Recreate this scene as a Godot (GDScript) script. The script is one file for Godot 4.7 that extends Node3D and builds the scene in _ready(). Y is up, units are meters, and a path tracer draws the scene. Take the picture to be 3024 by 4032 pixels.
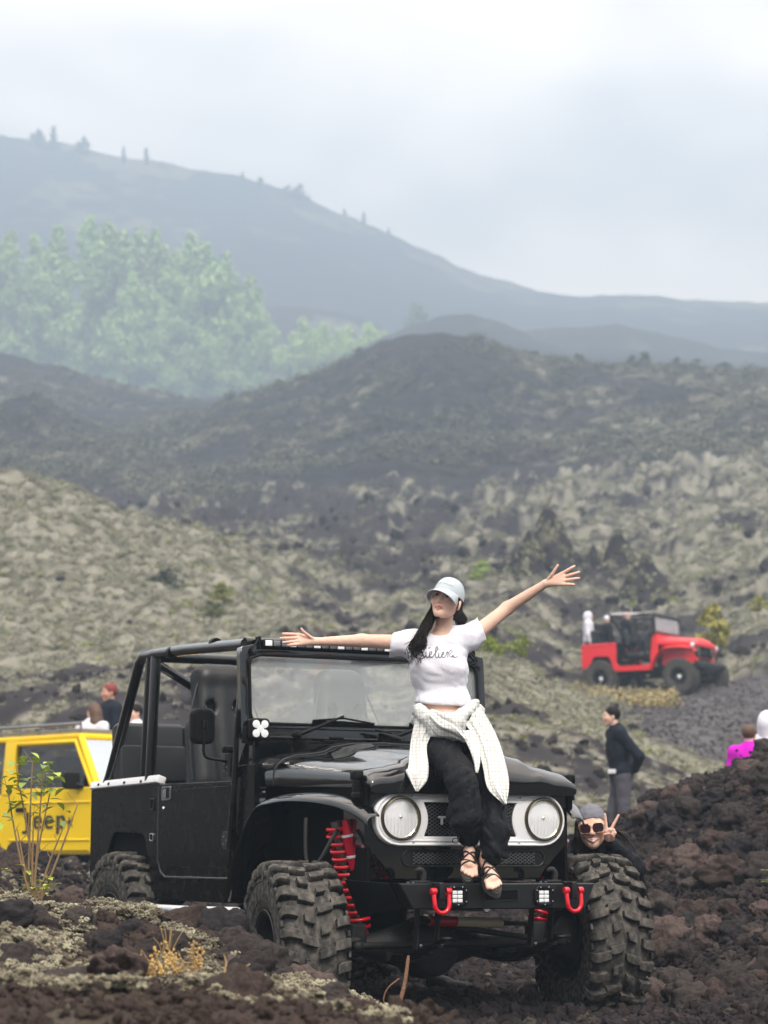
extends Node3D
# An off-road outing on an old lava field: helpers first, then the builders, then _ready().

# ---------------------------------------------------------------- geometry collector
class MB:
	var v := PackedVector3Array()
	var uv := PackedVector2Array()
	var col := PackedColorArray()
	var idx := PackedInt32Array()
	var nrm := PackedVector3Array()
	var tint := Color(1, 1, 1)
	var has_n := false

	func p(a: Vector3, t := Vector2.ZERO) -> int:
		v.append(a); uv.append(t); col.append(tint)
		return v.size() - 1

	func tri(a: int, b: int, c: int) -> void:
		idx.append(a); idx.append(b); idx.append(c)

	func quad(a: int, b: int, c: int, d: int) -> void:
		tri(a, b, c); tri(a, c, d)

	func fix(i0: int, v0: int) -> void:   # turns a closed piece outwards
		var vol := 0.0
		var o := v[v0]
		for i in range(i0, idx.size(), 3):
			vol += (v[idx[i]] - o).dot((v[idx[i + 1]] - o).cross(v[idx[i + 2]] - o))
		if vol < 0.0:
			for i in range(i0, idx.size(), 3):
				var t := idx[i + 1]
				idx[i + 1] = idx[i + 2]
				idx[i + 2] = t

	# box with bevelled edges; b = bevel
	func box(c: Vector3, s: Vector3, b := 0.004, r := Basis.IDENTITY) -> void:
		var h := s * 0.5
		b = minf(b, minf(h.x, minf(h.y, h.z)) * 0.49)
		var i0 := idx.size()
		var v0 := v.size()
		for k in 8:
			var sg := Vector3(1 if k & 1 else -1, 1 if k & 2 else -1, 1 if k & 4 else -1)
			for ax in 3:
				var q := Vector3(h.x - b, h.y - b, h.z - b)
				q[ax] = h[ax]
				p(c + r * (q * sg))
		for ax in 3:
			for sgn in [0, 1]:
				var ids: Array[int] = []
				for k in 8:
					if ((k >> ax) & 1) == sgn: ids.append(v0 + k * 3 + ax)
				if sgn == 1: quad(ids[0], ids[1], ids[3], ids[2])
				else: quad(ids[0], ids[2], ids[3], ids[1])
		for k in 8:
			var par := ((k & 1) + ((k >> 1) & 1) + ((k >> 2) & 1)) % 2
			var q := v0 + k * 3
			if par == 1: tri(q, q + 1, q + 2)
			else: tri(q, q + 2, q + 1)
			for ax in 3:
				if (k >> ax) & 1: continue
				var k2 := k | (1 << ax)
				var a1 := (ax + 1) % 3
				var a2 := (ax + 2) % 3
				var A := v0 + k * 3 + a1
				var B := v0 + k * 3 + a2
				var C := v0 + k2 * 3 + a2
				var D := v0 + k2 * 3 + a1
				if ((k >> a1) & 1) == ((k >> a2) & 1): quad(A, D, C, B)
				else: quad(A, B, C, D)
		for i in range(i0, idx.size(), 3):   # convex: every face looks away from the centre
			var q0 := v[idx[i]]
			if (v[idx[i + 1]] - q0).cross(v[idx[i + 2]] - q0).dot((q0 + v[idx[i + 1]] + v[idx[i + 2]]) / 3.0 - c) < 0.0:
				var t := idx[i + 1]; idx[i + 1] = idx[i + 2]; idx[i + 2] = t

	# tube along a path, rad one number or one per point
	func tube(pts: Array, rad: Variant, seg := 10, closed := false, capped := true, flat := 1.0, up := Vector3.ZERO) -> void:
		var i0 := idx.size()
		var v0 := v.size()
		var n := pts.size()
		var prev := Vector3.ZERO
		for i in n:
			var a: Vector3 = pts[(i - 1 + n) % n] if closed else pts[maxi(i - 1, 0)]
			var b: Vector3 = pts[(i + 1) % n] if closed else pts[mini(i + 1, n - 1)]
			var t := (b - a).normalized()
			if t.length() < 0.5: t = Vector3.UP
			var x := prev
			if i == 0:
				x = up if up != Vector3.ZERO else (Vector3.UP if absf(t.y) < 0.9 else Vector3.RIGHT)
			x = (x - t * x.dot(t)).normalized()
			prev = x
			var y := t.cross(x)
			var r: float = rad[i] if rad is Array or rad is PackedFloat32Array else rad
			for j in seg:
				var an := TAU * j / seg
				p(pts[i] + x * cos(an) * r * flat + y * sin(an) * r, Vector2(float(j) / seg, float(i) / n))
		var m := n if closed else n - 1
		for i in m:
			for j in seg:
				var a0 := v0 + i * seg + j
				var a1 := v0 + i * seg + (j + 1) % seg
				var b0 := v0 + ((i + 1) % n) * seg + j
				var b1 := v0 + ((i + 1) % n) * seg + (j + 1) % seg
				quad(a0, a1, b1, b0)
		if capped and not closed:
			for e in [0, n - 1]:
				var base := v.size()
				for j in seg: p(v[v0 + e * seg + j])
				for j in range(1, seg - 1):
					if e == 0: tri(base, base + j + 1, base + j)
					else: tri(base, base + j, base + j + 1)
		fix(i0, v0)

	func rod(a: Vector3, b: Vector3, r: float, seg := 10, r2 := -1.0) -> void:
		tube([a, b], [r, r if r2 < 0 else r2], seg)

	# profile of (radius, height) turned about an axis; sharp corners where a point is given twice
	func lathe(prof: Array, seg := 24, xf := Transform3D.IDENTITY) -> void:
		var i0 := idx.size()
		var v0 := v.size()
		for q in prof:
			for j in seg:
				var an := TAU * j / seg
				p(xf * Vector3(q.x * cos(an), q.y, q.x * sin(an)), Vector2(float(j) / seg, q.y))
		for i in prof.size() - 1:
			if prof[i].is_equal_approx(prof[i + 1]): continue
			for j in seg:
				quad(v0 + i * seg + j, v0 + (i + 1) * seg + j, v0 + (i + 1) * seg + (j + 1) % seg, v0 + i * seg + (j + 1) % seg)
		fix(i0, v0)

	func ell(c: Vector3, r: Vector3, b := Basis.IDENTITY, seg := 16, rings := 10) -> void:
		var prof := []
		for i in rings + 1:
			var a := PI * i / rings - PI / 2
			prof.append(Vector2(maxf(cos(a), 0.0001), sin(a)))
		lathe(prof, seg, Transform3D(b * Basis.from_scale(r), c))

	# closed rings of equal length joined into a skin; caps optional
	func loft(rings: Array, capped := true, closed_ring := true) -> void:
		var i0 := idx.size()
		var v0 := v.size()
		var n: int = rings[0].size()
		for ri in rings.size():
			for j in n: p(rings[ri][j], Vector2(float(j) / n, float(ri) / maxi(1, rings.size() - 1)))
		for i in rings.size() - 1:
			for j in (n if closed_ring else n - 1):
				quad(v0 + i * n + j, v0 + i * n + (j + 1) % n, v0 + (i + 1) * n + (j + 1) % n, v0 + (i + 1) * n + j)
		if capped and closed_ring:
			for e in [0, rings.size() - 1]:
				var base := v.size()
				var cen := Vector3.ZERO
				for j in n:
					p(rings[e][j]); cen += rings[e][j]
				var cc := p(cen / n)
				for j in n:
					if e == 0: tri(cc, base + (j + 1) % n, base + j)
					else: tri(cc, base + j, base + (j + 1) % n)
		if closed_ring: fix(i0, v0)

	# a flat outline given thickness; xf maps (x, y, depth); edges chamfered by b
	func prism(poly: PackedVector2Array, d0: float, d1: float, xf := Transform3D.IDENTITY, b := 0.0, holes: Array = []) -> void:
		var i0 := idx.size()
		var v0 := v.size()
		var rings := []
		var flatp := poly
		var ins := poly
		if b > 0.0:
			var o := Geometry2D.offset_polygon(poly, -b, Geometry2D.JOIN_MITER)
			if o.size() > 0 and o[0].size() == poly.size():
				ins = o[0]
				var best := 0
				var bd := 1e9
				for k in ins.size():
					if ins[k].distance_to(poly[0]) < bd:
						bd = ins[k].distance_to(poly[0]); best = k
				var rot := PackedVector2Array()
				for k in ins.size(): rot.append(ins[(k + best) % ins.size()])
				if rot.size() > 2 and rot[1].distance_to(poly[1]) > rot[rot.size() - 1].distance_to(poly[1]):
					var rev := PackedVector2Array([rot[0]])
					for k in range(rot.size() - 1, 0, -1): rev.append(rot[k])
					rot = rev
				ins = rot
			else: b = 0.0
		var n := poly.size()
		var lay := [[ins, d0], [poly, d0 + b], [poly, d1 - b], [ins, d1]] if b > 0.0 else [[poly, d0], [poly, d1]]
		for li in lay.size() - 1:
			for j in n:
				var A: Vector2 = lay[li][0][j]
				var B: Vector2 = lay[li][0][(j + 1) % n]
				var C: Vector2 = lay[li + 1][0][(j + 1) % n]
				var D: Vector2 = lay[li + 1][0][j]
				var q0 := p(xf * Vector3(A.x, A.y, lay[li][1]))
				p(xf * Vector3(B.x, B.y, lay[li][1])); p(xf * Vector3(C.x, C.y, lay[li + 1][1])); p(xf * Vector3(D.x, D.y, lay[li + 1][1]))
				quad(q0, q0 + 1, q0 + 2, q0 + 3)
		var tr := Geometry2D.triangulate_polygon(ins)
		var area := 0.0
		for j in n: area += ins[j].cross(ins[(j + 1) % n])
		for e in 2:
			var base := v.size()
			for j in n: p(xf * Vector3(ins[j].x, ins[j].y, d0 if e == 0 else d1), ins[j])
			for k in range(0, tr.size(), 3):
				var o := (ins[tr[k + 1]] - ins[tr[k]]).cross(ins[tr[k + 2]] - ins[tr[k]])
				if (e == 1) == (o * area > 0.0): tri(base + tr[k], base + tr[k + 1], base + tr[k + 2])
				else: tri(base + tr[k], base + tr[k + 2], base + tr[k + 1])
		fix(i0, v0)

	# a grid of points (rows of equal length) as a thick sheet
	func sheet(rows: Array, thick: float, toward := Vector3.ZERO) -> void:
		var nr := rows.size()
		var nc: int = rows[0].size()
		var i0 := idx.size()
		var v0 := v.size()
		var ns := []
		for i in nr:
			for j in nc:
				var du: Vector3 = rows[i][mini(j + 1, nc - 1)] - rows[i][maxi(j - 1, 0)]
				var dv: Vector3 = rows[mini(i + 1, nr - 1)][j] - rows[maxi(i - 1, 0)][j]
				var n := du.cross(dv).normalized()
				ns.append(n)
		for sgn in [0.5, -0.5]:
			for i in nr:
				for j in nc: p(rows[i][j] + ns[i * nc + j] * thick * sgn, Vector2(float(j) / (nc - 1), float(i) / (nr - 1)))
		var N := nr * nc
		for i in nr - 1:
			for j in nc - 1:
				var a := v0 + i * nc + j
				quad(a, a + 1, a + nc + 1, a + nc)
				quad(a + N, a + N + nc, a + N + nc + 1, a + N + 1)
		for j in nc - 1:
			var a := v0 + j
			quad(a, a + N, a + N + 1, a + 1)
			a = v0 + (nr - 1) * nc + j
			quad(a, a + 1, a + N + 1, a + N)
		for i in nr - 1:
			var a := v0 + i * nc
			quad(a, a + nc, a + nc + N, a + N)
			a = v0 + i * nc + nc - 1
			quad(a, a + N, a + N + nc, a + nc)
		fix(i0, v0)

	func add(o: MB, xf := Transform3D.IDENTITY) -> void:
		var b := v.size()
		for k in o.v.size():
			v.append(xf * o.v[k])
		uv.append_array(o.uv); col.append_array(o.col)
		for k in o.idx: idx.append(k + b)

	func mesh(flat := false) -> ArrayMesh:
		var n := PackedVector3Array()
		if flat:
			var nv := PackedVector3Array(); var nu := PackedVector2Array(); var nc := PackedColorArray(); var ni := PackedInt32Array()
			for k in idx:
				nv.append(v[k]); nu.append(uv[k]); nc.append(col[k]); ni.append(ni.size())
			v = nv; uv = nu; col = nc; idx = ni
		if has_n: n = nrm
		else:
			n.resize(v.size())
			for i in range(0, idx.size(), 3):
				var a := v[idx[i]]
				var f := (v[idx[i + 1]] - a).cross(v[idx[i + 2]] - a)
				n[idx[i]] += f; n[idx[i + 1]] += f; n[idx[i + 2]] += f
			for i in n.size():
				n[i] = n[i].normalized() if n[i].length_squared() > 1e-24 else Vector3.UP
		var flip := PackedInt32Array()
		flip.resize(idx.size())
		for i in range(0, idx.size(), 3):
			flip[i] = idx[i]; flip[i + 1] = idx[i + 2]; flip[i + 2] = idx[i + 1]
		var arr := []
		arr.resize(Mesh.ARRAY_MAX)
		arr[Mesh.ARRAY_VERTEX] = v; arr[Mesh.ARRAY_NORMAL] = n; arr[Mesh.ARRAY_TEX_UV] = uv; arr[Mesh.ARRAY_COLOR] = col; arr[Mesh.ARRAY_INDEX] = flip
		var m := ArrayMesh.new()
		m.add_surface_from_arrays(Mesh.PRIMITIVE_TRIANGLES, arr)
		return m

# ---------------------------------------------------------------- rounded bodies: distance fields meshed as surface nets
class Fld:
	var A: Array[Vector3] = []      # start
	var B: Array[Vector3] = []      # end
	var R := PackedFloat32Array()   # radius at start
	var S := PackedFloat32Array()   # radius at end
	var K := PackedFloat32Array()   # blend
	var M: Array = []               # null or inverse basis for ellipsoids
	var cuts: Array = []            # planes kept where n.p < d
	var nz: FastNoiseLite
	var amp := 0.0
	var warp := Basis.IDENTITY

	func bone(a: Vector3, b: Vector3, r: float, s: float, k := 0.02) -> void:
		A.append(a); B.append(b); R.append(r); S.append(s); K.append(k); M.append(null)

	func chain(ps: Array, rs: Array, k := 0.015) -> void:
		for i in ps.size() - 1: bone(ps[i], ps[i + 1], rs[i], rs[i + 1], k)

	func ell(c: Vector3, r: Vector3, b := Basis.IDENTITY, k := 0.02, carve := false) -> void:
		A.append(c); B.append(r); R.append(-2.0 if carve else -1.0); S.append(minf(r.x, minf(r.y, r.z))); K.append(k); M.append(b.inverse())

	func d(p: Vector3) -> float:
		var best := 1e3
		for i in A.size():
			var q: float
			var r := R[i]
			if r < 0.0:
				var l: Vector3 = M[i] * (p - A[i])
				var s := l / B[i]
				var k0 := s.length()
				var k1 := (s / B[i]).length()
				q = k0 * (k0 - 1.0) / maxf(k1, 1e-6)
				if r < -1.5:
					var hh := clampf(0.5 - 0.5 * (best + q) / K[i], 0.0, 1.0)
					best = lerpf(best, -q, hh) + K[i] * hh * (1.0 - hh)
					continue
			else:
				var ab := B[i] - A[i]
				var t := clampf((p - A[i]).dot(ab) / maxf(ab.length_squared(), 1e-9), 0.0, 1.0)
				q = (p - A[i] - ab * t).length() - lerpf(r, S[i], t)
			var k := K[i]
			var h := maxf(k - absf(best - q), 0.0) / k
			best = minf(best, q) - h * h * k * 0.25
		for c in cuts:
			best = maxf(best, (c[0] as Vector3).dot(p) - c[1])
		return best

	func dn(p: Vector3) -> float:
		var q := d(p)
		if amp > 0.0 and absf(q) < 0.06: q += amp * nz.get_noise_3dv(warp * p)
		return q

	func into(mb: MB, cell: float, paint: Variant = null) -> void:
		var lo := Vector3(1e9, 1e9, 1e9)
		var hi := -lo
		for i in A.size():
			if R[i] < 0.0:
				var m := maxf(B[i].x, maxf(B[i].y, B[i].z))
				lo = lo.min(A[i] - Vector3.ONE * m); hi = hi.max(A[i] + Vector3.ONE * m)
			else:
				lo = lo.min(A[i] - Vector3.ONE * R[i]).min(B[i] - Vector3.ONE * S[i])
				hi = hi.max(A[i] + Vector3.ONE * R[i]).max(B[i] + Vector3.ONE * S[i])
		lo -= Vector3.ONE * (cell * 2 + amp); hi += Vector3.ONE * (cell * 2 + amp)
		var BS := 6
		var i0 := mb.idx.size()
		var v0 := mb.v.size()
		var nb := ((hi - lo) / (cell * BS)).ceil()
		var val := {}
		var cells := []
		var reach := cell * BS * 0.5 * 1.74 * 1.25 + amp + 0.006
		var NX := int(nb.x) * BS + 2
		var NY := int(nb.y) * BS + 2
		for bz in int(nb.z):
			for by in int(nb.y):
				for bx in int(nb.x):
					var c := lo + Vector3(bx + 0.5, by + 0.5, bz + 0.5) * cell * BS
					if absf(d(c)) > reach: continue
					for z in BS + 1:
						for y in BS + 1:
							for x in BS + 1:
								var key := (bx * BS + x) + NX * ((by * BS + y) + NY * (bz * BS + z))
								if not val.has(key): val[key] = dn(lo + Vector3(bx * BS + x, by * BS + y, bz * BS + z) * cell)
					cells.append(Vector3i(bx, by, bz))
		var vid := {}
		var off := [0, 1, NX, NX + 1, NX * NY, NX * NY + 1, NX * NY + NX, NX * NY + NX + 1]
		var ed := [[0, 1], [2, 3], [4, 5], [6, 7], [0, 2], [1, 3], [4, 6], [5, 7], [0, 4], [1, 5], [2, 6], [3, 7]]
		for b in cells:
			for z in BS:
				for y in BS:
					for x in BS:
						var gx: int = b.x * BS + x
						var gy: int = b.y * BS + y
						var gz: int = b.z * BS + z
						var key := gx + NX * (gy + NY * gz)
						var f := PackedFloat32Array()
						f.resize(8)
						var mask := 0
						for k in 8:
							f[k] = val[key + off[k]]
							if f[k] < 0.0: mask |= 1 << k
						if mask == 0 or mask == 255: continue
						var s := Vector3.ZERO
						var cnt := 0
						for e in ed:
							var fa := f[e[0]]
							var fb := f[e[1]]
							if (fa < 0.0) == (fb < 0.0): continue
							var t := fa / (fa - fb)
							var pa := Vector3(e[0] & 1, (e[0] >> 1) & 1, (e[0] >> 2) & 1)
							var pb := Vector3(e[1] & 1, (e[1] >> 1) & 1, (e[1] >> 2) & 1)
							s += pa.lerp(pb, t)
							cnt += 1
						var P := lo + (Vector3(gx, gy, gz) + s / cnt) * cell
						if paint != null: mb.tint = paint.call(P)
						vid[key] = mb.p(P)
		var st := [1, NX, NX * NY]
		for key in vid:
			var f0: float = val[key]
			for ax in 3:
				var s0: int = st[ax]
				var s1: int = st[(ax + 1) % 3]
				var s2: int = st[(ax + 2) % 3]
				if not val.has(key + s0): continue
				var f1: float = val[key + s0]
				if (f0 < 0.0) == (f1 < 0.0): continue
				var a = vid.get(key); var c = vid.get(key - s1 - s2)
				var bq = vid.get(key - s1); var dq = vid.get(key - s2)
				if a == null or bq == null or c == null or dq == null: continue
				if f0 < 0.0: mb.quad(a, bq, c, dq)
				else: mb.quad(a, dq, c, bq)
		if mb.idx.size() > i0: mb.fix(i0, v0)
		mb.tint = Color(1, 1, 1)

# ---------------------------------------------------------------- nodes
var rng := RandomNumberGenerator.new()
var used := {}

func named(n: String) -> String:
	var k: int = used.get(n, -1) + 1
	used[n] = k
	return n if k == 0 else "%s_%03d" % [n, k]

func part(n: String, mb: Variant, mat: Material, parent: Node, flat := false) -> MeshInstance3D:
	var o := MeshInstance3D.new()
	o.name = n if parent != self else named(n)
	if parent != self:
		var k := 0
		while parent.has_node(NodePath(o.name)):
			k += 1
			o.name = "%s_%03d" % [n, k]
	o.mesh = mb.mesh(flat) if mb is MB else mb
	o.material_override = null
	o.set_surface_override_material(0, mat)
	parent.add_child(o, true)
	return o

func tag(o: Node, label: String, cat := "", group := "", kind := "") -> Node:
	if label: o.set_meta("label", label)
	if cat: o.set_meta("category", cat)
	if group: o.set_meta("group", group)
	if kind: o.set_meta("kind", kind)
	return o

func thing(n: String, pos: Vector3, turn: float, label: String, cat: String, group := "") -> Node3D:
	var o := Node3D.new()
	o.name = named(n)
	add_child(o, true)
	o.position = pos
	o.rotation.y = turn
	tag(o, label, cat, group)
	return o

func lin(r: float, g: float, b: float) -> Color:   # a real-world base colour as the sRGB that materials take
	return Color(r, g, b).linear_to_srgb()

func mat(c: Color, rough := 0.6, metal := 0.0) -> StandardMaterial3D:
	var m := StandardMaterial3D.new()
	m.albedo_color = c
	m.roughness = rough
	m.metallic = metal
	return m

func noise(sd: int, f: float, oct := 3, type := FastNoiseLite.TYPE_SIMPLEX_SMOOTH, fr := FastNoiseLite.FRACTAL_FBM) -> FastNoiseLite:
	var n := FastNoiseLite.new()
	n.seed = sd
	n.frequency = f
	n.noise_type = type
	n.fractal_type = fr
	n.fractal_octaves = oct
	return n

func ntex(n: FastNoiseLite, size := 512, ramp: Array = [], normal := 0.0) -> NoiseTexture2D:
	var t := NoiseTexture2D.new()
	t.noise = n
	t.width = size
	t.height = size
	t.seamless = true
	if ramp.size():
		var g := Gradient.new()
		g.offsets = PackedFloat32Array(ramp[0])
		g.colors = PackedColorArray(ramp[1])
		t.color_ramp = g
	if normal > 0.0:
		t.as_normal_map = true
		t.bump_strength = normal
	return t

func tri_map(m: StandardMaterial3D, s: float, world := true) -> StandardMaterial3D:
	m.uv1_triplanar = true
	m.uv1_world_triplanar = world
	m.uv1_scale = Vector3.ONE * s
	return m

func rrect(cx: float, cy: float, w: float, h: float, r: float, n := 5) -> PackedVector2Array:
	var o := PackedVector2Array()
	for k in 4:
		var c := Vector2(cx + (w / 2 - r) * [1, -1, -1, 1][k], cy + (h / 2 - r) * [1, 1, -1, -1][k])
		for i in n + 1:
			var a := PI / 2 * (k + float(i) / n)
			o.append(c + Vector2(cos(a), sin(a)) * r)
	return o

func curve(pts: Array, n: int, closed := false) -> Array:   # smooth path through points
	var o := []
	var m := pts.size()
	for i in n:
		var t := float(i) / (n if closed else n - 1) * (m if closed else m - 1)
		var k := int(floor(t))
		if not closed: k = mini(k, m - 2)
		var f := t - k
		var a: Vector3 = pts[(k - 1 + m) % m] if closed else pts[maxi(k - 1, 0)]
		var b: Vector3 = pts[k % m]
		var c: Vector3 = pts[(k + 1) % m]
		var d: Vector3 = pts[(k + 2) % m] if closed else pts[mini(k + 2, m - 1)]
		o.append(b.cubic_interpolate(c, a, d, f))
	return o

# ---------------------------------------------------------------- materials shared by many things
var M := {}

func make_materials() -> void:
	var m := mat(lin(0.0022, 0.0028, 0.003), 0.3)
	m.roughness = 0.12
	m.metallic_specular = 0.5
	m.clearcoat_enabled = true; m.clearcoat = 0.9; m.clearcoat_roughness = 0.03
	M.paint = m
	# the sides carry a film of dust and scuffs
	m = mat(Color.WHITE, 0.45)
	m.metallic_specular = 0.28
	m.albedo_texture = ntex(noise(8, 0.012, 5), 512, [[0.0, 0.55, 0.72, 0.9, 1.0], [lin(0.002, 0.0026, 0.0028), lin(0.0024, 0.003, 0.0032), lin(0.0034, 0.0038, 0.0038), lin(0.008, 0.008, 0.0075), lin(0.03, 0.028, 0.025)]])
	m.roughness_texture = ntex(noise(9, 0.03, 4), 256, [[0.0, 0.5, 1.0], [Color(0.12, 0.12, 0.12), Color(0.2, 0.2, 0.2), Color(0.45, 0.45, 0.45)]])
	m.roughness = 1.0
	tri_map(m, 1.1, false)
	M.paint_dusty = m
	M.red_paint = mat(lin(0.82, 0.012, 0.02), 0.4)
	M.red_paint.clearcoat_enabled = true; M.red_paint.clearcoat = 0.3; M.red_paint.clearcoat_roughness = 0.2
	M.yellow = mat(lin(0.90, 0.60, 0.002), 0.4)
	M.yellow.metallic_specular = 0.3
	M.yellow.clearcoat_enabled = true; M.yellow.clearcoat = 0.4; M.yellow.clearcoat_roughness = 0.1
	M.black = mat(lin(0.004, 0.004, 0.0045), 0.45)
	M.black.metallic_specular = 0.3
	M.satin = mat(lin(0.006, 0.0068, 0.0075), 0.38)
	M.lip_highlight = mat(lin(0.05, 0.052, 0.055), 0.25)  # paler than the paint: carries the highlight along the door lip
	M.dark = mat(lin(0.004, 0.004, 0.0045), 0.85)
	M.dark.metallic_specular = 0.2
	M.wire = mat(lin(0.10, 0.10, 0.11), 0.5, 0.3)
	M.chassis = tri_map(mat(Color.WHITE, 0.7), 4.0, false)
	M.chassis.albedo_texture = ntex(noise(14, 0.02, 4), 256, [[0.0, 0.6, 1.0], [lin(0.004, 0.004, 0.0045), lin(0.008, 0.008, 0.008), lin(0.025, 0.022, 0.019)]])
	M.leather = tri_map(mat(lin(0.012, 0.014, 0.017), 0.45), 6.0, false)
	M.leather.normal_enabled = true
	M.leather.normal_texture = ntex(noise(21, 0.08, 2), 256, [], 3.0)
	M.leather.normal_scale = 0.3
	M.seat = M.leather.duplicate()
	M.seat.albedo_color = lin(0.004, 0.0045, 0.0055)
	M.chrome = mat(Color(0.82, 0.82, 0.82), 0.22, 1.0)
	M.steel = mat(Color(0.55, 0.55, 0.56), 0.4, 0.9)
	M.silver = mat(lin(0.82, 0.82, 0.83), 0.3, 0.0)
	M.red = mat(lin(0.68, 0.006, 0.02), 0.3)
	M.red.clearcoat_enabled = true; M.red.clearcoat = 0.5; M.red.clearcoat_roughness = 0.1
	M.red_metal = mat(lin(0.72, 0.008, 0.04), 0.32, 0.4)
	M.white = mat(lin(0.78, 0.78, 0.78), 0.5)
	M.cream = mat(lin(0.62, 0.52, 0.36), 0.6)
	M.lens_white = mat(lin(0.85, 0.87, 0.9), 0.1)
	M.lens_white.clearcoat_enabled = true
	M.reflector = mat(Color(0.95, 0.94, 0.90), 0.2, 0.75)
	M.ring = mat(lin(0.10, 0.085, 0.05), 0.35, 0.7)
	var g := mat(Color(0.80, 0.82, 0.82, 0.25), 0.04)
	g.transparency = BaseMaterial3D.TRANSPARENCY_ALPHA
	M.glass = g
	g = mat(Color(0.95, 0.95, 0.9, 0.03), 0.03)
	g.transparency = BaseMaterial3D.TRANSPARENCY_ALPHA
	M.lens = g
	g = mat(Color(0.97, 0.97, 0.95, 0.02), 0.02)
	g.refraction_enabled = true
	g.refraction_scale = 0.05
	M.flute = g
	g = mat(Color(0.05, 0.055, 0.06, 0.5), 0.04)
	g.transparency = BaseMaterial3D.TRANSPARENCY_ALPHA
	M.tint_glass = g
	# rubber: dark carcass with dried mud on the faces
	m = tri_map(mat(Color.WHITE, 0.85), 5.0, false)
	m.albedo_texture = ntex(noise(31, 0.008, 4), 512, [[0.0, 0.4, 0.65, 1.0], [lin(0.026, 0.025, 0.024), lin(0.052, 0.049, 0.046), lin(0.10, 0.092, 0.081), lin(0.17, 0.15, 0.125)]])
	m.normal_enabled = true
	m.normal_texture = ntex(noise(32, 0.05, 4), 512, [], 4.0)
	m.normal_scale = 0.3
	m.metallic_specular = 0.25
	M.rubber = m
	M.rim = mat(lin(0.008, 0.008, 0.009), 0.3)
	M.rim.clearcoat_enabled = true; M.rim.clearcoat = 0.5

func disc(mb: MB, c: Vector3, axis: Vector3, prof: Array, seg := 24) -> void:   # lathe about any axis
	var y: Vector3 = axis.normalized()
	var x := (Vector3.UP if absf(y.y) < 0.9 else Vector3.RIGHT).cross(y).normalized()
	mb.lathe(prof, seg, Transform3D(Basis(x, y, x.cross(y)), c))

func bolt(parent: Node, c: Vector3, axis: Vector3, r := 0.006, mm: Material = null) -> void:
	var mb := MB.new()
	disc(mb, c, axis, [Vector2(r, 0), Vector2(r, r * 0.8), Vector2(r, r * 0.8), Vector2(r * 0.3, r)], 6)
	part("bolt", mb, mm if mm else M.steel, parent)

func ring_plate(outer: PackedVector2Array, inner: PackedVector2Array, d0: float, d1: float, b: float, xf: Transform3D, mb: MB) -> void:
	var rings := []
	for s in [[outer, d0, 0.0], [outer, d1 - b, 0.0], [outer, d1 - b, 0.0], [outer, d1, b], [inner, d1, -b], [inner, d1 - b, 0.0], [inner, d1 - b, 0.0], [inner, d0, 0.0], [outer, d0, 0.0]]:
		var r := []
		var cen := Vector2.ZERO
		for q in s[0]: cen += q
		cen /= s[0].size()
		for q in s[0]:
			var k: Vector2 = q - (q - cen).normalized() * s[2]
			r.append(xf * Vector3(k.x, k.y, s[1]))
		rings.append(r)
	mb.loft(rings, false)

func by_angle(f: Callable, n: int) -> PackedVector2Array:
	var o := PackedVector2Array()
	for i in n: o.append(f.call(TAU * i / n))
	return o

func ray_poly(poly: PackedVector2Array, c: Vector2, n: int) -> PackedVector2Array:   # outline sampled at even angles
	var o := PackedVector2Array()
	for i in n:
		var dir := Vector2.from_angle(TAU * (i + 0.013) / n)
		var best := 1e9
		for k in poly.size():
			var h = Geometry2D.segment_intersects_segment(c, c + dir * 9.0, poly[k], poly[(k + 1) % poly.size()])
			if h != null: best = minf(best, c.distance_to(h))
		o.append(c + dir * best)
	return o

# ---------------------------------------------------------------- a mud tyre on a deep black rim, axle along x, outer face towards -x
var tyre_mesh: ArrayMesh
var rim_mesh: ArrayMesh
var lip_mesh: ArrayMesh

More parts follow.
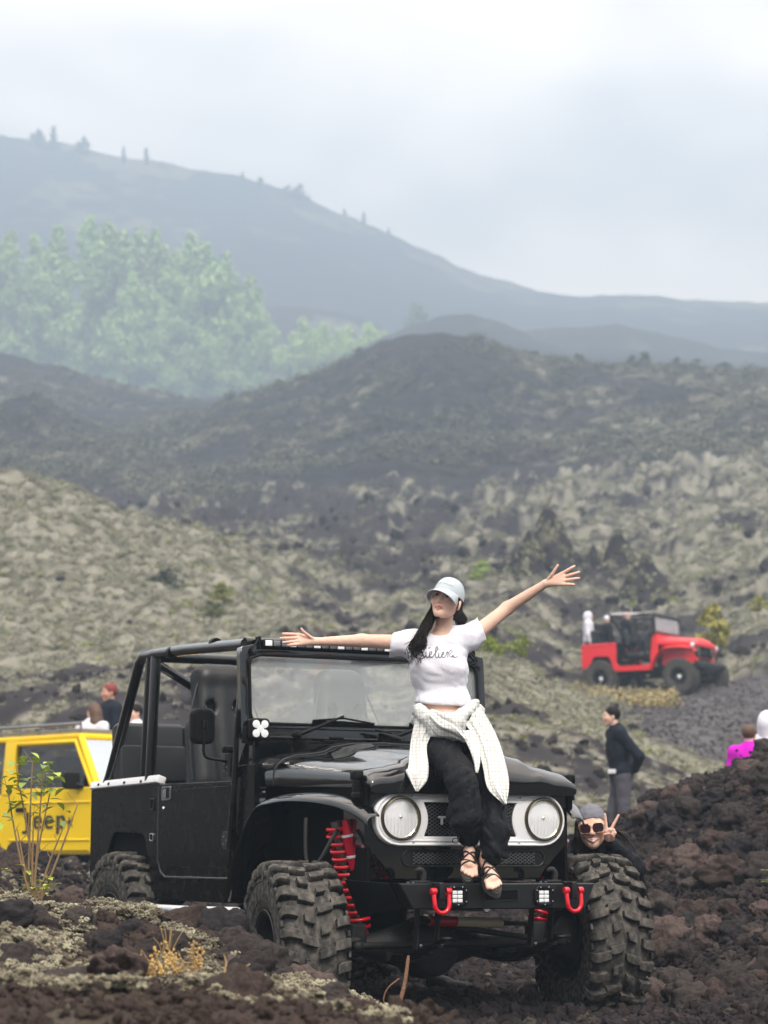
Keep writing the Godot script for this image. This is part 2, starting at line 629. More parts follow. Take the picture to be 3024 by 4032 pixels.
func make_tyre() -> void:
	var mb := MB.new()
	var R := 0.465
	var W := 0.17
	var prof := []
	for q in [Vector2(0.205, 0.125), Vector2(0.22, 0.150), Vector2(0.235, 0.158), Vector2(0.26, 0.167), Vector2(0.30, 0.176), Vector2(0.34, 0.177), Vector2(0.38, 0.170), Vector2(0.41, 0.155), Vector2(0.428, 0.13), Vector2(0.436, 0.08), Vector2(0.438, 0.03)]:
		prof.append(q)
	var full := []
	for i in prof.size(): full.append(Vector2(prof[i].x, prof[i].y))
	for i in range(prof.size() - 1, -1, -1): full.append(Vector2(prof[i].x, -prof[i].y))
	disc(mb, Vector3.ZERO, Vector3.RIGHT, full, 72)
	for rr in [[0.27, 0.1695], [0.365, 0.1745]]:   # moulded rings on the side walls
		for s in [-1, 1]:
			var pts := []
			for k in 60: pts.append(Vector3(rr[1] * s, cos(TAU * k / 60) * rr[0], sin(TAU * k / 60) * rr[0]))
			mb.tube(pts, 0.003, 5, true)
	var r2 := RandomNumberGenerator.new()
	r2.seed = 5
	var n := 25
	for k in n:
		for s in [-1, 1]:
			var a0: float = TAU * (k + (0.5 if s > 0 else 0.0)) / n
			var odd := k % 2 == 0
			# an outer block over the shoulder and an inner one set back from it, as [x, radius, turn, width]
			var blocks := [[[0.176, 0.372 if odd else 0.395, 0.0, 0.026], [0.180, 0.418, 0.0, 0.046], [0.171, 0.454, 0.0, 0.050], [0.152, 0.467, 0.002, 0.051], [0.115, 0.470, 0.010, 0.050], [0.084 if odd else 0.100, 0.471, 0.018, 0.046]], [[0.086 if odd else 0.066, 0.470, 0.040, 0.040], [0.055, 0.471, 0.044, 0.050], [0.022, 0.471, 0.056, 0.046], [0.004 if odd else 0.016, 0.471, 0.062, 0.034]]]
			for st in blocks:
				var rings := []
				for q in st:
					var x: float = q[0] * s
					var rt: float = q[1] + r2.randf_range(-0.002, 0.002)
					var rb: float = minf(rt - 0.012, 0.425 if q[0] < 0.16 else rt - 0.02)
					var xb: float = x - s * (0.02 if q[0] > 0.16 else 0.0)
					var an: float = a0 + q[2] / R + r2.randf_range(-0.004, 0.004)
					var w: float = q[3] / R
					var ring := []
					for c in [[rb, -1.12, xb], [rt - 0.005, -1.0, x], [rt, -0.84, x], [rt, 0.84, x], [rt - 0.005, 1.0, x], [rb, 1.12, xb]]:
						var an2: float = an + w * 0.5 * c[1]
						ring.append(Vector3(c[2], cos(an2) * c[0], sin(an2) * c[0]))
					rings.append(ring)
				mb.loft(rings, true)
			# small biters between the lugs on the side wall
			var ab := a0 + PI / n
			mb.box(Vector3(0.172 * s, cos(ab) * 0.405, sin(ab) * 0.405), Vector3(0.016, 0.03, 0.034), 0.004, Basis(Vector3.RIGHT, ab))
	tyre_mesh = mb.mesh()
	mb = MB.new()
	disc(mb, Vector3.ZERO, Vector3.LEFT, [Vector2(0.222, 0.160), Vector2(0.206, 0.158), Vector2(0.196, 0.145), Vector2(0.188, 0.10), Vector2(0.184, 0.02), Vector2(0.17, -0.01), Vector2(0.10, -0.015), Vector2(0.07, 0.02), Vector2(0.065, 0.05), Vector2(0.03, 0.055), Vector2(0.0005, 0.055)], 48)
	disc(mb, Vector3.ZERO, Vector3.RIGHT, [Vector2(0.216, 0.158), Vector2(0.202, 0.150), Vector2(0.196, 0.06), Vector2(0.15, 0.0), Vector2(0.09, 0.005), Vector2(0.0005, 0.02)], 48)
	for k in 6:
		var an := TAU * k / 6
		disc(mb, Vector3(0.01, cos(an) * 0.11, sin(an) * 0.11), Vector3.LEFT, [Vector2(0.012, 0), Vector2(0.012, 0.022), Vector2(0.006, 0.028)], 8)
	rim_mesh = mb.mesh()
	mb = MB.new()
	var pts := []
	for k in 56: pts.append(Vector3(-0.160, cos(TAU * k / 56) * 0.217, sin(TAU * k / 56) * 0.217))
	mb.tube(pts, 0.005, 8, true)
	lip_mesh = mb.mesh()

func wheel(parent: Node3D, c: Vector3, side: int, steer: float, roll: float, hub: Material = null) -> void:
	var w := part("wheel", tyre_mesh, M.rubber, parent)
	w.position = c
	w.rotation = Vector3(roll, steer + (PI if side > 0 else 0.0), 0)
	part("rim", rim_mesh, M.rim, w)
	part("rim_lip", lip_mesh, M.satin, w)
	if hub:
		var mb := MB.new()
		disc(mb, Vector3(-0.05, 0, 0), Vector3.LEFT, [Vector2(0.055, 0), Vector2(0.055, 0.05), Vector2(0.045, 0.07), Vector2(0.001, 0.072)], 16)
		part("hub_cap", mb, hub, w)

func lattice(mb: MB, x0: float, x1: float, y0: float, y1: float, z: float, step: float, r: float, inside: Callable) -> void:
	for dir in [-1.0, 1.0]:
		var k := -60
		while k < 60:
			var c := k * step
			k += 1
			var run := []
			var m := 40
			for i in m + 1:
				var x := lerpf(x0, x1, float(i) / m)
				var y = (y0 + y1) / 2 + dir * 0.62 * (x - (x0 + x1) / 2 - c)
				var ok: bool = y > y0 and y < y1 and inside.call(x, y)
				if ok: run.append(Vector3(x, y, z + dir * r * 0.5))
				if (not ok or i == m) and run.size() > 0:
					if run.size() > 1: mb.tube([run[0], run[run.size() - 1]], r, 4)
					run = []

# height of the bonnet skin: cross-section at z, as points from the left edge to the right one
func hood_ring(z: float, sink := 0.0) -> Array:
	var t := inverse_lerp(-0.68, 0.56, z)
	var nose := clampf((z - 0.40) / 0.11, 0.0, 1.0)
	var ws := lerpf(0.705, 0.622, pow(clampf(t, 0, 1), 0.7))
	var yl := lerpf(1.352, 1.312, clampf(t, 0, 1))
	var sh := lerpf(1.525, 1.405, clampf(t, 0, 1)) - nose * nose * 0.055
	var bl := lerpf(1.575, 1.462, clampf(t, 0, 1)) - nose * nose * 0.10
	var cy := lerpf(1.605, 1.490, clampf(t, 0, 1)) - nose * nose * 0.115
	var half := [Vector2(ws - 0.02, yl - 0.012), Vector2(ws, yl), Vector2(ws + 0.002, yl + (sh - yl) * 0.42), Vector2(ws - 0.018, yl + (sh - yl) * 0.68), Vector2(ws - 0.06, yl + (sh - yl) * 0.88), Vector2(ws - 0.13, sh), Vector2(0.45, sh + 0.012), Vector2(0.40, sh + 0.02), Vector2(0.365, lerpf(sh, bl, 0.6)), Vector2(0.325, bl), Vector2(0.20, lerpf(bl, cy, 0.75)), Vector2(0.0, cy)]
	var o := []
	for q in half: o.append(Vector3(-q.x, q.y - sink, z))
	for i in range(half.size() - 2, -1, -1): o.append(Vector3(half[i].x, half[i].y - sink, z))
	return o

func hood_y(x: float, z: float) -> float:
	var r := hood_ring(z)
	for i in r.size() - 1:
		if r[i].x <= x and r[i + 1].x >= x and r[i + 1].x > r[i].x: return lerpf(r[i].y, r[i + 1].y, (x - r[i].x) / (r[i + 1].x - r[i].x))
	return 1.4

# ---------------------------------------------------------------- the old short-wheelbase off-roader; x across, y up from the tyres, z forward
func build_jeep(t: Node3D, o: Dictionary) -> void:
	var P: Material = o.paint
	var C: Material = o.get("cage", P)
	var D: Material = o.get("side", P)
	var big: bool = o.get("detail", true)
	var sx := Transform3D(Basis(Vector3(0, 0, 1), Vector3(0, 1, 0), Vector3(1, 0, 0)), Vector3.ZERO)   # outline (z, y) with depth along x
	var mb := MB.new()
	# ---- tub sides
	var side := PackedVector2Array([Vector2(-3.2, 1.39), Vector2(-3.2, 0.82), Vector2(-2.935, 0.82), Vector2(-2.885, 0.99), Vector2(-2.79, 1.10), Vector2(-2.74, 1.112), Vector2(-2.33, 1.10), Vector2(-2.28, 1.085), Vector2(-2.2, 0.95), Vector2(-2.13, 0.70), Vector2(-0.87, 0.70), Vector2(-0.86, 0.80), Vector2(-0.66, 1.12), Vector2(-0.66, 1.47), Vector2(-0.905, 1.47), Vector2(-0.905, 0.90), Vector2(-0.925, 0.85), Vector2(-0.975, 0.832), Vector2(-1.92, 0.832), Vector2(-1.99, 0.865), Vector2(-2.045, 0.94), Vector2(-2.045, 1.40)])
	for s in [-1, 1]:
		mb = MB.new()
		mb.prism(side, 0.705, 0.74, Transform3D(Basis(Vector3(0, 0, 1), Vector3(0, 1, 0), Vector3(s, 0, 0)), Vector3.ZERO), 0.005)
		part("side_panel", mb, D, t)
	mb = MB.new()
	mb.box(Vector3(0, 1.105, -3.19), Vector3(1.40, 0.57, 0.03), 0.008)
	part("tailgate", mb, D, t)
	mb = MB.new()
	mb.box(Vector3(0, 0.74, -1.95), Vector3(1.405, 0.03, 2.45))
	mb.box(Vector3(0, 1.08, -0.70), Vector3(1.30, 0.74, 0.03))
	for s in [-1, 1]: mb.box(Vector3(0.575 * s, 0.98, -2.53), Vector3(0.25, 0.46, 0.78), 0.03)
	part("floor_pan", mb, M.dark, t)
	mb = MB.new()
	mb.prism(PackedVector2Array([Vector2(-0.905, 1.35), Vector2(-0.69, 1.35), Vector2(-0.69, 1.60), Vector2(-0.76, 1.62), Vector2(-0.80, 1.60), Vector2(-0.905, 1.47)]), -0.735, 0.735, Transform3D(Basis(Vector3(0, 0, 1), Vector3(0, 1, 0), Vector3(1, 0, 0)), Vector3.ZERO), 0.008)
	part("cowl", mb, P, t)
	# ---- quarter-panel rails and small fittings
	for s in [-1, 1]:
		mb = MB.new()
		mb.box(Vector3(0.722 * s, 1.415, -2.62), Vector3(0.06, 0.05, 1.13), 0.006, Basis(Vector3(0, 0, 1), 0.35 * s) * Basis(Vector3.RIGHT, -0.012))
		part("top_rail", mb, M.silver if big else P, t)
	if big:
		for z in [-3.03, -2.85, -2.58, -2.3]:
			bolt(t, Vector3(-0.752, 1.418, z), Vector3(-1, 0.4, 0), 0.010, M.black)
		for q in [[1.275, 0.075], [1.075, 0.05]]:
			mb = MB.new()
			ring_plate(rrect(-2.14, q[0], 0.06, q[1], 0.012), rrect(-2.14, q[0], 0.042, q[1] - 0.018, 0.008), 0.738, 0.748, 0.002, Transform3D(Basis(Vector3(0, 0, 1), Vector3(0, 1, 0), Vector3(-1, 0, 0)), Vector3.ZERO), mb)
			part("strap_slot", mb, M.chrome if q[0] < 1.2 else M.satin, t)
	# ---- door (left off on the other vehicle)
	if o.get("doors", true):
		for s in [-1, 1]:
			var dx := Transform3D(Basis(Vector3(0, 0, 1), Vector3(0, 1, 0), Vector3(s, 0, 0)), Vector3.ZERO)
			mb = MB.new()
			var dp := PackedVector2Array([Vector2(-2.035, 1.395), Vector2(-2.035, 0.945), Vector2(-1.985, 0.875), Vector2(-1.915, 0.845), Vector2(-0.98, 0.845), Vector2(-0.935, 0.862), Vector2(-0.918, 0.905), Vector2(-0.918, 1.385)])
			mb.prism(dp, 0.70, 0.747, dx, 0.006)
			var door := part("door", mb, D, t)
			mb = MB.new()   # the raised field of the door skin
			mb.prism(PackedVector2Array([Vector2(-1.99, 1.36), Vector2(-1.99, 0.965), Vector2(-1.95, 0.915), Vector2(-1.90, 0.895), Vector2(-1.0, 0.895), Vector2(-0.965, 0.915), Vector2(-0.955, 0.95), Vector2(-0.955, 1.36)]), 0.747, 0.754, dx, 0.005)
			part("door_skin", mb, D, door)
			mb = MB.new()
			mb.tube([dx * Vector3(-2.04, 1.38, 0.742), dx * Vector3(-2.04, 0.94, 0.742), dx * Vector3(-1.99, 0.868, 0.742), dx * Vector3(-1.918, 0.838, 0.742), dx * Vector3(-0.978, 0.838, 0.742), dx * Vector3(-0.93, 0.855, 0.742), dx * Vector3(-0.912, 0.905, 0.742)], 0.0075, 6)
			part("door_seam", mb, M.lip_highlight, door)
			if s < 0 and big:
				mb = MB.new()
				ring_plate(rrect(-1.885, 1.335, 0.135, 0.085, 0.012), rrect(-1.885, 1.335, 0.11, 0.062, 0.006), 0.752, 0.762, 0.002, dx, mb)
				var h := part("door_handle", mb, M.steel, door)
				mb = MB.new()
				mb.box(Vector3(-0.757, 1.335, -1.915), Vector3(0.006, 0.055, 0.045), 0.002)
				part("paddle", mb, M.chrome, h)
				mb = MB.new()
				disc(mb, Vector3(-0.754, 1.245, -1.93), Vector3.LEFT, [Vector2(0.014, 0), Vector2(0.014, 0.006), Vector2(0.008, 0.009), Vector2(0.001, 0.009)], 14)
				part("lock", mb, M.chrome, door)
			for y in [1.46, 1.05]:
				mb = MB.new()
				mb.prism(rrect(-0.985, y, 0.13, 0.10, 0.035), 0.752, 0.766, dx, 0.004)
				mb.tube([dx * Vector3(-0.925, y - 0.055, 0.772), dx * Vector3(-0.925, y + 0.055, 0.772)], 0.012, 10)
				var hg := part("hinge", mb, M.satin, door)
				if s < 0 and big:
					for q in [Vector2(-1.01, 0.02), Vector2(-1.01, -0.02), Vector2(-0.97, 0.0)]:
						bolt(hg, Vector3(-0.766, y + q.y, q.x), Vector3.LEFT, 0.007)
	# ---- bonnet
	mb = MB.new()
	var rings := []
	for z in [-0.68, -0.45, -0.2, 0.05, 0.22, 0.34, 0.40, 0.44, 0.47, 0.495, 0.508]: rings.append(hood_ring(z))
	rings.append(hood_ring(0.511, 0.02))
	for r in rings:   # close each ring underneath
		pass
	mb.loft(rings, true)
	var hood := part("bonnet", mb, P, t)
	if big:
		mb = MB.new()
		var seam := []
		for q in hood_ring(-0.52):
			if q.x < 0.72: seam.append(q + Vector3(0, 0.002, 0))
		mb.tube(seam.slice(1, seam.size() - 1), 0.007, 6)
		part("bonnet_seam", mb, M.satin, hood)
		for k in 9:   # louvres pressed in the left shoulder
			mb = MB.new()
			var pts := []
			for i in 7:
				var x := lerpf(-0.50, -0.20, i / 6.0) + k * 0.012
				var z := -0.16 - k * 0.028 - 0.10 * i / 6.0
				pts.append(Vector3(x, hood_y(x, z) + 0.003, z))
			mb.tube(pts, 0.0055, 6, false, true, 0.6)
			part("louvre", mb, M.satin, hood)
	for s in [-1, 1]:
		mb = MB.new()
		mb.box(Vector3(0.648 * s, 1.375, 0.40), Vector3(0.05, 0.05, 0.07), 0.008)
		mb.box(Vector3(0.652 * s, 1.325, 0.40), Vector3(0.03, 0.075, 0.05), 0.008)
		mb.box(Vector3(0.648 * s, 1.275, 0.40), Vector3(0.035, 0.03, 0.07), 0.006)
		part("bonnet_latch", mb, M.black, t)
	if big:
		mb = MB.new()
		mb.box(Vector3(-0.27, 1.602, -0.61), Vector3(0.15, 0.008, 0.05), 0.003)
		mb.rod(Vector3(-0.30, 1.62, -0.60), Vector3(-0.22, 1.622, -0.60), 0.012, 8)
		part("washer_nozzle", mb, M.black, hood)
		mb = MB.new()
		mb.box(Vector3(0.06, 1.625, -0.64), Vector3(0.05, 0.06, 0.05), 0.004)
		mb.rod(Vector3(0.03, 1.655, -0.62), Vector3(0.13, 1.62, -0.55), 0.013, 8)
		mb.box(Vector3(0.05, 1.665, -0.62), Vector3(0.10, 0.012, 0.03), 0.004, Basis(Vector3(0, 0, 1), -0.15))
		part("windscreen_catch", mb, M.black, hood)
	# ---- body side between the bonnet and the wings, inner wings
	for s in [-1, 1]:
		mb = MB.new()
		mb.box(Vector3(0.615 * s, 1.265, -0.02), Vector3(0.03, 0.10, 0.97), 0.003)
		mb.box(Vector3(0.60 * s, 1.02, 0.29), Vector3(0.02, 0.42, 0.30), 0.003)
		mb.box(Vector3(0.50 * s, 1.05, -0.25), Vector3(0.02, 0.44, 0.80), 0.003)
		part("inner_wing", mb, M.dark if big else P, t)
		# wing: a thin curved sheet
		var wp := curve([Vector3(0, 0.71, -0.872), Vector3(0, 0.86, -0.815), Vector3(0, 1.08, -0.66), Vector3(0, 1.215, -0.53), Vector3(0, 1.272, -0.40), Vector3(0, 1.292, -0.15), Vector3(0, 1.285, 0.12), Vector3(0, 1.258, 0.32), Vector3(0, 1.21, 0.45), Vector3(0, 1.158, 0.53)], 26)
		var rows := []
		for q in wp:
			var up: float = clampf(inverse_lerp(-0.7, -0.35, q.z), 0.0, 1.0)
			var row := []
			for c in [[0.585, 0.005], [0.65, 0.008], [0.72, 0.004], [0.775, -0.006], [0.802, -0.018], [0.812, -0.042]]:
				var xx: float = c[0]
				if q.z > 0.0: xx = 0.585 + (xx - 0.585) * lerpf(1.0, 0.32, pow(q.z / 0.53, 1.6))
				row.append(Vector3(xx * s, q.y + c[1] * up, q.z - (1.0 - up) * minf(0.0, c[1]) * -0.6))
			rows.append(row)
		mb = MB.new()
		mb.sheet(rows, 0.008)
		part("wing", mb, P, t)
	# ---- front apron and bezel
	mb = MB.new()
	var ap := PackedVector2Array([Vector2(-0.625, 1.312), Vector2(-0.625, 1.02), Vector2(-0.50, 0.885), Vector2(-0.47, 0.84), Vector2(0.43, 0.84), Vector2(0.46, 0.885), Vector2(0.60, 1.02), Vector2(0.60, 1.312)])
	mb.prism(ap, 0.20, 0.45, Transform3D.IDENTITY, 0.008)
	part("front_apron", mb, P, t)
	var bc := Vector2(-0.011, 1.151)
	var so := func(a: float) -> Vector2: return Vector2.ZERO
	var stad := ray_poly(rrect(bc.x, bc.y, 1.155, 0.276, 0.1379, 12), bc, 144)
	var op := PackedVector2Array()
	for i in 9:
		var y := lerpf(-0.088, 0.088, i / 8.0)
		op.append(bc + Vector2(0.283 - 0.028 * (1.0 - pow(y / 0.088, 2.0)) , y))
	for i in 9:
		var y := lerpf(0.088, -0.088, i / 8.0)
		op.append(bc + Vector2(-0.283 + 0.028 * (1.0 - pow(y / 0.088, 2.0)), y))
	var opr := ray_poly(op, bc, 144)
	mb = MB.new()
	ring_plate(stad, opr, 0.452, 0.478, 0.008, Transform3D.IDENTITY, mb)
	var bez := part("headlight_bezel", mb, M.silver if big else M.dark, t)
	for q in [[0.0, 0.481, 0.007, 0], [0.020, 0.479, 0.005, 0]]:
		mb = MB.new()
		var pts := []
		for v2 in stad: pts.append(Vector3(v2.x, v2.y, q[1]) - Vector3(v2.x - clampf(v2.x, -0.45, 0.43), v2.y - bc.y, 0).normalized() * (0.008 + q[0]))
		mb.tube(pts, q[2], 6, true)
		part("bezel_rim", mb, M.silver if big else M.dark, bez)
	if big:
		for q in [Vector2(-0.36, 0.123), Vector2(-0.35, -0.123), Vector2(0.30, 0.123), Vector2(0.29, -0.123), Vector2(0.52, -0.085)]: bolt(bez, Vector3(bc.x + q.x, bc.y + q.y, 0.478), Vector3(0, 0, 1), 0.008, M.chrome)
	mb = MB.new()
	mb.box(Vector3(bc.x, bc.y, 0.4525), Vector3(0.57, 0.18, 0.003), 0.001)
	var gb := part("grille_back", mb, M.black, t)
	if big:
		mb = MB.new()
		lattice(mb, -0.29, 0.268, 1.065, 1.237, 0.459, 0.030, 0.0019, func(x, y): return true)
		part("grille_mesh", mb, M.wire, gb)
		mb = MB.new()
		mb.box(Vector3(-0.183, 1.163, 0.468), Vector3(0.042, 0.011, 0.012), 0.002)
		mb.box(Vector3(-0.183, 1.142, 0.468), Vector3(0.012, 0.036, 0.012), 0.002)
		part("letter_t", mb, M.silver, gb)
	for x in [-0.433, 0.433]:
		mb = MB.new()
		disc(mb, Vector3(x, 1.155, 0.475), Vector3(0, 0, 1), [Vector2(0.117, 0.0), Vector2(0.116, 0.012), Vector2(0.112, 0.022), Vector2(0.107, 0.024), Vector2(0.107, 0.024), Vector2(0.104, 0.014), Vector2(0.100, 0.010)], 40)
		var hl := part("headlight", mb, M.ring, t)
		mb = MB.new()
		var brows := []
		for k in 21:
			var row := []
			for j in 80:
				var rr := 0.101 * k / 20.0 + 0.0004
				var xx := cos(TAU * j / 80) * rr
				row.append(Vector3(x + xx, 1.155 + sin(TAU * j / 80) * rr, 0.475 + 0.006 - 0.034 * (1.0 - pow(rr / 0.101, 2.0))))
			brows.append(row)
		mb.loft(brows, false)
		disc(mb, Vector3(x, 1.163, 0.449), Vector3(0, 0, 1), [Vector2(0.012, 0), Vector2(0.012, 0.03), Vector2(0.008, 0.036), Vector2(0.0005, 0.038)], 12)
		part("reflector", mb, M.reflector, hl)
		mb = MB.new()   # fluted lens
		var nv := 36
		var lrows := []
		for k in 13:
			var row := []
			for j in 48:
				var rr := 0.101 * k / 12.0 + 0.0003
				var an := TAU * j / 48
				var xx := cos(an) * rr
				row.append(Vector3(x + xx, 1.155 + sin(an) * rr, 0.475 + 0.010 + 0.022 * (1.0 - pow(rr / 0.101, 2.0)) + 0.0004 * sin(xx * 420.0)))
			lrows.append(row)
		mb.loft(lrows, false)
		part("lens", mb, M.lens, hl)
		if big:
			for k in 9:   # ribs moulded in the lens
				var fx := (k - 4) * 0.0205
				var fh := sqrt(maxf(0.0, 0.098 * 0.098 - fx * fx)) * 0.9
				mb = MB.new()
				mb.tube([Vector3(x + fx, 1.155 - fh, 0.487), Vector3(x + fx, 1.155 - fh * 0.2, 0.506 - absf(fx) * 0.12), Vector3(x + fx, 1.155 + fh * 0.3, 0.504 - absf(fx) * 0.12)], 0.0016, 6)
				part("lens_rib", mb, M.lens_white, hl)
	# lower grille slot
	mb = MB.new()
	mb.box(Vector3(0.02, 0.95, 0.4515), Vector3(0.74, 0.064, 0.003), 0.001)
	var lg := part("lower_grille", mb, M.black, t)
	mb = MB.new()
	var sp := []
	for q in rrect(0.02, 0.95, 0.86, 0.082, 0.040, 6): sp.append(Vector3(q.x, q.y, 0.453))
	mb.tube(sp, 0.0055, 6, true)
	part("grille_frame", mb, M.satin if big else P, lg)
	if big:
		mb = MB.new()
		for q in [[-0.35, -0.03], [0.07, 0.39]]:
			mb = MB.new()
			lattice(mb, q[0], q[1], 0.920, 0.980, 0.457, 0.028, 0.0018, func(x, y): return true)
			part("lower_mesh", mb, M.wire, lg)
	# ---- windscreen
	var rake := Transform3D(Basis(Vector3.RIGHT, -0.07), Vector3(0, 1.60, -0.735))
	mb = MB.new()
	ring_plate(ray_poly(rrect(0, 0.272, 1.59, 0.544, 0.03), Vector2(0, 0.27), 120), ray_poly(rrect(0, 0.292, 1.475, 0.385, 0.05), Vector2(0, 0.27), 120), -0.025, 0.025, 0.008, rake, mb)
	var wf := part("windscreen_frame", mb, C, t)
	mb = MB.new()
	var gp := []
	for q in ray_poly(rrect(0, 0.292, 1.48, 0.39, 0.05), Vector2(0, 0.27), 120): gp.append(rake * Vector3(q.x, q.y, 0.027))
	mb.tube(gp, 0.009, 6, true)
	part("rubber_seal", mb, M.black, wf)
	mb = MB.new()
	mb.box(rake * Vector3(0, 0.292, 0.0), Vector3(1.478, 0.388, 0.005), 0.0, rake.basis)
	part("windscreen_glass", mb, o.get("glass", M.glass), wf)
	mb = MB.new()
	for y in [0.02, 0.075]: mb.tube([rake * Vector3(-0.77, y, 0.027), rake * Vector3(0.77, y, 0.027)], 0.007, 6)
	part("frame_rib", mb, P, wf)
	mb = MB.new()   # steering wheel
	var sw := []
	for k in 40: sw.append(Vector3(-0.40, 1.50, -1.15) + Basis(Vector3.RIGHT, -0.9) * Vector3(cos(TAU * k / 40) * 0.19, 0, sin(TAU * k / 40) * 0.19))
	mb.tube(sw, 0.013, 8, true)
	for k in 3: mb.rod(Vector3(-0.40, 1.49, -1.13), sw[int(k * 13.3)], 0.008, 6)
	mb.rod(Vector3(-0.40, 1.50, -1.14), Vector3(-0.40, 1.25, -0.75), 0.02, 8)
	part("steering_wheel", mb, M.black, t)
	if big:
		for q in [[Vector3(-0.455, 0.035, 0.04), Vector3(-0.17, 0.148, 0.055), Vector3(-0.365, 0.118, 0.05), Vector3(0.03, 0.11, 0.05)], [Vector3(0.16, 0.035, 0.04), Vector3(0.45, 0.148, 0.055), Vector3(0.26, 0.118, 0.05), Vector3(0.64, 0.11, 0.05)]]:
			mb = MB.new()
			mb.tube([rake * q[0], rake * (q[0].lerp(q[1], 0.35) + Vector3(0, 0, 0.02)), rake * q[1]], [0.013, 0.011, 0.006], 8)
			disc(mb, rake * q[0], Vector3(0, 0, 1), [Vector2(0.02, -0.02), Vector2(0.02, 0.012), Vector2(0.012, 0.02), Vector2(0.001, 0.02)], 12)
			var wp2 := part("wiper", mb, M.black, t)
			mb = MB.new()
			mb.tube([rake * q[2], rake * ((q[2] + q[3]) * 0.5 + Vector3(0, 0.022, 0.004)), rake * q[3]], 0.006, 6)
			mb.sheet([[rake * q[2], rake * ((q[2] + q[3]) * 0.5 + Vector3(0, 0.006, 0)), rake * q[3]], [rake * (q[2] + Vector3(0, -0.016, -0.01)), rake * ((q[2] + q[3]) * 0.5 + Vector3(0, -0.012, -0.01)), rake * (q[3] + Vector3(0, -0.016, -0.01))]], 0.006)
			part("blade", mb, M.black, wp2)
	# ---- cage
	var cage := Node3D.new()
	cage.name = "roll_cage"
	t.add_child(cage, true)
	for s in [-1, 1]:
		for bar in [[[Vector3(0.72 * s, 1.40, -2.24), Vector3(0.70 * s, 2.19, -2.22)], 0.034], [[Vector3(0.71 * s, 1.40, -2.36), Vector3(0.70 * s, 2.185, -2.31)], 0.030], [[Vector3(0.72 * s, 1.40, -2.98), Vector3(0.71 * s, 1.47, -2.94), Vector3(0.70 * s, 2.17, -2.49), Vector3(0.70 * s, 2.205, -2.42), Vector3(0.70 * s, 2.205, -2.22)], 0.034], [[Vector3(0.70 * s, 2.205, -2.25), Vector3(0.71 * s, 2.19, -1.7), Vector3(0.735 * s, 2.15, -0.80)], 0.034], [[Vector3(0.735 * s, 2.16, -0.81), Vector3(0.765 * s, 1.7, -0.845), Vector3(0.768 * s, 1.42, -0.86), Vector3(0.768 * s, 1.0, -0.93)], 0.017]]:
			if o.has("open") and (bar[0][0].z < -2.5 or bar[0][0].z < -2.3): continue
			mb = MB.new()
			mb.tube(bar[0], bar[1], 12)
			part("cage_bar", mb, C, cage)
		if big and s < 0:
			for z in [-1.95, -1.3]:
				mb = MB.new()
				mb.tube([Vector3(-0.71, 2.19, z), Vector3(-0.712, 2.185, z + 0.035)], 0.039, 12)
				part("cage_strap", mb, M.black, cage)
	for bar in [[[Vector3(-0.70, 2.19, -2.26), Vector3(0.70, 2.19, -2.26)], 0.034], [[Vector3(-0.68, 2.15, -2.27), Vector3(0.68, 1.42, -2.27)], 0.030], [[Vector3(-0.735, 2.16, -0.82), Vector3(0.735, 2.16, -0.82)], 0.03]]:
		mb = MB.new()
		mb.tube(bar[0], bar[1], 12)
		part("cage_bar", mb, C, cage)
	# ---- seats
	for x in [-0.43, 0.40]:
		var F := Fld.new()
		F.bone(Vector3(x - 0.15, 1.40, -1.74), Vector3(x - 0.16, 1.72, -1.80), 0.10, 0.085, 0.05)
		F.bone(Vector3(x + 0.15, 1.40, -1.74), Vector3(x + 0.16, 1.72, -1.80), 0.10, 0.085, 0.05)
		F.bone(Vector3(x - 0.12, 1.35, -1.76), Vector3(x - 0.10, 2.02, -1.88), 0.07, 0.075, 0.04)
		F.bone(Vector3(x + 0.12, 1.35, -1.76), Vector3(x + 0.10, 2.02, -1.88), 0.07, 0.075, 0.04)
		F.bone(Vector3(x, 1.2, -1.74), Vector3(x, 2.0, -1.87), 0.09, 0.075, 0.05)
		F.bone(Vector3(x - 0.08, 2.05, -1.88), Vector3(x + 0.08, 2.05, -1.88), 0.075, 0.075, 0.04)
		F.bone(Vector3(x - 0.12, 1.1, -1.66), Vector3(x - 0.12, 1.1, -1.28), 0.10, 0.11, 0.04)
		F.bone(Vector3(x + 0.12, 1.1, -1.66), Vector3(x + 0.12, 1.1, -1.28), 0.10, 0.11, 0.04)
		for s in [-1, 1]: F.ell(Vector3(x + 0.088 * s, 1.855, -1.84), Vector3(0.030, 0.042, 0.2), Basis.IDENTITY, 0.01, true)
		mb = MB.new()
		F.into(mb, 0.016 if big else 0.03)
		var st := part("bucket_seat", mb, M.seat, t)
		if big:
			mb = MB.new()
			for s in [-1, 1]: mb.tube(curve([Vector3(x + 0.245 * s, 1.42, -1.68), Vector3(x + 0.24 * s, 1.72, -1.75), Vector3(x + 0.175 * s, 1.95, -1.82), Vector3(x + 0.11 * s, 2.10, -1.84)], 14), 0.006, 6)
			part("piping", mb, M.satin, st)
	for x in [-0.52, 0.0, 0.52]:
		mb = MB.new()
		mb.box(Vector3(x * 0.92, 1.60, -2.86), Vector3(0.475, 0.42, 0.12), 0.03, Basis(Vector3.RIGHT, -0.10))
		mb.box(Vector3(x * 0.92, 1.55, -2.80), Vector3(0.46, 0.235, 0.06), 0.02, Basis(Vector3.RIGHT, -0.10))
		mb.box(Vector3(x * 0.92, 1.26, -2.66), Vector3(0.47, 0.14, 0.45), 0.03)
		part("rear_bench", mb, M.leather, t)
	# ---- running gear
	mb = MB.new()
	for s in [-1, 1]: mb.box(Vector3(0.34 * s, 0.76, -1.25), Vector3(0.08, 0.13, 3.75), 0.006)
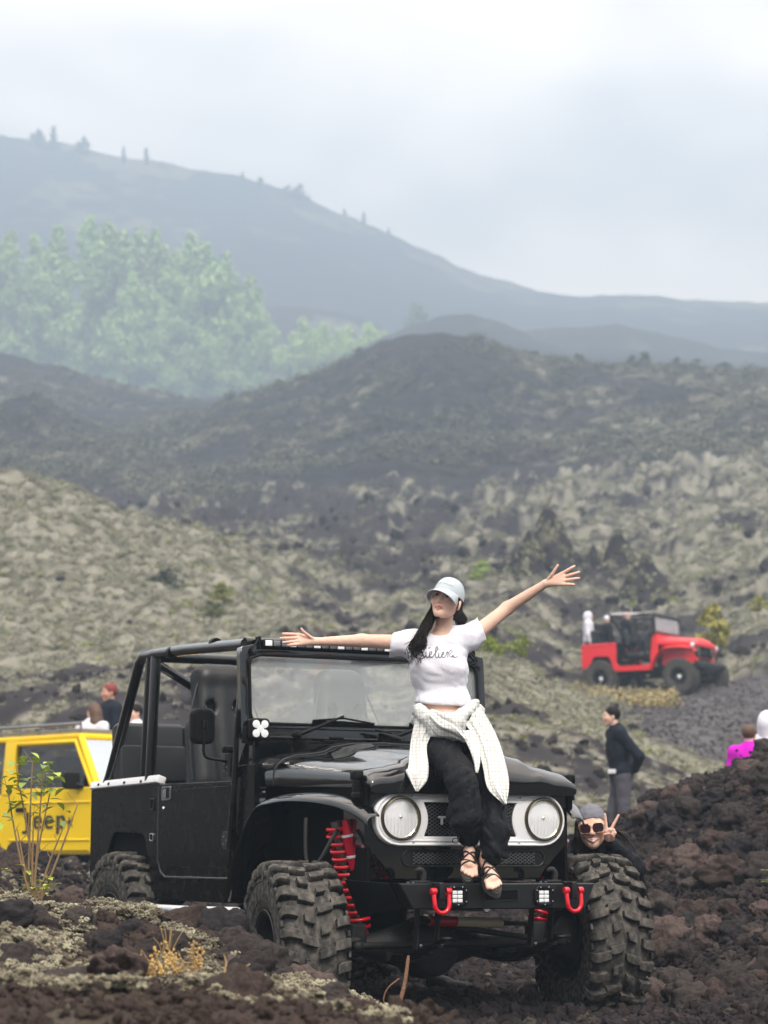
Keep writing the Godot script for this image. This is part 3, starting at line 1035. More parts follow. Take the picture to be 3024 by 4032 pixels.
	for z in [-3.0, -1.9, -0.5, 0.45]: mb.box(Vector3(0, 0.75, z), Vector3(0.62, 0.08, 0.09), 0.006)
	part("chassis_frame", mb, M.chassis, t)
	mb = MB.new()   # engine and gearbox mass
	mb.box(Vector3(0.0, 0.98, -0.15), Vector3(0.46, 0.50, 0.72), 0.05)
	mb.box(Vector3(0.0, 0.66, -0.9), Vector3(0.34, 0.24, 0.8), 0.06)
	mb.rod(Vector3(0.2, 0.60, -0.9), Vector3(-0.12, 0.50, 0.05), 0.03, 8)
	mb.rod(Vector3(0.2, 0.60, -1.1), Vector3(0.1, 0.52, -2.3), 0.035, 8)
	part("gearbox", mb, M.chassis, t)
	for ax in [[0.18, -0.14, 0.495], [-2.50, 0.10, 0.52]]:
		mb = MB.new()
		mb.rod(Vector3(-0.78, ax[2], ax[0]), Vector3(0.78, ax[2], ax[0]), 0.045, 14)
		mb.ell(Vector3(ax[1], ax[2] - 0.01, ax[0]), Vector3(0.18, 0.165, 0.17))
		mb.tube([Vector3(ax[1] - 0.36, ax[2], ax[0]), Vector3(ax[1] - 0.12, ax[2], ax[0])], [0.05, 0.12], 12)
		mb.tube([Vector3(ax[1] + 0.36, ax[2], ax[0]), Vector3(ax[1] + 0.12, ax[2], ax[0])], [0.05, 0.12], 12)
		disc(mb, Vector3(ax[1], ax[2] - 0.01, ax[0] + 0.10), Vector3(0, 0, 1), [Vector2(0.15, 0), Vector2(0.15, 0.02), Vector2(0.13, 0.05), Vector2(0.06, 0.085), Vector2(0.001, 0.09)], 20)
		for s in [-1, 1]:
			disc(mb, Vector3(0.72 * s, ax[2], ax[0]), Vector3(s, 0, 0), [Vector2(0.07, -0.06), Vector2(0.10, 0.0), Vector2(0.15, 0.04), Vector2(0.15, 0.06), Vector2(0.001, 0.06)], 20)
			mb.box(Vector3(0.34 * s, ax[2] - 0.05, ax[0]), Vector3(0.12, 0.06, 0.16), 0.01)
			mb.box(Vector3(0.55 * s, ax[2] + 0.06, ax[0] + 0.02), Vector3(0.09, 0.12, 0.10), 0.012)
		part("axle", mb, M.chassis, t)
		for s in [-1, 1]:
			for k in 5:
				mb = MB.new()
				var L := 0.62 - k * 0.09
				var lp := []
				for i in 9:
					var f := i / 8.0 * 2 - 1
					lp.append(Vector3(0.34 * s, ax[2] - 0.05 - k * 0.010 + f * f * 0.11 * (L / 0.62) * (L / 0.62), ax[0] + f * L))
				mb.tube(lp, 0.006, 4, false, true, 5.5, Vector3.RIGHT)
				part("spring_leaf", mb, M.chassis, t)
	wheel(t, Vector3(-0.885, o.get("yl", 0.47), 0.16), -1, o.get("steer", 0.0), 0.3, o.get("hub"))
	wheel(t, Vector3(0.90, o.get("yr", 0.505), 0.22), 1, o.get("steer", 0.0), 0.9, o.get("hub"))
	wheel(t, Vector3(-0.70, 0.52, -2.52), -1, 0.0, 0.5, o.get("hub"))
	wheel(t, Vector3(0.80, 0.50, -2.52), 1, 0.0, 1.1, o.get("hub"))
	if not big: return
	# ---- bumper with lamps, shackles and hooks
	mb = MB.new()
	mb.prism(PackedVector2Array([Vector2(-0.573, 0.826), Vector2(-0.491, 0.696), Vector2(0.538, 0.690), Vector2(0.600, 0.822)]), 0.60, 0.72, Transform3D.IDENTITY, 0.006)
	for s in [-1, 1]:
		var xb: float = 0.59 * s + 0.013
		mb.sheet([[Vector3(xb, 0.824, 0.61), Vector3(0.66 * s, 0.84, 0.30)], [Vector3(0.50 * s, 0.70, 0.61), Vector3(0.58 * s, 0.66, 0.30)]], 0.012)
	mb.box(Vector3(0, 0.76, 0.5), Vector3(0.62, 0.10, 0.25), 0.01)
	var bump := part("bumper", mb, M.satin, t)
	mb = MB.new()
	ring_plate(rrect(0.023, 0.762, 0.215, 0.062, 0.008), rrect(0.023, 0.762, 0.195, 0.046, 0.004), 0.719, 0.724, 0.001, Transform3D.IDENTITY, mb)
	var fr := part("winch_slot", mb, M.satin, bump)
	mb = MB.new()
	mb.box(Vector3(0.023, 0.762, 0.7205), Vector3(0.20, 0.05, 0.003), 0.001)
	part("slot_shade", mb, M.dark, fr)  # flat dark plate, its colour standing for shade in a recess
	mb = MB.new()
	disc(mb, Vector3(-0.005, 0.767, 0.722), Vector3(0, 0, 1), [Vector2(0.026, 0), Vector2(0.026, 0.002), Vector2(0.0005, 0.002)], 20)
	part("hole_shade", mb, M.black, fr)  # black disc on the surface, standing for the dark of a hole
	for c in [Vector2(-0.241, 0.760), Vector2(0.276, 0.757)]:
		mb = MB.new()
		var oc := PackedVector2Array()
		for q in [Vector2(0.058, 0.032), Vector2(0.036, 0.054), Vector2(-0.036, 0.054), Vector2(-0.058, 0.032), Vector2(-0.058, -0.032), Vector2(-0.036, -0.054), Vector2(0.036, -0.054), Vector2(0.058, -0.032)]: oc.append(c + q)
		ring_plate(ray_poly(oc, c, 48), ray_poly(rrect(c.x, c.y - 0.002, 0.066, 0.066, 0.004), c, 48), 0.719, 0.738, 0.004, Transform3D.IDENTITY, mb)
		var lamp := part("bumper_lamp", mb, M.black, bump)
		mb = MB.new()
		mb.box(Vector3(c.x, c.y - 0.002, 0.722), Vector3(0.07, 0.07, 0.006), 0.001)
		part("lamp_back", mb, M.steel, lamp)
		for i in 2:
			for j in 3:
				mb = MB.new()
				mb.box(Vector3(c.x - 0.0155 + i * 0.031, c.y - 0.023 + j * 0.021, 0.729), Vector3(0.028, 0.018, 0.01), 0.004)
				part("led", mb, M.lens_white, lamp)
		for q in [Vector2(-0.047, 0.028), Vector2(0.047, 0.028), Vector2(-0.047, -0.028), Vector2(0.047, -0.028), Vector2(0.0, -0.044), Vector2(-0.025, 0.044), Vector2(0.025, 0.044)]: bolt(lamp, Vector3(c.x + q.x, c.y + q.y, 0.738), Vector3(0, 0, 1), 0.005, M.chrome)
	for x in [-0.362, 0.428]:
		mb = MB.new()
		mb.box(Vector3(x, 0.787, 0.755), Vector3(0.034, 0.088, 0.075), 0.006)
		mb.box(Vector3(x, 0.826, 0.70), Vector3(0.05, 0.012, 0.06), 0.003)
		part("tow_tab", mb, M.satin, bump)
		mb = MB.new()
		var bow := [Vector3(x - 0.043, 0.79, 0.775), Vector3(x - 0.043, 0.755, 0.78)]
		for k in 11:
			var an := PI + PI * k / 10.0
			bow.append(Vector3(x + cos(an) * 0.042, 0.722 + sin(an) * 0.044, 0.785))
		bow += [Vector3(x + 0.043, 0.755, 0.78), Vector3(x + 0.043, 0.79, 0.775)]
		mb.tube(bow, 0.0118, 10)
		for s in [-1, 1]:
			disc(mb, Vector3(x + 0.043 * s, 0.785, 0.775), Vector3(s, 0, 0), [Vector2(0.017, -0.014), Vector2(0.019, -0.010), Vector2(0.019, 0.010), Vector2(0.016, 0.015), Vector2(0.001, 0.015)], 14)
		part("bow_shackle", mb, M.red, bump)
	for x in [-0.40, 0.39]:
		mb = MB.new()
		mb.tube(curve([Vector3(x + 0.02, 0.835, 0.62), Vector3(x + 0.025, 0.87, 0.62), Vector3(x + 0.01, 0.892, 0.62), Vector3(x - 0.012, 0.892, 0.62), Vector3(x - 0.02, 0.882, 0.62)], 12), [0.016, 0.017, 0.017, 0.017, 0.016, 0.016, 0.015, 0.014, 0.013, 0.012, 0.010, 0.008], 8)
		mb.box(Vector3(x, 0.832, 0.62), Vector3(0.09, 0.014, 0.06), 0.003)
		part("tow_hook", mb, M.chassis, bump)
		for q in [-0.09, -0.06]: bolt(bump, Vector3(x + q, 0.826, 0.66), Vector3.UP, 0.008)
	# ---- steering links, shackle plates, damper
	mb = MB.new()
	mb.rod(Vector3(-0.62, 0.505, 0.36), Vector3(0.66, 0.507, 0.36), 0.018)
	for x in [-0.62, 0.62]:
		mb.ell(Vector3(x, 0.507, 0.36), Vector3(0.032, 0.03, 0.03))
		mb.rod(Vector3(x, 0.507, 0.36), Vector3(x, 0.55, 0.36), 0.014)
		mb.box(Vector3(x * 1.03, 0.535, 0.28), Vector3(0.06, 0.03, 0.20), 0.01)
	part("tie_rod", mb, M.chassis, t)
	mb = MB.new()
	mb.rod(Vector3(-0.20, 0.615, 0.36), Vector3(0.42, 0.53, 0.36), 0.016)
	part("drag_link", mb, M.chassis, t)
	for x in [-0.385, -0.265, 0.30, 0.42]:
		mb = MB.new()
		mb.box(Vector3(x, 0.60, 0.56), Vector3(0.012, 0.22, 0.045), 0.004, Basis(Vector3.RIGHT, 0.12))
		part("shackle_plate", mb, M.chassis, t)
		bolt(t, Vector3(x, 0.51, 0.60), Vector3(0, 0, 1), 0.009)
	mb = MB.new()
	mb.rod(Vector3(-0.06, 0.622, 0.40), Vector3(0.215, 0.612, 0.40), 0.026, 14)
	var dam := part("steering_damper", mb, M.cream, t)
	mb = MB.new()
	var bel := []
	var brd := []
	for k in 19:
		bel.append(Vector3(-0.22 + k * 0.009, 0.628 - k * 0.0003, 0.40)); brd.append(0.022 if k % 2 == 0 else 0.030)
	mb.tube(bel, brd, 12)
	part("bellows", mb, M.red, dam)
	mb = MB.new()
	mb.rod(Vector3(0.215, 0.612, 0.40), Vector3(0.40, 0.607, 0.38), 0.012)
	mb.rod(Vector3(-0.33, 0.632, 0.40), Vector3(-0.22, 0.628, 0.40), 0.012)
	part("damper_rod", mb, M.chassis, dam)
	# ---- coil-over shocks
	for q in [[Vector3(-0.672, 1.16, 0.19), Vector3(-0.495, 0.515, 0.19), -1], [Vector3(0.672, 1.14, 0.17), Vector3(0.575, 0.55, 0.17), 1]]:
		var A: Vector3 = q[0]
		var B: Vector3 = q[1]
		var dir := (B - A).normalized()
		var L := A.distance_to(B)
		var px := dir.cross(Vector3(0, 0, 1)).normalized()
		mb = MB.new()
		mb.rod(A + dir * 0.02, A + dir * (L * 0.45), 0.026, 12)
		mb.rod(A + dir * L * 0.45, A + dir * (L * 0.9), 0.012, 10)
		var sh := part("coilover", mb, M.steel, t)
		mb = MB.new()
		var hel := []
		var turns := 13.0
		for k in 210:
			var f := k / 209.0
			var an := f * turns * TAU
			hel.append(A + dir * (0.05 + f * (L * 0.86 - 0.05)) + (px * cos(an) + Vector3(0, 0, 1) * sin(an)) * 0.055)
		mb.tube(hel, 0.0105, 7)
		part("coil_spring", mb, M.red, sh)
		mb = MB.new()
		disc(mb, A + dir * L * 0.865, dir, [Vector2(0.054, 0), Vector2(0.056, 0.006), Vector2(0.056, 0.016), Vector2(0.035, 0.022), Vector2(0.035, 0.05), Vector2(0.025, 0.055)], 20)
		mb.rod(A + dir * L * 0.9, B, 0.021, 12)
		mb.ell(B, Vector3(0.028, 0.028, 0.028))
		part("lower_mount", mb, M.red_metal, sh)
		mb = MB.new()
		disc(mb, A + dir * L * 0.47, dir, [Vector2(0.02, 0), Vector2(0.036, 0.004), Vector2(0.040, 0.02), Vector2(0.034, 0.036), Vector2(0.02, 0.04)], 18)
		part("spring_divider", mb, M.cream, sh)
		mb = MB.new()
		var rA := A + Vector3(0.028, -0.03, 0.085)
		var rB := rA + dir * 0.26
		mb.rod(rA - dir * 0.02, rA + dir * 0.05, 0.018, 14, 0.030)
		var rp := []
		for k in 40:
			var an := TAU * k / 40.0
			var rr := 0.036 + (0.0013 if k % 2 == 0 else -0.0013)
			rp.append(Vector2(cos(an), sin(an)) * rr)
		var bs := Basis(px, px.cross(dir) * -1.0, dir)
		mb.prism(PackedVector2Array(rp), 0.05, 0.235, Transform3D(bs, rA), 0.0)
		disc(mb, rA + dir * 0.235, dir, [Vector2(0.036, 0), Vector2(0.035, 0.008), Vector2(0.001, 0.009)], 20)
		var rs := part("reservoir", mb, M.red_metal, sh)
		for f in [0.055, 0.165]:
			mb = MB.new()
			disc(mb, rA + dir * f, dir, [Vector2(0.0385, 0), Vector2(0.0405, 0.001), Vector2(0.0405, 0.013), Vector2(0.0385, 0.014)], 24)
			part("clamp", mb, M.white, rs)
		mb = MB.new()
		mb.tube(curve([A + Vector3(-0.01, -0.06, 0.06), A + Vector3(-0.05 , -0.12, 0.06), A + Vector3(-0.11, -0.24, 0.02), A + Vector3(-0.15, -0.22, -0.02), A + Vector3(-0.14, 0.0, -0.05)], 16), 0.011, 8)
		part("hose", mb, M.chassis, sh)
	# ---- rock slider
	for s in [-1, 1]:
		mb = MB.new()
		mb.tube([Vector3(0.72 * s, 0.665, -2.16), Vector3(0.79 * s, 0.655, -2.06), Vector3(0.80 * s, 0.655, -1.4), Vector3(0.80 * s, 0.662, -0.74)], 0.022, 14)
		part("rock_slider", mb, M.silver, t)
	# ---- light bar
	mb = MB.new()
	mb.box(Vector3(0, 2.150, -0.735), Vector3(1.34, 0.046, 0.05), 0.006)
	var lb := part("light_bar", mb, M.black, t)
	for s in [-1, 1]:
		mb = MB.new()
		mb.tube(curve([Vector3(0.68 * s, 2.17, -0.75), Vector3(0.72 * s, 2.13, -0.73), Vector3(0.735 * s, 2.10, -0.73), Vector3(0.70 * s, 2.085, -0.74)], 10), 0.006, 6)
		mb.box(Vector3(0.68 * s, 2.155, -0.755), Vector3(0.012, 0.07, 0.06), 0.003)
		part("bar_bracket", mb, M.black, lb)
	for k in 26:
		mb = MB.new()
		mb.box(Vector3(-0.635 + k * 0.0508, 2.151, -0.711), Vector3(0.043, 0.032, 0.012), 0.006)
		part("led", mb, M.lens_white if k % 3 == 0 else M.steel, lb)
	# ---- cube lamp on the left pillar
	mb = MB.new()
	mb.prism(rrect(-0.712, 1.664, 0.118, 0.118, 0.022), -0.70, -0.645, Transform3D.IDENTITY, 0.008)
	mb.rod(Vector3(-0.712, 1.61, -0.68), Vector3(-0.712, 1.57, -0.69), 0.01, 8)
	mb.box(Vector3(-0.765, 1.63, -0.72), Vector3(0.05, 0.09, 0.03), 0.005)
	var pod := part("pillar_lamp", mb, M.black, t)
	for q in [Vector2(0, 0), Vector2(-0.026, 0.026), Vector2(0.026, 0.026), Vector2(-0.026, -0.026), Vector2(0.026, -0.026)]:
		mb = MB.new()
		disc(mb, Vector3(-0.712 + q.x, 1.664 + q.y, -0.6455), Vector3(0, 0, 1), [Vector2(0.0225, 0), Vector2(0.0218, 0.002 + absf(q.x) * 0.02), Vector2(0.0005, 0.0025 + absf(q.x) * 0.02)], 18)
		part("led", mb, M.lens_white, pod)
	# ---- mirrors on bent arms
	for s in [-1, 1]:
		mb = MB.new()
		mb.tube(curve([Vector3(0.745 * s, 1.485, -0.97), Vector3(0.80 * s, 1.50, -0.985), Vector3(0.875 * s, 1.512, -1.0), Vector3(0.90 * s, 1.54, -1.0), Vector3(0.902 * s, 1.60, -1.0), Vector3(0.905 * s, 1.70, -1.0)], 18), 0.0085, 8)
		mb.box(Vector3(0.755 * s, 1.49, -0.955), Vector3(0.03, 0.10, 0.11), 0.006)
		mb.box(Vector3(0.775 * s, 1.56, -0.93), Vector3(0.07, 0.04, 0.06), 0.008)
		var arm := part("mirror_arm", mb, M.black, t)
		mb = MB.new()
		mb.prism(rrect(0.9 * s, 1.693, 0.150, 0.205, 0.045), -1.05, -1.005, Transform3D.IDENTITY, 0.012)
		mb.prism(rrect(0.9 * s, 1.693, 0.118, 0.172, 0.035), -1.006, -1.0, Transform3D.IDENTITY, 0.004)
		mb.box(Vector3(0.9 * s, 1.70, -0.993), Vector3(0.03, 0.05, 0.02), 0.006)
		part("mirror", mb, M.black, arm)

# ---------------------------------------------------------------- the lie of the land
# height profiles across the view at growing distances; between them the land is interpolated
const LAND := [
	[5.0, [-900, 2330, 1659, 2420, 2500, 2420]],
	[7.0, [-900, 2200, 0, 2205, 400, 2215, 850, 2280, 1659, 2330, 2500, 2300]],
	[8.5, [-900, 2070, 0, 2096.9, 200, 2124, 400, 2149, 600, 2202.2, 850, 2250, 1000, 2290, 1659, 2320, 2500, 2260]],
	[10.0, [-900, 1965, 0, 1983.9, 130, 2019, 220, 2019, 330, 2019, 420, 2059, 520, 2119, 640, 2175.2, 760, 2218.6, 850, 2250, 1000, 2290, 1300, 2300, 1659, 2290, 2500, 2200]],
	[10.6, [-900, 1950, 0, 1963.9, 130, 2000, 200, 2009, 330, 2014, 430, 2059, 520, 2119, 640, 2177.2, 760, 2228.6, 850, 2260, 1000, 2290, 1659, 2280, 2500, 2180]],
	[11.5, [-900, 1960, 0, 1986.9, 150, 2034, 340, 2054, 520, 2144, 640, 2217.2, 760, 2263.6, 850, 2262, 1659, 2250, 2500, 2100]],
	[12.5, [-900, 1970, 0, 1985, 150, 2030, 340, 2120, 500, 2200, 700, 2228, 1450, 2226, 1540, 2200, 1659, 2170, 2500, 2000]],
	[14.3, [-900, 1940, 0, 1965, 140, 2040, 250, 2140, 500, 2168, 700, 2172, 960, 2165, 1250, 2172, 1400, 2160, 1480, 2110, 1659, 2030, 2500, 1820]],
	[15.8, [-900, 1900, 0, 1925, 140, 1990, 250, 2100, 500, 2130, 700, 2135, 960, 2110, 1200, 2110, 1380, 2050, 1480, 1985, 1659, 1900, 2500, 1700]],
	[18.0, [-900, 1880, 0, 1892, 180, 1905, 400, 1985, 700, 2040, 960, 2030, 1200, 1995, 1360, 1900, 1480, 1825, 1659, 1755, 2500, 1620]],
	[20.0, [-900, 1875, 0, 1880, 180, 1885, 400, 1900, 700, 1930, 960, 1930, 1200, 1880, 1300, 1810, 1360, 1772, 1440, 1730, 1540, 1690, 1610, 1655, 1659, 1640, 2500, 1590]],
	[22.0, [-900, 1890, 400, 1890, 960, 1890, 1340, 1840, 1500, 1800, 1659, 1740, 2500, 1700]],
	[25.0, [-900, 1900, 200, 1905, 400, 1900, 700, 1870, 1050, 1840, 1340, 1845, 1659, 1800, 2500, 1780]],
	[27.0, [-900, 1890, 0, 1890, 400, 1880, 1050, 1815, 1340, 1842, 1659, 1795, 2500, 1770]],
	[29.0, [-900, 1800, 0, 1800, 400, 1800, 700, 1800, 1050, 1745, 1340, 1775, 1659, 1785, 2500, 1770]],
	[32.0, [-900, 1680, 0, 1690, 300, 1690, 700, 1680, 1050, 1640, 1200, 1660, 1340, 1690, 1500, 1735, 1659, 1765, 2500, 1765]],
	[36.0, [-900, 1580, 0, 1580, 200, 1545, 300, 1560, 500, 1570, 700, 1550, 1050, 1535, 1120, 1532, 1200, 1556, 1340, 1590, 1430, 1612, 1550, 1660, 1659, 1720, 2500, 1740]],
	[39.0, [-900, 1500, 0, 1500, 100, 1475, 220, 1462, 330, 1490, 450, 1520, 700, 1500, 1000, 1480, 1120, 1545, 1200, 1575, 1340, 1600, 1450, 1618, 1550, 1640, 1659, 1680, 2500, 1720]],
	[45.0, [-900, 1480, 0, 1490, 200, 1478, 330, 1490, 500, 1470, 700, 1450, 900, 1440, 1040, 1438, 1120, 1448, 1200, 1478, 1280, 1525, 1340, 1555, 1450, 1562, 1659, 1572, 2500, 1600]],
	[52.0, [-900, 1400, 0, 1420, 300, 1430, 500, 1420, 700, 1420, 1040, 1430, 1150, 1480, 1250, 1520, 1340, 1525, 1659, 1525, 2500, 1560]],
	[58.0, [-900, 1300, 0, 1330, 300, 1360, 500, 1370, 700, 1385, 1040, 1405, 1150, 1470, 1250, 1498, 1450, 1504, 1580, 1496, 1659, 1480, 2500, 1500]],
	[64.0, [-900, 1200, 0, 1240, 200, 1265, 400, 1300, 600, 1350, 700, 1375, 850, 1370, 1000, 1360, 1150, 1390, 1250, 1440, 1450, 1452, 1560, 1430, 1659, 1400, 2500, 1400]],
	[80.0, [-900, 960, -100, 1015, 0, 1032, 40, 1028, 100, 1040, 150, 1042, 200, 1072, 260, 1110, 350, 1142, 430, 1152, 500, 1185, 600, 1238, 690, 1285, 760, 1320, 850, 1300, 1000, 1285, 1150, 1280, 1250, 1320, 1450, 1350, 1659, 1320, 2500, 1300]],
	[90.0, [-900, 1050, 0, 1110, 350, 1200, 560, 1200, 640, 1188, 760, 1215, 850, 1262, 1000, 1250, 1150, 1235, 1200, 1218, 1300, 1255, 1400, 1275, 1550, 1240, 1659, 1230, 2500, 1200]],
	[110.0, [-900, 1100, 0, 1150, 350, 1165, 560, 1200, 690, 1215, 850, 1205, 1000, 1190, 1200, 1175, 1400, 1185, 1659, 1140, 2500, 1100]],
	[135.0, [-900, 1040, 0, 1095, 350, 1130, 690, 1140, 850, 1115, 1000, 1130, 1200, 1105, 1400, 1110, 1659, 1065, 2500, 1050]],
	[165.0, [-900, 1000, 0, 1050, 350, 1095, 690, 1075, 850, 1050, 1000, 1055, 1200, 1035, 1400, 1025, 1659, 990, 2500, 980]],
]
const HILL := [
	[158.0, [-900, 1035, 0, 1075, 350, 1115, 690, 1100, 850, 1080, 1000, 1085, 1200, 1065, 1400, 1055, 1659, 1025, 2500, 1010]],
	[200.0, [-900, 900, 0, 960, 100, 975, 200, 985, 350, 1000, 500, 1000, 690, 960, 850, 930, 1000, 935, 1200, 930, 1400, 900, 1659, 880, 2500, 860]],
	[225.0, [-900, 830, 0, 875, 60, 862, 130, 900, 220, 940, 350, 945, 440, 915, 520, 895, 690, 862, 850, 820, 960, 800, 1100, 815, 1200, 840, 1400, 835, 1659, 830, 2500, 800]],
	[250.0, [-900, 850, 0, 900, 200, 930, 300, 930, 440, 882, 520, 853, 600, 834, 680, 803, 760, 768, 830, 738, 900, 719, 960, 713, 1020, 722, 1100, 752, 1160, 770, 1200, 776, 1250, 786, 1330, 794, 1400, 782, 1480, 791, 1560, 795, 1659, 800, 2500, 840]],
	[272.0, [-900, 830, 0, 870, 200, 900, 300, 905, 440, 900, 600, 880, 760, 830, 960, 780, 1160, 820, 1330, 840, 1659, 850, 2500, 880]],
	[320.0, [-900, 700, -200, 742, 0, 768, 100, 790, 200, 816, 300, 846, 380, 862, 440, 866, 600, 905, 960, 900, 1659, 900, 2500, 900]],
	[345.0, [-900, 760, 0, 820, 200, 850, 400, 880, 1659, 920, 2500, 920]],
]
const FAR_HILL := [
	[345.0, [-900, 860, 0, 870, 400, 880, 800, 850, 1659, 910, 2500, 920]],
	[380.0, [-900, 860, 0, 865, 400, 870, 600, 835, 840, 830, 1659, 850, 2500, 860]],
	[400.0, [-900, 870, 0, 870, 600, 850, 840, 770, 1000, 770, 1659, 810, 2500, 830]],
	[470.0, [-900, 870, 0, 870, 560, 868, 640, 840, 740, 775, 840, 724, 900, 702, 960, 685, 1020, 679, 1080, 692, 1130, 712, 1170, 735, 1230, 745, 1659, 790, 2500, 820]],
	[500.0, [-900, 875, 0, 875, 560, 870, 740, 800, 840, 760, 1170, 755, 1659, 800, 2500, 820]],
	[540.0, [-900, 875, 0, 875, 560, 860, 740, 780, 900, 740, 1100, 722, 1180, 712, 1250, 706, 1340, 698, 1420, 716, 1500, 736, 1580, 752, 1659, 760, 2500, 800]],
	[570.0, [-900, 860, 0, 860, 600, 840, 900, 760, 1659, 790, 2500, 810]],
]
const RIDGE := [
	[560.0, [-900, 850, 0, 850, 600, 830, 900, 770, 1659, 790, 2500, 810]],
	[620.0, [-900, 700, 300, 650, 450, 645, 540, 655, 600, 657, 700, 668, 760, 680, 820, 700, 850, 718, 1000, 735, 1659, 770, 2500, 800]],
	[650.0, [-900, 720, 300, 690, 600, 700, 850, 730, 1659, 760, 2500, 780]],
]
const SLOPE := [
	[645.0, [-900, 780, 600, 780, 1000, 800, 1659, 830, 2500, 840]],
	[700.0, [-900, 600, 0, 640, 600, 670, 1000, 700, 1300, 710, 1659, 730, 2500, 740]],
	[900.0, [-900, 60, -400, 200, -150, 265, 0, 296, 60, 303, 130, 313, 200, 328, 300, 343, 400, 362, 500, 383, 560, 397, 620, 412, 680, 438, 750, 466, 800, 487, 850, 508, 900, 535, 950, 556, 1000, 578, 1050, 598, 1100, 614, 1150, 628, 1200, 635, 1300, 641, 1400, 645, 1659, 655, 2000, 668, 2500, 690]],
	[970.0, [-900, 160, 0, 380, 600, 480, 1000, 620, 1659, 690, 2500, 720]],
]

func look_y(v: float, D: float) -> float:
	return EYE.y + D * tan(0.15011 + atan((1106.0 - v) / 4920.0))

var tables := {}

func table(land: Array) -> Array:
	if tables.has(land): return tables[land]
	var o := []
	for st in land:
		var row := PackedFloat32Array()
		for j in 341:
			var u := 829.5 + (-0.34 + j * 0.002) * 4920.0
			var a: Array = st[1]
			var v: float = a[1] if u < a[0] else a[a.size() - 1]
			for k in range(0, a.size() - 2, 2):
				if u >= a[k] and u <= a[k + 2]:
					var f: float = (u - a[k]) / (a[k + 2] - a[k])
					v = lerpf(a[k + 1], a[k + 3], lerpf(f, f * f * (3.0 - 2.0 * f), 0.5))
					break
			row.append(look_y(v, st[0]))
		o.append([st[0], row])
	tables[land] = o
	return o

func land_y(land: Array, s: float, D: float) -> float:
	var t := table(land)
	var k := 0
	while k < t.size() - 2 and t[k + 1][0] < D: k += 1
	var f := clampf((D - t[k][0]) / (t[k + 1][0] - t[k][0]), 0.0, 1.0)
	var x := clampf((s + 0.34) / 0.002, 0.0, 339.99)
	var j := int(x)
	var g := x - j
	return lerpf(lerpf(t[k][1][j], t[k][1][j + 1], g), lerpf(t[k + 1][1][j], t[k + 1][1][j + 1], g), f)

var n_lump := noise(41, 2.6, 2, FastNoiseLite.TYPE_CELLULAR)
var n_grit := noise(42, 9.0, 2, FastNoiseLite.TYPE_CELLULAR)
var n_roll := noise(43, 0.55, 3)
var n_crag := noise(44, 0.05, 4)
var n_moss := noise(45, 0.9, 4)
var n_far := noise(46, 0.03, 4)
var n_tone := noise(47, 0.35, 3)

func rough(x: float, z: float, D: float) -> float:
	var near := clampf(1.3 - D / 40.0, 0.12, 1.0)
	var h := -n_lump.get_noise_2d(x, z) * 0.075 * near + n_roll.get_noise_2d(x, z) * 0.10 * minf(1.0, near + 0.3)
	if D < 26.0: h -= n_grit.get_noise_2d(x, z) * 0.030
	if D > 24.0:
		var k := clampf((D - 24.0) / 20.0, 0.0, 1.0)
		if not on_road(x / D, D): h += n_crag.get_noise_2d(x * 3.0, z * 3.0) * (0.007 + 0.006 * clampf((D - 85.0) / 15.0, 0.0, 1.0)) * D * k + (0.35 - absf(n_crag.get_noise_2d(x * 7.0, z * 7.0))) * 0.007 * D * k + n_crag.get_noise_2d(x * 24.0, z * 24.0) * 0.0028 * D * k
	return h

func on_road(s: float, D: float) -> bool:
	return D > 37.0 and D < 64.0 and s > lerpf(0.122, 0.090, (D - 37.0) / 22.0) + 0.004 * sin(D * 1.7) and D < 59.0 + 0.8 * sin(s * 90.0)

func ground_y(x: float, z: float) -> float:
	var D := -z
	return land_y(LAND, x / D, D) + rough(x, z, D) * (0.25 if on_road(x / D, D) else 1.0)

func moss(x: float, z: float, D: float, s: float) -> float:   # how much moss and lichen lies here, 0 to 1
	var n := n_moss.get_noise_2d(x * 1.3, z * 1.3) + 0.4 * n_tone.get_noise_2d(x * 9.0, z * 9.0)
	var lim := 0.75
	if D < 12.0: lim = lerpf(0.10, 0.34, clampf((s + 0.03) / 0.04, 0.0, 1.0)) if s < 0.012 else 0.8
	elif D < 24.0: lim = 0.12 if s < -0.10 else 0.62
	elif D < 48.0:
		n = n_far.get_noise_2d(x * 14.0, z * 14.0) + 0.5 * n_moss.get_noise_2d(x * 2.0, z * 2.0)
		lim = 0.25 if s < -0.02 else 0.05
		if D > 40.0 and s > 0.02 and s < 0.1: lim = -0.5
	else:
		n = n_far.get_noise_2d(x * 5.0, z * 5.0) + 0.6 * n_far.get_noise_2d(x * 22.0, z * 22.0)
		if s < -0.02 and D < 86.0: lim = -0.75 + 0.85 * clampf((s + 0.065) / 0.045, 0.0, 1.0)
		elif D < 86.0: lim = 0.08
		else: lim = 0.42 - 0.44 * clampf((s - 0.03) / 0.06, 0.0, 1.0) - 0.12 * clampf((s + 0.02) / 0.05, 0.0, 1.0)
	return smoothstep(lim - 0.08, lim + 0.14, n)

func polar_grid(called: String, land: Array, cols: Array, rows: Array, m: Material, shape: Variant, label := "") -> MeshInstance3D:
	var mb := MB.new()
	var nc := cols.size()
	for D in rows:
		for s in cols:
			var x: float = s * D
			var q: Array = shape.call(x, -D, D, s)
			mb.tint = q[1]
			mb.p(Vector3(x, q[0], -D), Vector2(x, D) * 0.1)
	for i in rows.size() - 1:
		for j in nc - 1:
			var a := i * nc + j
			mb.quad(a, a + 1, a + nc + 1, a + nc)
	return tag(part(called, mb, m, self), label, "", "", "structure")

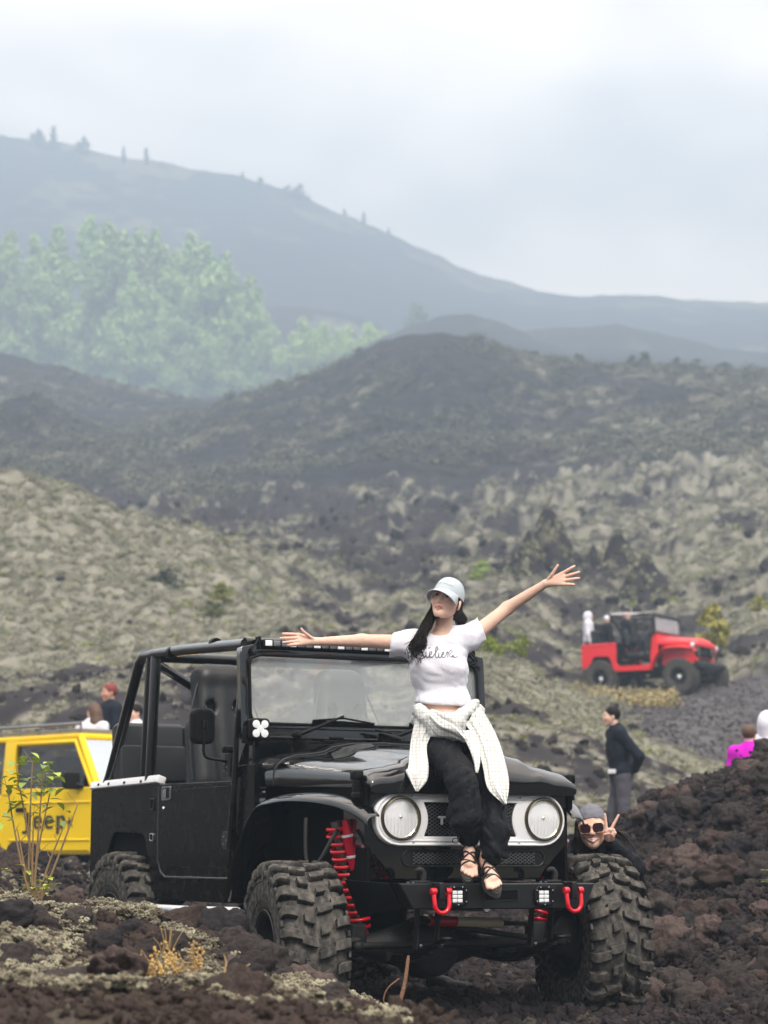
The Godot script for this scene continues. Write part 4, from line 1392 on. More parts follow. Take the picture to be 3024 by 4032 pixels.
func columns(step: float, inner: float, outer: float) -> Array:
	var o := []
	var s := -inner
	while s < inner:
		o.append(s); s += step
	var st := step
	while s < outer:
		o.append(s); st *= 1.25; s += st
	o.append(outer)
	var l := []
	s = -inner - step
	st = step
	while s > -outer:
		l.append(s); st *= 1.25; s -= st
	l.append(-outer)
	l.reverse()
	return l + o

func log_rows(a: float, b: float, n: int) -> Array:
	var o := []
	for i in n: o.append(a * pow(b / a, float(i) / (n - 1)))
	return o

func make_ground() -> void:
	var m := tri_map(mat(Color.WHITE, 0.95), 1.7)
	m.vertex_color_use_as_albedo = true
	m.albedo_texture = ntex(noise(51, 0.03, 5), 1024, [[0.0, 0.35, 0.6, 1.0], [Color(0.45, 0.43, 0.44), Color(0.75, 0.73, 0.74), Color(0.95, 0.94, 0.94), Color(1, 1, 1)]])
	m.normal_enabled = true
	m.normal_texture = ntex(noise(52, 0.06, 4, FastNoiseLite.TYPE_CELLULAR), 1024, [], 6.0)
	m.normal_scale = 0.9
	m.metallic_specular = 0.25
	M.ground = m
	var rows := log_rows(5.2, 26.0, 420) + log_rows(26.3, 165.0, 330)
	polar_grid("ground", LAND, columns(0.00095, 0.31, 2.6), rows, m, func(x: float, z: float, D: float, s: float) -> Array:
		var y := ground_y(x, z)
		var road := on_road(s, D)
		var k := 0.0 if road else moss(x, z, D, s)
		var t := n_tone.get_noise_2d(x * 2.0, z * 2.0)
		var warm := 1.0 if D < 11.8 and s < 0.03 else 0.0
		var lava := Color(0.028, 0.025, 0.027).lerp(Color(0.048, 0.038, 0.035), clampf(t * 1.6, 0.0, 1.0)).lerp(Color(0.068, 0.050, 0.039), 0.7 * warm)
		if D > 24.0: lava = Color(0.036, 0.033, 0.037).lerp(Color(0.066, 0.060, 0.060), clampf(t * 1.5 + 0.3, 0.0, 1.0))
		if road: lava = Color(0.15, 0.146, 0.152).lerp(Color(0.095, 0.09, 0.093), clampf(0.5 + t + 0.5 * n_moss.get_noise_2d(x * 3.0, z * 3.0) + 0.35 * sin(x * 3.4 + z * 0.5), 0.0, 1.0))
		var ms := Color(0.37, 0.365, 0.295).lerp(Color(0.25, 0.25, 0.195), clampf(t + 0.5, 0.0, 1.0))
		if D < 24.0: ms = Color(0.085, 0.072, 0.055)
		return [y, lava.lerp(ms, k)])
	# rising ground added out of view, round the sides and back
	var ring := MB.new()   # lava continued unseen, raised into dark slopes for the black paint to reflect
	var na := 90
	var rr := log_rows(4.0, 420.0, 40)
	for D in rr:
		for j in na + 1:
			var a := deg_to_rad(66.0 + 228.0 * j / na)
			var edge := clampf(minf(j, na - j) / 6.0, 0.0, 1.0)
			var x: float = sin(a) * D
			var z: float = -cos(a) * D
			var y: float = -0.1 + edge * (0.10 * maxf(0.0, D - 9.0) * clampf(1.3 - D / 600.0, 0.0, 1.0) * (0.8 + 0.5 * n_far.get_noise_2d(x * 0.3, z * 0.3))) + n_roll.get_noise_2d(x, z) * 0.15 + n_crag.get_noise_2d(x * 2.0, z * 2.0) * 0.012 * D
			ring.tint = Color(0.042, 0.037, 0.038).lerp(Color(0.17, 0.16, 0.11), smoothstep(0.1, 0.4, n_far.get_noise_2d(x * 3.0, z * 3.0)))
			ring.p(Vector3(x, y - (1.0 - edge) * 1.5, z))
	for i in rr.size() - 1:
		for j in na:
			var q0 := i * (na + 1) + j
			ring.quad(q0, q0 + na + 1, q0 + na + 2, q0 + 1)
	tag(part("added_lava_slopes", ring, M.ground, self), "", "", "", "structure")
	var far_m := tri_map(mat(lin(0.06, 0.055, 0.055), 0.95), 0.02)
	far_m.albedo_texture = M.ground.albedo_texture
	M.far_ground = far_m

func hill_shape(land: Array, dark: Color, light: Color, share: float, amp: float) -> Variant:
	return func(x: float, z: float, D: float, s: float) -> Array:
		var big := n_crag.get_noise_2d(x * 0.35, z * 0.35)
		var y := land_y(land, s, D) + (big * 0.5 + n_crag.get_noise_2d(x * 1.2, z * 1.2) * 0.35 + n_crag.get_noise_2d(x * 5.0, z * 5.0) * 0.12) * amp * D * 0.012
		var n := n_far.get_noise_2d(x * 1.6, z * 1.6) + 0.5 * n_far.get_noise_2d(x * 8.0, z * 8.0)
		var k := smoothstep(share, share + 0.35, n)
		return [y, dark.lerp(light, k)]

func make_hills() -> void:
	var m := tri_map(mat(Color.WHITE, 0.95), 0.06)
	m.vertex_color_use_as_albedo = true
	m.albedo_texture = ntex(noise(53, 0.02, 5), 512, [[0.0, 0.4, 0.7, 1.0], [Color(0.45, 0.45, 0.45), Color(0.75, 0.74, 0.74), Color(0.95, 0.95, 0.94), Color(1, 1, 1)]])
	m.metallic_specular = 0.2
	M.hill = m
	polar_grid("hill", HILL, columns(0.0009, 0.2, 1.2), log_rows(158.0, 345.0, 230), m, func(x: float, z: float, D: float, s: float) -> Array:
		var amp := 0.9 if D < 235.0 else 0.45
		var y := land_y(HILL, s, D) + (n_crag.get_noise_2d(x * 0.4, z * 0.4) * 0.8 + n_crag.get_noise_2d(x * 1.5, z * 1.5) * 0.5 + n_crag.get_noise_2d(x * 6.0, z * 6.0) * 0.22) * amp * D * 0.008
		var n := n_far.get_noise_2d(x * 1.7, z * 1.7) + 0.6 * n_far.get_noise_2d(x * 8.0, z * 8.0)
		var lim := 0.12 - 0.30 * clampf((s - 0.05) / 0.05, 0.0, 1.0) + 0.45 * clampf(1.0 - absf(s - 0.015) / 0.06, 0.0, 1.0) + 0.15 * clampf((D - 215.0) / 30.0, 0.0, 1.0)
		var dark := Color(0.026, 0.025, 0.031).lerp(Color(0.044, 0.037, 0.041), clampf(n_tone.get_noise_2d(x * 0.1, z * 0.1) + 0.4, 0.0, 1.0))
		return [y, dark.lerp(Color(0.21, 0.20, 0.155), smoothstep(lim, lim + 0.3, n))])
	polar_grid("hill", FAR_HILL, columns(0.0012, 0.22, 0.62), log_rows(345.0, 570.0, 110), m, hill_shape(FAR_HILL, Color(0.045, 0.045, 0.048), Color(0.10, 0.11, 0.08), 0.25, 0.25))
	polar_grid("ridge", RIDGE, columns(0.0012, 0.22, 0.62), log_rows(560.0, 650.0, 40), m, hill_shape(RIDGE, Color(0.05, 0.05, 0.05), Color(0.20, 0.20, 0.16), 0.0, 0.04))
	polar_grid("volcano_slope", SLOPE, columns(0.0012, 0.22, 0.62), log_rows(645.0, 970.0, 170), m, func(x: float, z: float, D: float, s: float) -> Array:
		var y := land_y(SLOPE, s, D) + (n_crag.get_noise_2d(x * 0.19, z * 0.19) * 3.2 + n_crag.get_noise_2d(x * 0.95, z * 0.95) * 1.4)
		var n := n_far.get_noise_2d(x * 0.4, z * 0.4) + 0.6 * n_far.get_noise_2d(x * 2.4, z * 2.4)
		var up := clampf((D - 800.0) / 90.0, 0.0, 1.0)
		return [y, Color(0.045, 0.045, 0.05).lerp(Color(0.17, 0.16, 0.10), smoothstep(0.25 - 0.35 * up, 0.7 - 0.3 * up, n))])
	var mb := MB.new()   # plain beyond everything, to the horizon
	for k in 64:
		var a := TAU * k / 64
		mb.p(Vector3(cos(a) * 950.0, -6.0, sin(a) * 950.0))
	var c := mb.p(Vector3(0, -6.0, 0))
	for k in 64: mb.tri(c, (k + 1) % 64, k)
	tag(part("plain", mb, M.far_ground, self), "", "", "", "structure")

# ---------------------------------------------------------------- rocks and lichen
func rock_mesh(sd: int, seg := 14, rings := 9, bump := 0.28) -> ArrayMesh:
	var n1 := noise(sd, 0.75, 3)
	var n2 := noise(sd + 1, 1.9, 2, FastNoiseLite.TYPE_CELLULAR)
	var n3 := noise(sd + 2, 5.5, 2, FastNoiseLite.TYPE_CELLULAR)
	var r := RandomNumberGenerator.new()
	r.seed = sd
	var sq := Vector3(r.randf_range(0.8, 1.15), r.randf_range(0.62, 0.9), r.randf_range(0.8, 1.1))
	var mb := MB.new()
	for i in rings + 1:
		for j in seg:
			var ph := PI * i / rings - PI / 2
			var th := TAU * j / seg
			var d := Vector3(cos(ph) * cos(th), sin(ph), cos(ph) * sin(th))
			var k := 1.0 + bump * 1.5 * n1.get_noise_3dv(d * 1.3) - bump * 1.05 * n2.get_noise_3dv(d) - bump * (0.5 if seg > 20 else 0.0) * n3.get_noise_3dv(d)
			mb.p(d * k * sq, Vector2(float(j) / seg, float(i) / rings))
	for i in rings:
		for j in seg:
			mb.quad(i * seg + j, (i + 1) * seg + j, (i + 1) * seg + (j + 1) % seg, i * seg + (j + 1) % seg)
	mb.fix(0, 0)
	return mb.mesh()

func multi(called: String, mesh: Mesh, m: Material, places: Array, tints: Array, label := "", parent: Node = null) -> MultiMeshInstance3D:
	var mm := MultiMesh.new()
	mm.transform_format = MultiMesh.TRANSFORM_3D
	mm.use_colors = true
	mm.mesh = mesh
	mm.instance_count = places.size()
	for i in places.size():
		mm.set_instance_transform(i, places[i])
		mm.set_instance_color(i, tints[i])
	var o := MultiMeshInstance3D.new()
	o.name = named(called) if parent == null else called
	o.multimesh = mm
	o.material_override = m
	(parent if parent else self).add_child(o, true)
	tag(o, label, "", "", "stuff")
	return o

func spin(r: RandomNumberGenerator, s: Vector3) -> Basis:
	return Basis.from_euler(Vector3(r.randf() * TAU, r.randf() * TAU, r.randf() * TAU)) * Basis.from_scale(s)

func rock_tint(r: RandomNumberGenerator) -> Color:
	var a := Color(0.030, 0.027, 0.030).lerp(Color(0.056, 0.044, 0.042), pow(r.randf(), 2.0))
	return (a * r.randf_range(0.65, 1.25)).lerp(Color(0.20, 0.18, 0.13), 0.35 if r.randf() < 0.05 else 0.0)

func under_vehicle(x: float, z: float) -> bool:
	var d := Vector3(x - 0.2435, 0, z + 12.4966).rotated(Vector3.UP, -deg_to_rad(28.0))
	for c in [Vector2(-0.885, 0.16), Vector2(0.9, 0.22), Vector2(-0.86, -2.5), Vector2(0.86, -2.5)]:
		if absf(d.x - c.x) < 0.24 and absf(d.z - c.y) < 0.40: return true
	return false

func make_rocks() -> void:
	var m := tri_map(mat(Color.WHITE, 0.95), 0.6, false)
	m.vertex_color_use_as_albedo = true
	m.albedo_texture = ntex(noise(61, 0.03, 4), 256, [[0.0, 0.45, 1.0], [Color(0.5, 0.48, 0.48), Color(0.85, 0.83, 0.83), Color(1, 1, 1)]])
	m.normal_enabled = true
	m.normal_texture = ntex(noise(62, 0.03, 3, FastNoiseLite.TYPE_CELLULAR), 512, [], 9.0)
	m.normal_scale = 1.0
	m.metallic_specular = 0.25
	M.rock = m
	var r := RandomNumberGenerator.new()
	r.seed = 77
	var kinds := []
	for k in 6: kinds.append(rock_mesh(100 + k * 7, 18, 12, 0.46))
	# clinker: thousands of fist-sized lumps, past counting
	for k in 6:
		var places := []
		var tints := []
		for i in 17000:
			var s := r.randf_range(-0.27, 0.27)
			var D := 6.0 * pow(23.0 / 6.0, r.randf())
			if r.randf() < 0.55:   # most of it on the heap to the right and between the wheels
				s = r.randf_range(-0.03, 0.31); D = r.randf_range(11.5, 22.5)
			var x := s * D
			if D < 11.5 and r.randf() < 0.45: continue
			var z := -D
			if under_vehicle(x, z): continue
			var size := (0.008 + 0.027 * pow(r.randf(), 2.8)) * clampf(D / 11.0, 0.55, 1.0)
			var sc := Vector3(r.randf_range(0.8, 1.3), r.randf_range(0.7, 1.1), r.randf_range(0.8, 1.3)) * size
			places.append(Transform3D(spin(r, sc), Vector3(x, ground_y(x, z) + size * r.randf_range(0.1, 0.75), z)))
			tints.append(rock_tint(r).lerp(Color(0.075, 0.055, 0.043) * r.randf_range(0.6, 1.2), 0.65 if D < 11.8 and s < 0.03 else 0.0))
		multi("lava_clinker", kinds[k], m, places, tints, "dark red-brown lava clinker strewn round the vehicle")
	# distant blocks on the banks and slopes
	var places2 := []
	var tints2 := []
	for i in 3600:
		var D := 24.0 * pow(150.0 / 24.0, r.randf())
		var s := r.randf_range(-0.2, 0.2)
		if on_road(s, D): continue
		var x := s * D
		if moss(x, -D, D, s) > 0.25 and r.randf() < 0.96: continue
		var size := D * (0.0007 + 0.0020 * pow(r.randf(), 3.0))
		places2.append(Transform3D(spin(r, Vector3(1.2, 0.9, 1.1) * size), Vector3(x, ground_y(x, -D) + size * 0.3, -D)))
		tints2.append(Color(0.040, 0.036, 0.038) * r.randf_range(0.6, 1.5))
	multi("lava_blocks", kinds[1], m, places2, tints2, "dark lava blocks scattered over the far banks")
	places2 = []
	tints2 = []
	for i in 2600:   # loose gravel on the track
		var D := r.randf_range(37.5, 60.5)
		var s := r.randf_range(0.09, 0.19)
		if not on_road(s, D): continue
		var size := r.randf_range(0.012, 0.036)
		places2.append(Transform3D(spin(r, Vector3(1.2, 0.8, 1.1) * size), Vector3(s * D, ground_y(s * D, -D) + size * 0.2, -D)))
		tints2.append(Color(0.10, 0.097, 0.10) * r.randf_range(0.5, 1.8))
	multi("track_gravel", kinds[2], m, places2, tints2, "loose dark gravel on the grey track")
	# single rocks large enough to tell apart
	var big := []
	for k in 5: big.append(rock_mesh(300 + k * 5, 52, 34, 0.36))
	var mats := []
	for k in 6:
		var c: StandardMaterial3D = m.duplicate()
		c.vertex_color_use_as_albedo = false
		c.albedo_color = [lin(0.040, 0.034, 0.033), lin(0.062, 0.047, 0.041), lin(0.030, 0.028, 0.030), lin(0.11, 0.084, 0.076), lin(0.046, 0.039, 0.037), lin(0.064, 0.056, 0.052)][k]
		mats.append(c)
	var put := func(x: float, z: float, size: float, k: int, mk: int, label: String, group: String, up := 0.25, sc := Vector3.ONE) -> void:
		var o := part("lava_rock", big[k % 5], mats[mk % 6], self)
		o.transform = Transform3D(Basis.from_euler(Vector3(r.randf() * 0.6, r.randf() * TAU, r.randf() * 0.6)) * Basis.from_scale(sc * size), Vector3(x, ground_y(x, z) + size * up, z))
		tag(o, label, "rock", group)
	put.call(-0.90, -7.75, 0.095, 0, 3, "smooth pinkish brown slab low in the left foreground", "", 0.5, Vector3(1.5, 0.7, 1.0))
	put.call(-0.93, -10.4, 0.13, 1, 1, "large reddish brown lava boulder topping the mound before the sill", "", -0.15, Vector3(1.3, 0.8, 1.0))
	put.call(-1.17, -10.9, 0.085, 2, 2, "rounded black boulder right of the rear wheel", "", 0.35, Vector3(1.2, 0.9, 1.0))
	put.call(-1.03, -10.9, 0.075, 3, 2, "smaller black boulder under the silver rock slider", "", 0.1)
	put.call(-0.70, -10.0, 0.13, 4, 2, "steep dark lava boulder left of the front wheel", "", 0.1, Vector3(1.0, 1.1, 1.0))
	put.call(-0.55, -9.3, 0.12, 1, 4, "dark craggy boulder low in front of the front wheel", "", 0.15)
	put.call(-1.52, -8.9, 0.14, 2, 2, "wide dark boulder at the lower left edge", "", 0.2, Vector3(1.3, 0.9, 1.0))
	for i in 34:
		var D := r.randf_range(7.4, 9.6)
		var s := r.randf_range(-0.175, -0.01)
		put.call(s * D, -D, r.randf_range(0.045, 0.10), i, i * 5 + 1, "brown lava rock lying on the lichen covered mound", "loose rocks on the foreground mound", 0.15)
	for i in 150:
		var D := r.randf_range(12.6, 21.5)
		var s := r.randf_range(0.115, 0.20)
		put.call(s * D, -D, r.randf_range(0.05, 0.14) , i, i * 7 + 2, "craggy dark lava rock on the rubble heap at right", "rocks on the right rubble heap", 0.2)
	for i in 40:
		var D := r.randf_range(12.3, 17.5)
		var s := r.randf_range(-0.01, 0.09)
		var x := s * D
		if under_vehicle(x, -D): continue
		put.call(x, -D, r.randf_range(0.04, 0.085), i, i * 3, "dark lava rock on the ground under and behind the vehicle", "rocks beneath the vehicle", 0.2)
	for i in 26:
		var D := r.randf_range(12.0, 23.0)
		var s := r.randf_range(-0.18, -0.12)
		put.call(s * D, -D, r.randf_range(0.06, 0.14), i, i * 5 + 3, "lava rock on the rough ground before the yellow car", "rocks in front of the yellow car", 0.2)

func tuft_mesh(sd: int, n := 16) -> ArrayMesh:   # a crusty clump of lichen branches
	var r := RandomNumberGenerator.new()
	r.seed = sd
	var mb := MB.new()
	for i in n:
		var d := Vector3(r.randf_range(-1, 1), r.randf_range(0.1, 1.0), r.randf_range(-1, 1)).normalized() * r.randf_range(0.45, 1.0)
		mb.ell(d * Vector3(1, 0.7, 1), Vector3.ONE * r.randf_range(0.12, 0.25), Basis.from_euler(Vector3(r.randf() * 6.0, r.randf() * 6.0, 0)), 5, 3)
	return mb.mesh()

func leaf_clump(sd: int, n: int, size: float) -> ArrayMesh:   # small bent leaves spread through a rounded volume
	var r := RandomNumberGenerator.new()
	r.seed = sd
	var mb := MB.new()
	for i in n:
		var d := Vector3(r.randf_range(-1, 1), r.randf_range(-0.4, 1), r.randf_range(-1, 1))
		if d.length() > 1.0: d = d.normalized() * r.randf()
		var b := Basis.from_euler(Vector3(r.randf_range(-1, 1), r.randf() * TAU, r.randf_range(-1, 1)))
		var s := size * r.randf_range(0.6, 1.3)
		mb.tint = Color(1, 1, 1) * r.randf_range(0.7, 1.2)
		var a := mb.p(d + b * Vector3(0, 0, -s))
		var c := mb.p(d + b * Vector3(s * 0.45, s * 0.12, 0))
		var e := mb.p(d + b * Vector3(0, 0, s))
		var f := mb.p(d + b * Vector3(-s * 0.45, s * 0.12, 0))
		mb.tri(a, c, e); mb.tri(a, e, f)
	return mb.mesh()

func make_lichen() -> void:
	var m := mat(Color.WHITE, 0.95)
	m.vertex_color_use_as_albedo = true
	m.metallic_specular = 0.15
	M.lichen = m
	var r := RandomNumberGenerator.new()
	r.seed = 91
	for k in 3:
		var mesh := tuft_mesh(200 + k, 30)
		var places := []
		var tints := []
		var tries := 0
		while places.size() < 9000 and tries < 60000:
			tries += 1
			var s := r.randf_range(-0.26, 0.03)
			var D := 7.0 * pow(1.65, r.randf())
			if r.randf() < 0.12:
				s = r.randf_range(-0.19, 0.19); D = r.randf_range(12.0, 23.0)
			var x := s * D
			if r.randf() > moss(x, -D, D, s) or under_vehicle(x, -D): continue
			var size := r.randf_range(0.007, 0.022) * (1.0 + D / 30.0)
			places.append(Transform3D(Basis.from_euler(Vector3(r.randf_range(-0.5, 0.5), r.randf() * TAU, r.randf_range(-0.5, 0.5))) * Basis.from_scale(Vector3.ONE * size), Vector3(x, ground_y(x, -D) + size * 0.25 + 0.045 * pow(r.randf(), 1.6), -D)))
			tints.append(Color(0.40, 0.375, 0.27).lerp(Color(0.09, 0.068, 0.052), pow(r.randf(), 0.9)) * r.randf_range(0.7, 1.15))
		multi("lichen", mesh, m, places, tints, "pale grey-green lichen crusting the lava mound")
	# scrub and moss cushions over the banks and hills
	var clump := leaf_clump(210, 60, 0.2)
	var fm := mat(Color.WHITE, 0.9)
	fm.vertex_color_use_as_albedo = true
	fm.metallic_specular = 0.1
	M.scrub = fm
	var places := []
	var tints := []
	for i in 110000:
		var D := 26.0 * pow(158.0 / 26.0, r.randf())
		var s := r.randf_range(-0.26, 0.26)
		if on_road(s, D): continue
		var x := s * D
		var k := moss(x, -D, D, s)
		if r.randf() > k * 0.9 + 0.04: continue
		var size := D * r.randf_range(0.0008, 0.0026)
		places.append(Transform3D(Basis.from_euler(Vector3(0, r.randf() * TAU, 0)) * Basis.from_scale(Vector3(1.2, r.randf_range(0.6, 1.1), 1.2) * size), Vector3(x, ground_y(x, -D) + size * 0.2, -D)))
		var c := Color(0.43, 0.42, 0.335).lerp(Color(0.24, 0.24, 0.18), r.randf())
		if r.randf() < 0.05: c = Color(0.28, 0.32, 0.08)
		if r.randf() < 0.04: c = Color(0.16, 0.15, 0.11)
		tints.append(c * r.randf_range(0.8, 1.2))
	multi("moss_scrub", clump, fm, places, tints, "grey-green moss and low scrub over the banks")
	places = []
	tints = []
	for i in 230:   # straw-coloured grass along the verge of the track
		var D := 51.0 + 6.5 * r.randf()
		var s := r.randf_range(0.082, 0.128)
		var size := r.randf_range(0.06, 0.20)
		places.append(Transform3D(Basis.from_euler(Vector3(0, r.randf() * TAU, 0)) * Basis.from_scale(Vector3(1.3, r.randf_range(0.7, 1.5), 1.3) * size), Vector3(s * D, ground_y(s * D, -D) + size * 0.3, -D)))
		tints.append(Color(0.46, 0.37, 0.20).lerp(Color(0.30, 0.27, 0.15), r.randf()) * r.randf_range(0.8, 1.2))
	multi("dry_grass", clump, fm, places, tints, "straw-coloured dry grass along the track below the red vehicle")
	places = []
	tints = []
	for i in 14000:
		var D := 160.0 * pow(335.0 / 160.0, r.randf())
		var s := r.randf_range(-0.19, 0.19)
		var x := s * D
		var n := n_far.get_noise_2d(x * 1.7, D * -1.7) + 0.5 * r.randf()
		if n < 0.18 + 0.5 * clampf(1.0 - absf(s - 0.02) / 0.07, 0.0, 1.0) * r.randf(): continue
		var size := r.randf_range(0.25, 0.7)
		var y := land_y(HILL, s, D) + (n_crag.get_noise_2d(x * 0.4, -D * 0.4) * 0.8 + n_crag.get_noise_2d(x * 1.5, -D * 1.5) * 0.5 + n_crag.get_noise_2d(x * 6.0, -D * 6.0) * 0.22) * (0.9 if D < 235.0 else 0.45) * D * 0.008
		places.append(Transform3D(Basis.from_euler(Vector3(0, r.randf() * TAU, 0)) * Basis.from_scale(Vector3(1.3, r.randf_range(0.6, 1.3), 1.3) * size), Vector3(x, y + size * 0.3, -D)))
		tints.append(Color(0.26, 0.25, 0.19).lerp(Color(0.10, 0.10, 0.075), r.randf()) * r.randf_range(0.8, 1.2))
	multi("hill_scrub", clump, fm, places, tints, "dull scrub dotted over the dark lava hill")

# ---------------------------------------------------------------- trees and plants
func tree(called: String, pos: Vector3, h: float, w: float, kind: int, green: Color, label: String, group := "", sd := 1, trunk_h := 0.25, leafs := 2200, leaf := 0.028) -> Node3D:
	var t := thing(called, pos, 0.0, label, "tree", group)
	var r := RandomNumberGenerator.new()
	r.seed = sd
	var mb := MB.new()
	mb.tube([Vector3(0, -0.3, 0), Vector3(r.randf_range(-0.02, 0.02) * h, h * 0.4, 0), Vector3(r.randf_range(-0.03, 0.03) * h, h * 0.92, 0)], [h * 0.022, h * 0.014, h * 0.004], 7)
	var blobs := []
	var nb := 16 if kind == 0 else 11
	for k in nb:
		var f := float(k) / (nb - 1)
		var y := h * lerpf(trunk_h, 0.95, f)
		var rr := w * (0.55 * (1.0 - f) + 0.05) if kind == 1 else w * 0.5 * (0.45 + 0.75 * sin(PI * clampf(f * 0.85 + 0.15, 0.0, 1.0)))
		var a := r.randf() * TAU
		var c := Vector3(cos(a) * rr * 0.55, y, sin(a) * rr * 0.55)
		if kind == 1: c = Vector3(cos(a) * rr * 0.2, y, sin(a) * rr * 0.2)
		blobs.append([c, Vector3(rr * 0.62, h * (0.10 if kind == 0 else 0.075), rr * 0.62)])
		mb.tube([Vector3(0, y * 0.75, 0), c], [h * 0.008, h * 0.002], 5)
	part("trunk", mb, M.bark, t)
	mb = MB.new()
	for i in leafs:
		var b: Array = blobs[r.randi() % blobs.size()]
		var d := Vector3(r.randfn(), r.randfn(), r.randfn()).normalized() * pow(r.randf(), 0.4)
		var p: Vector3 = b[0] + d * b[1]
		var s := leaf * h * r.randf_range(0.6, 1.3)
		var bs := Basis.from_euler(Vector3(r.randf_range(-1.2, 1.2), r.randf() * TAU, r.randf_range(-1.2, 1.2)))
		mb.tint = green * r.randf_range(0.82, 1.2)
		var a0 := mb.p(p + bs * Vector3(-s, 0, -s * 0.6)); var a1 := mb.p(p + bs * Vector3(s, 0, -s * 0.5)); var a2 := mb.p(p + bs * Vector3(s * 0.6, s * 0.2, s * 0.7)); var a3 := mb.p(p + bs * Vector3(-s * 0.8, s * 0.2, s * 0.5))
		mb.quad(a0, a1, a2, a3)
	part("crown", mb, M.leaf, t)
	return t

func outcrop(pos: Vector3, h: float, w: float, label: String, sd: int) -> void:
	var o := thing("lava_outcrop", pos, 0.0, label, "rock outcrop")
	var n1 := noise(sd, 0.55, 3)
	var n2 := noise(sd + 1, 1.3, 2, FastNoiseLite.TYPE_CELLULAR)
	var r := RandomNumberGenerator.new()
	r.seed = sd
	var mb := MB.new()
	var seg := 40
	var at := func(f: float, th: float) -> Vector3:
		var d := Vector3(cos(th), f * 2.2, sin(th))
		var rr := w * (1.0 - pow(f, 1.15)) * (1.0 + 0.75 * n1.get_noise_3dv(d * 1.6) - 0.35 * n2.get_noise_3dv(d * 1.4)) + 0.03
		return Vector3(cos(th) * rr * 1.15, h * f * (1.0 + 0.12 * n1.get_noise_3dv(d * 2.0)), sin(th) * rr)
	for i in 31:
		for j in seg:
			var f := i / 30.0
			var p: Vector3 = at.call(f, TAU * j / seg)
			mb.tint = Color(0.045, 0.042, 0.044).lerp(Color(0.20, 0.195, 0.145), smoothstep(0.0, 0.4, n1.get_noise_3dv(p * 2.0)))
			mb.p(p, Vector2(float(j) / seg, f))
	for i in 30:
		for j in seg: mb.quad(i * seg + j, (i + 1) * seg + j, (i + 1) * seg + (j + 1) % seg, i * seg + (j + 1) % seg)
	mb.fix(0, 0)
	part("crag", mb, M.ground, o)
	mb = MB.new()
	for i in 900:
		var f := pow(r.randf(), 1.3)
		var p: Vector3 = at.call(f, r.randf() * TAU) * Vector3(1.03, 1.0, 1.03)
		if n1.get_noise_3dv(p * 2.0) < -0.05: continue
		var s := r.randf_range(0.04, 0.11)
		var bs := Basis.from_euler(Vector3(r.randf_range(-1.2, 1.2), r.randf() * TAU, r.randf_range(-1.2, 1.2)))
		mb.tint = Color(0.26, 0.255, 0.18) * r.randf_range(0.5, 1.2)
		var a0 := mb.p(p + bs * Vector3(-s, 0, -s)); var a1 := mb.p(p + bs * Vector3(s, 0.02, -s * 0.6)); var a2 := mb.p(p + bs * Vector3(0, s * 0.4, s))
		mb.tri(a0, a1, a2)
	tag(part("scrub", mb, M.leaf, o), "", "", "", "stuff")

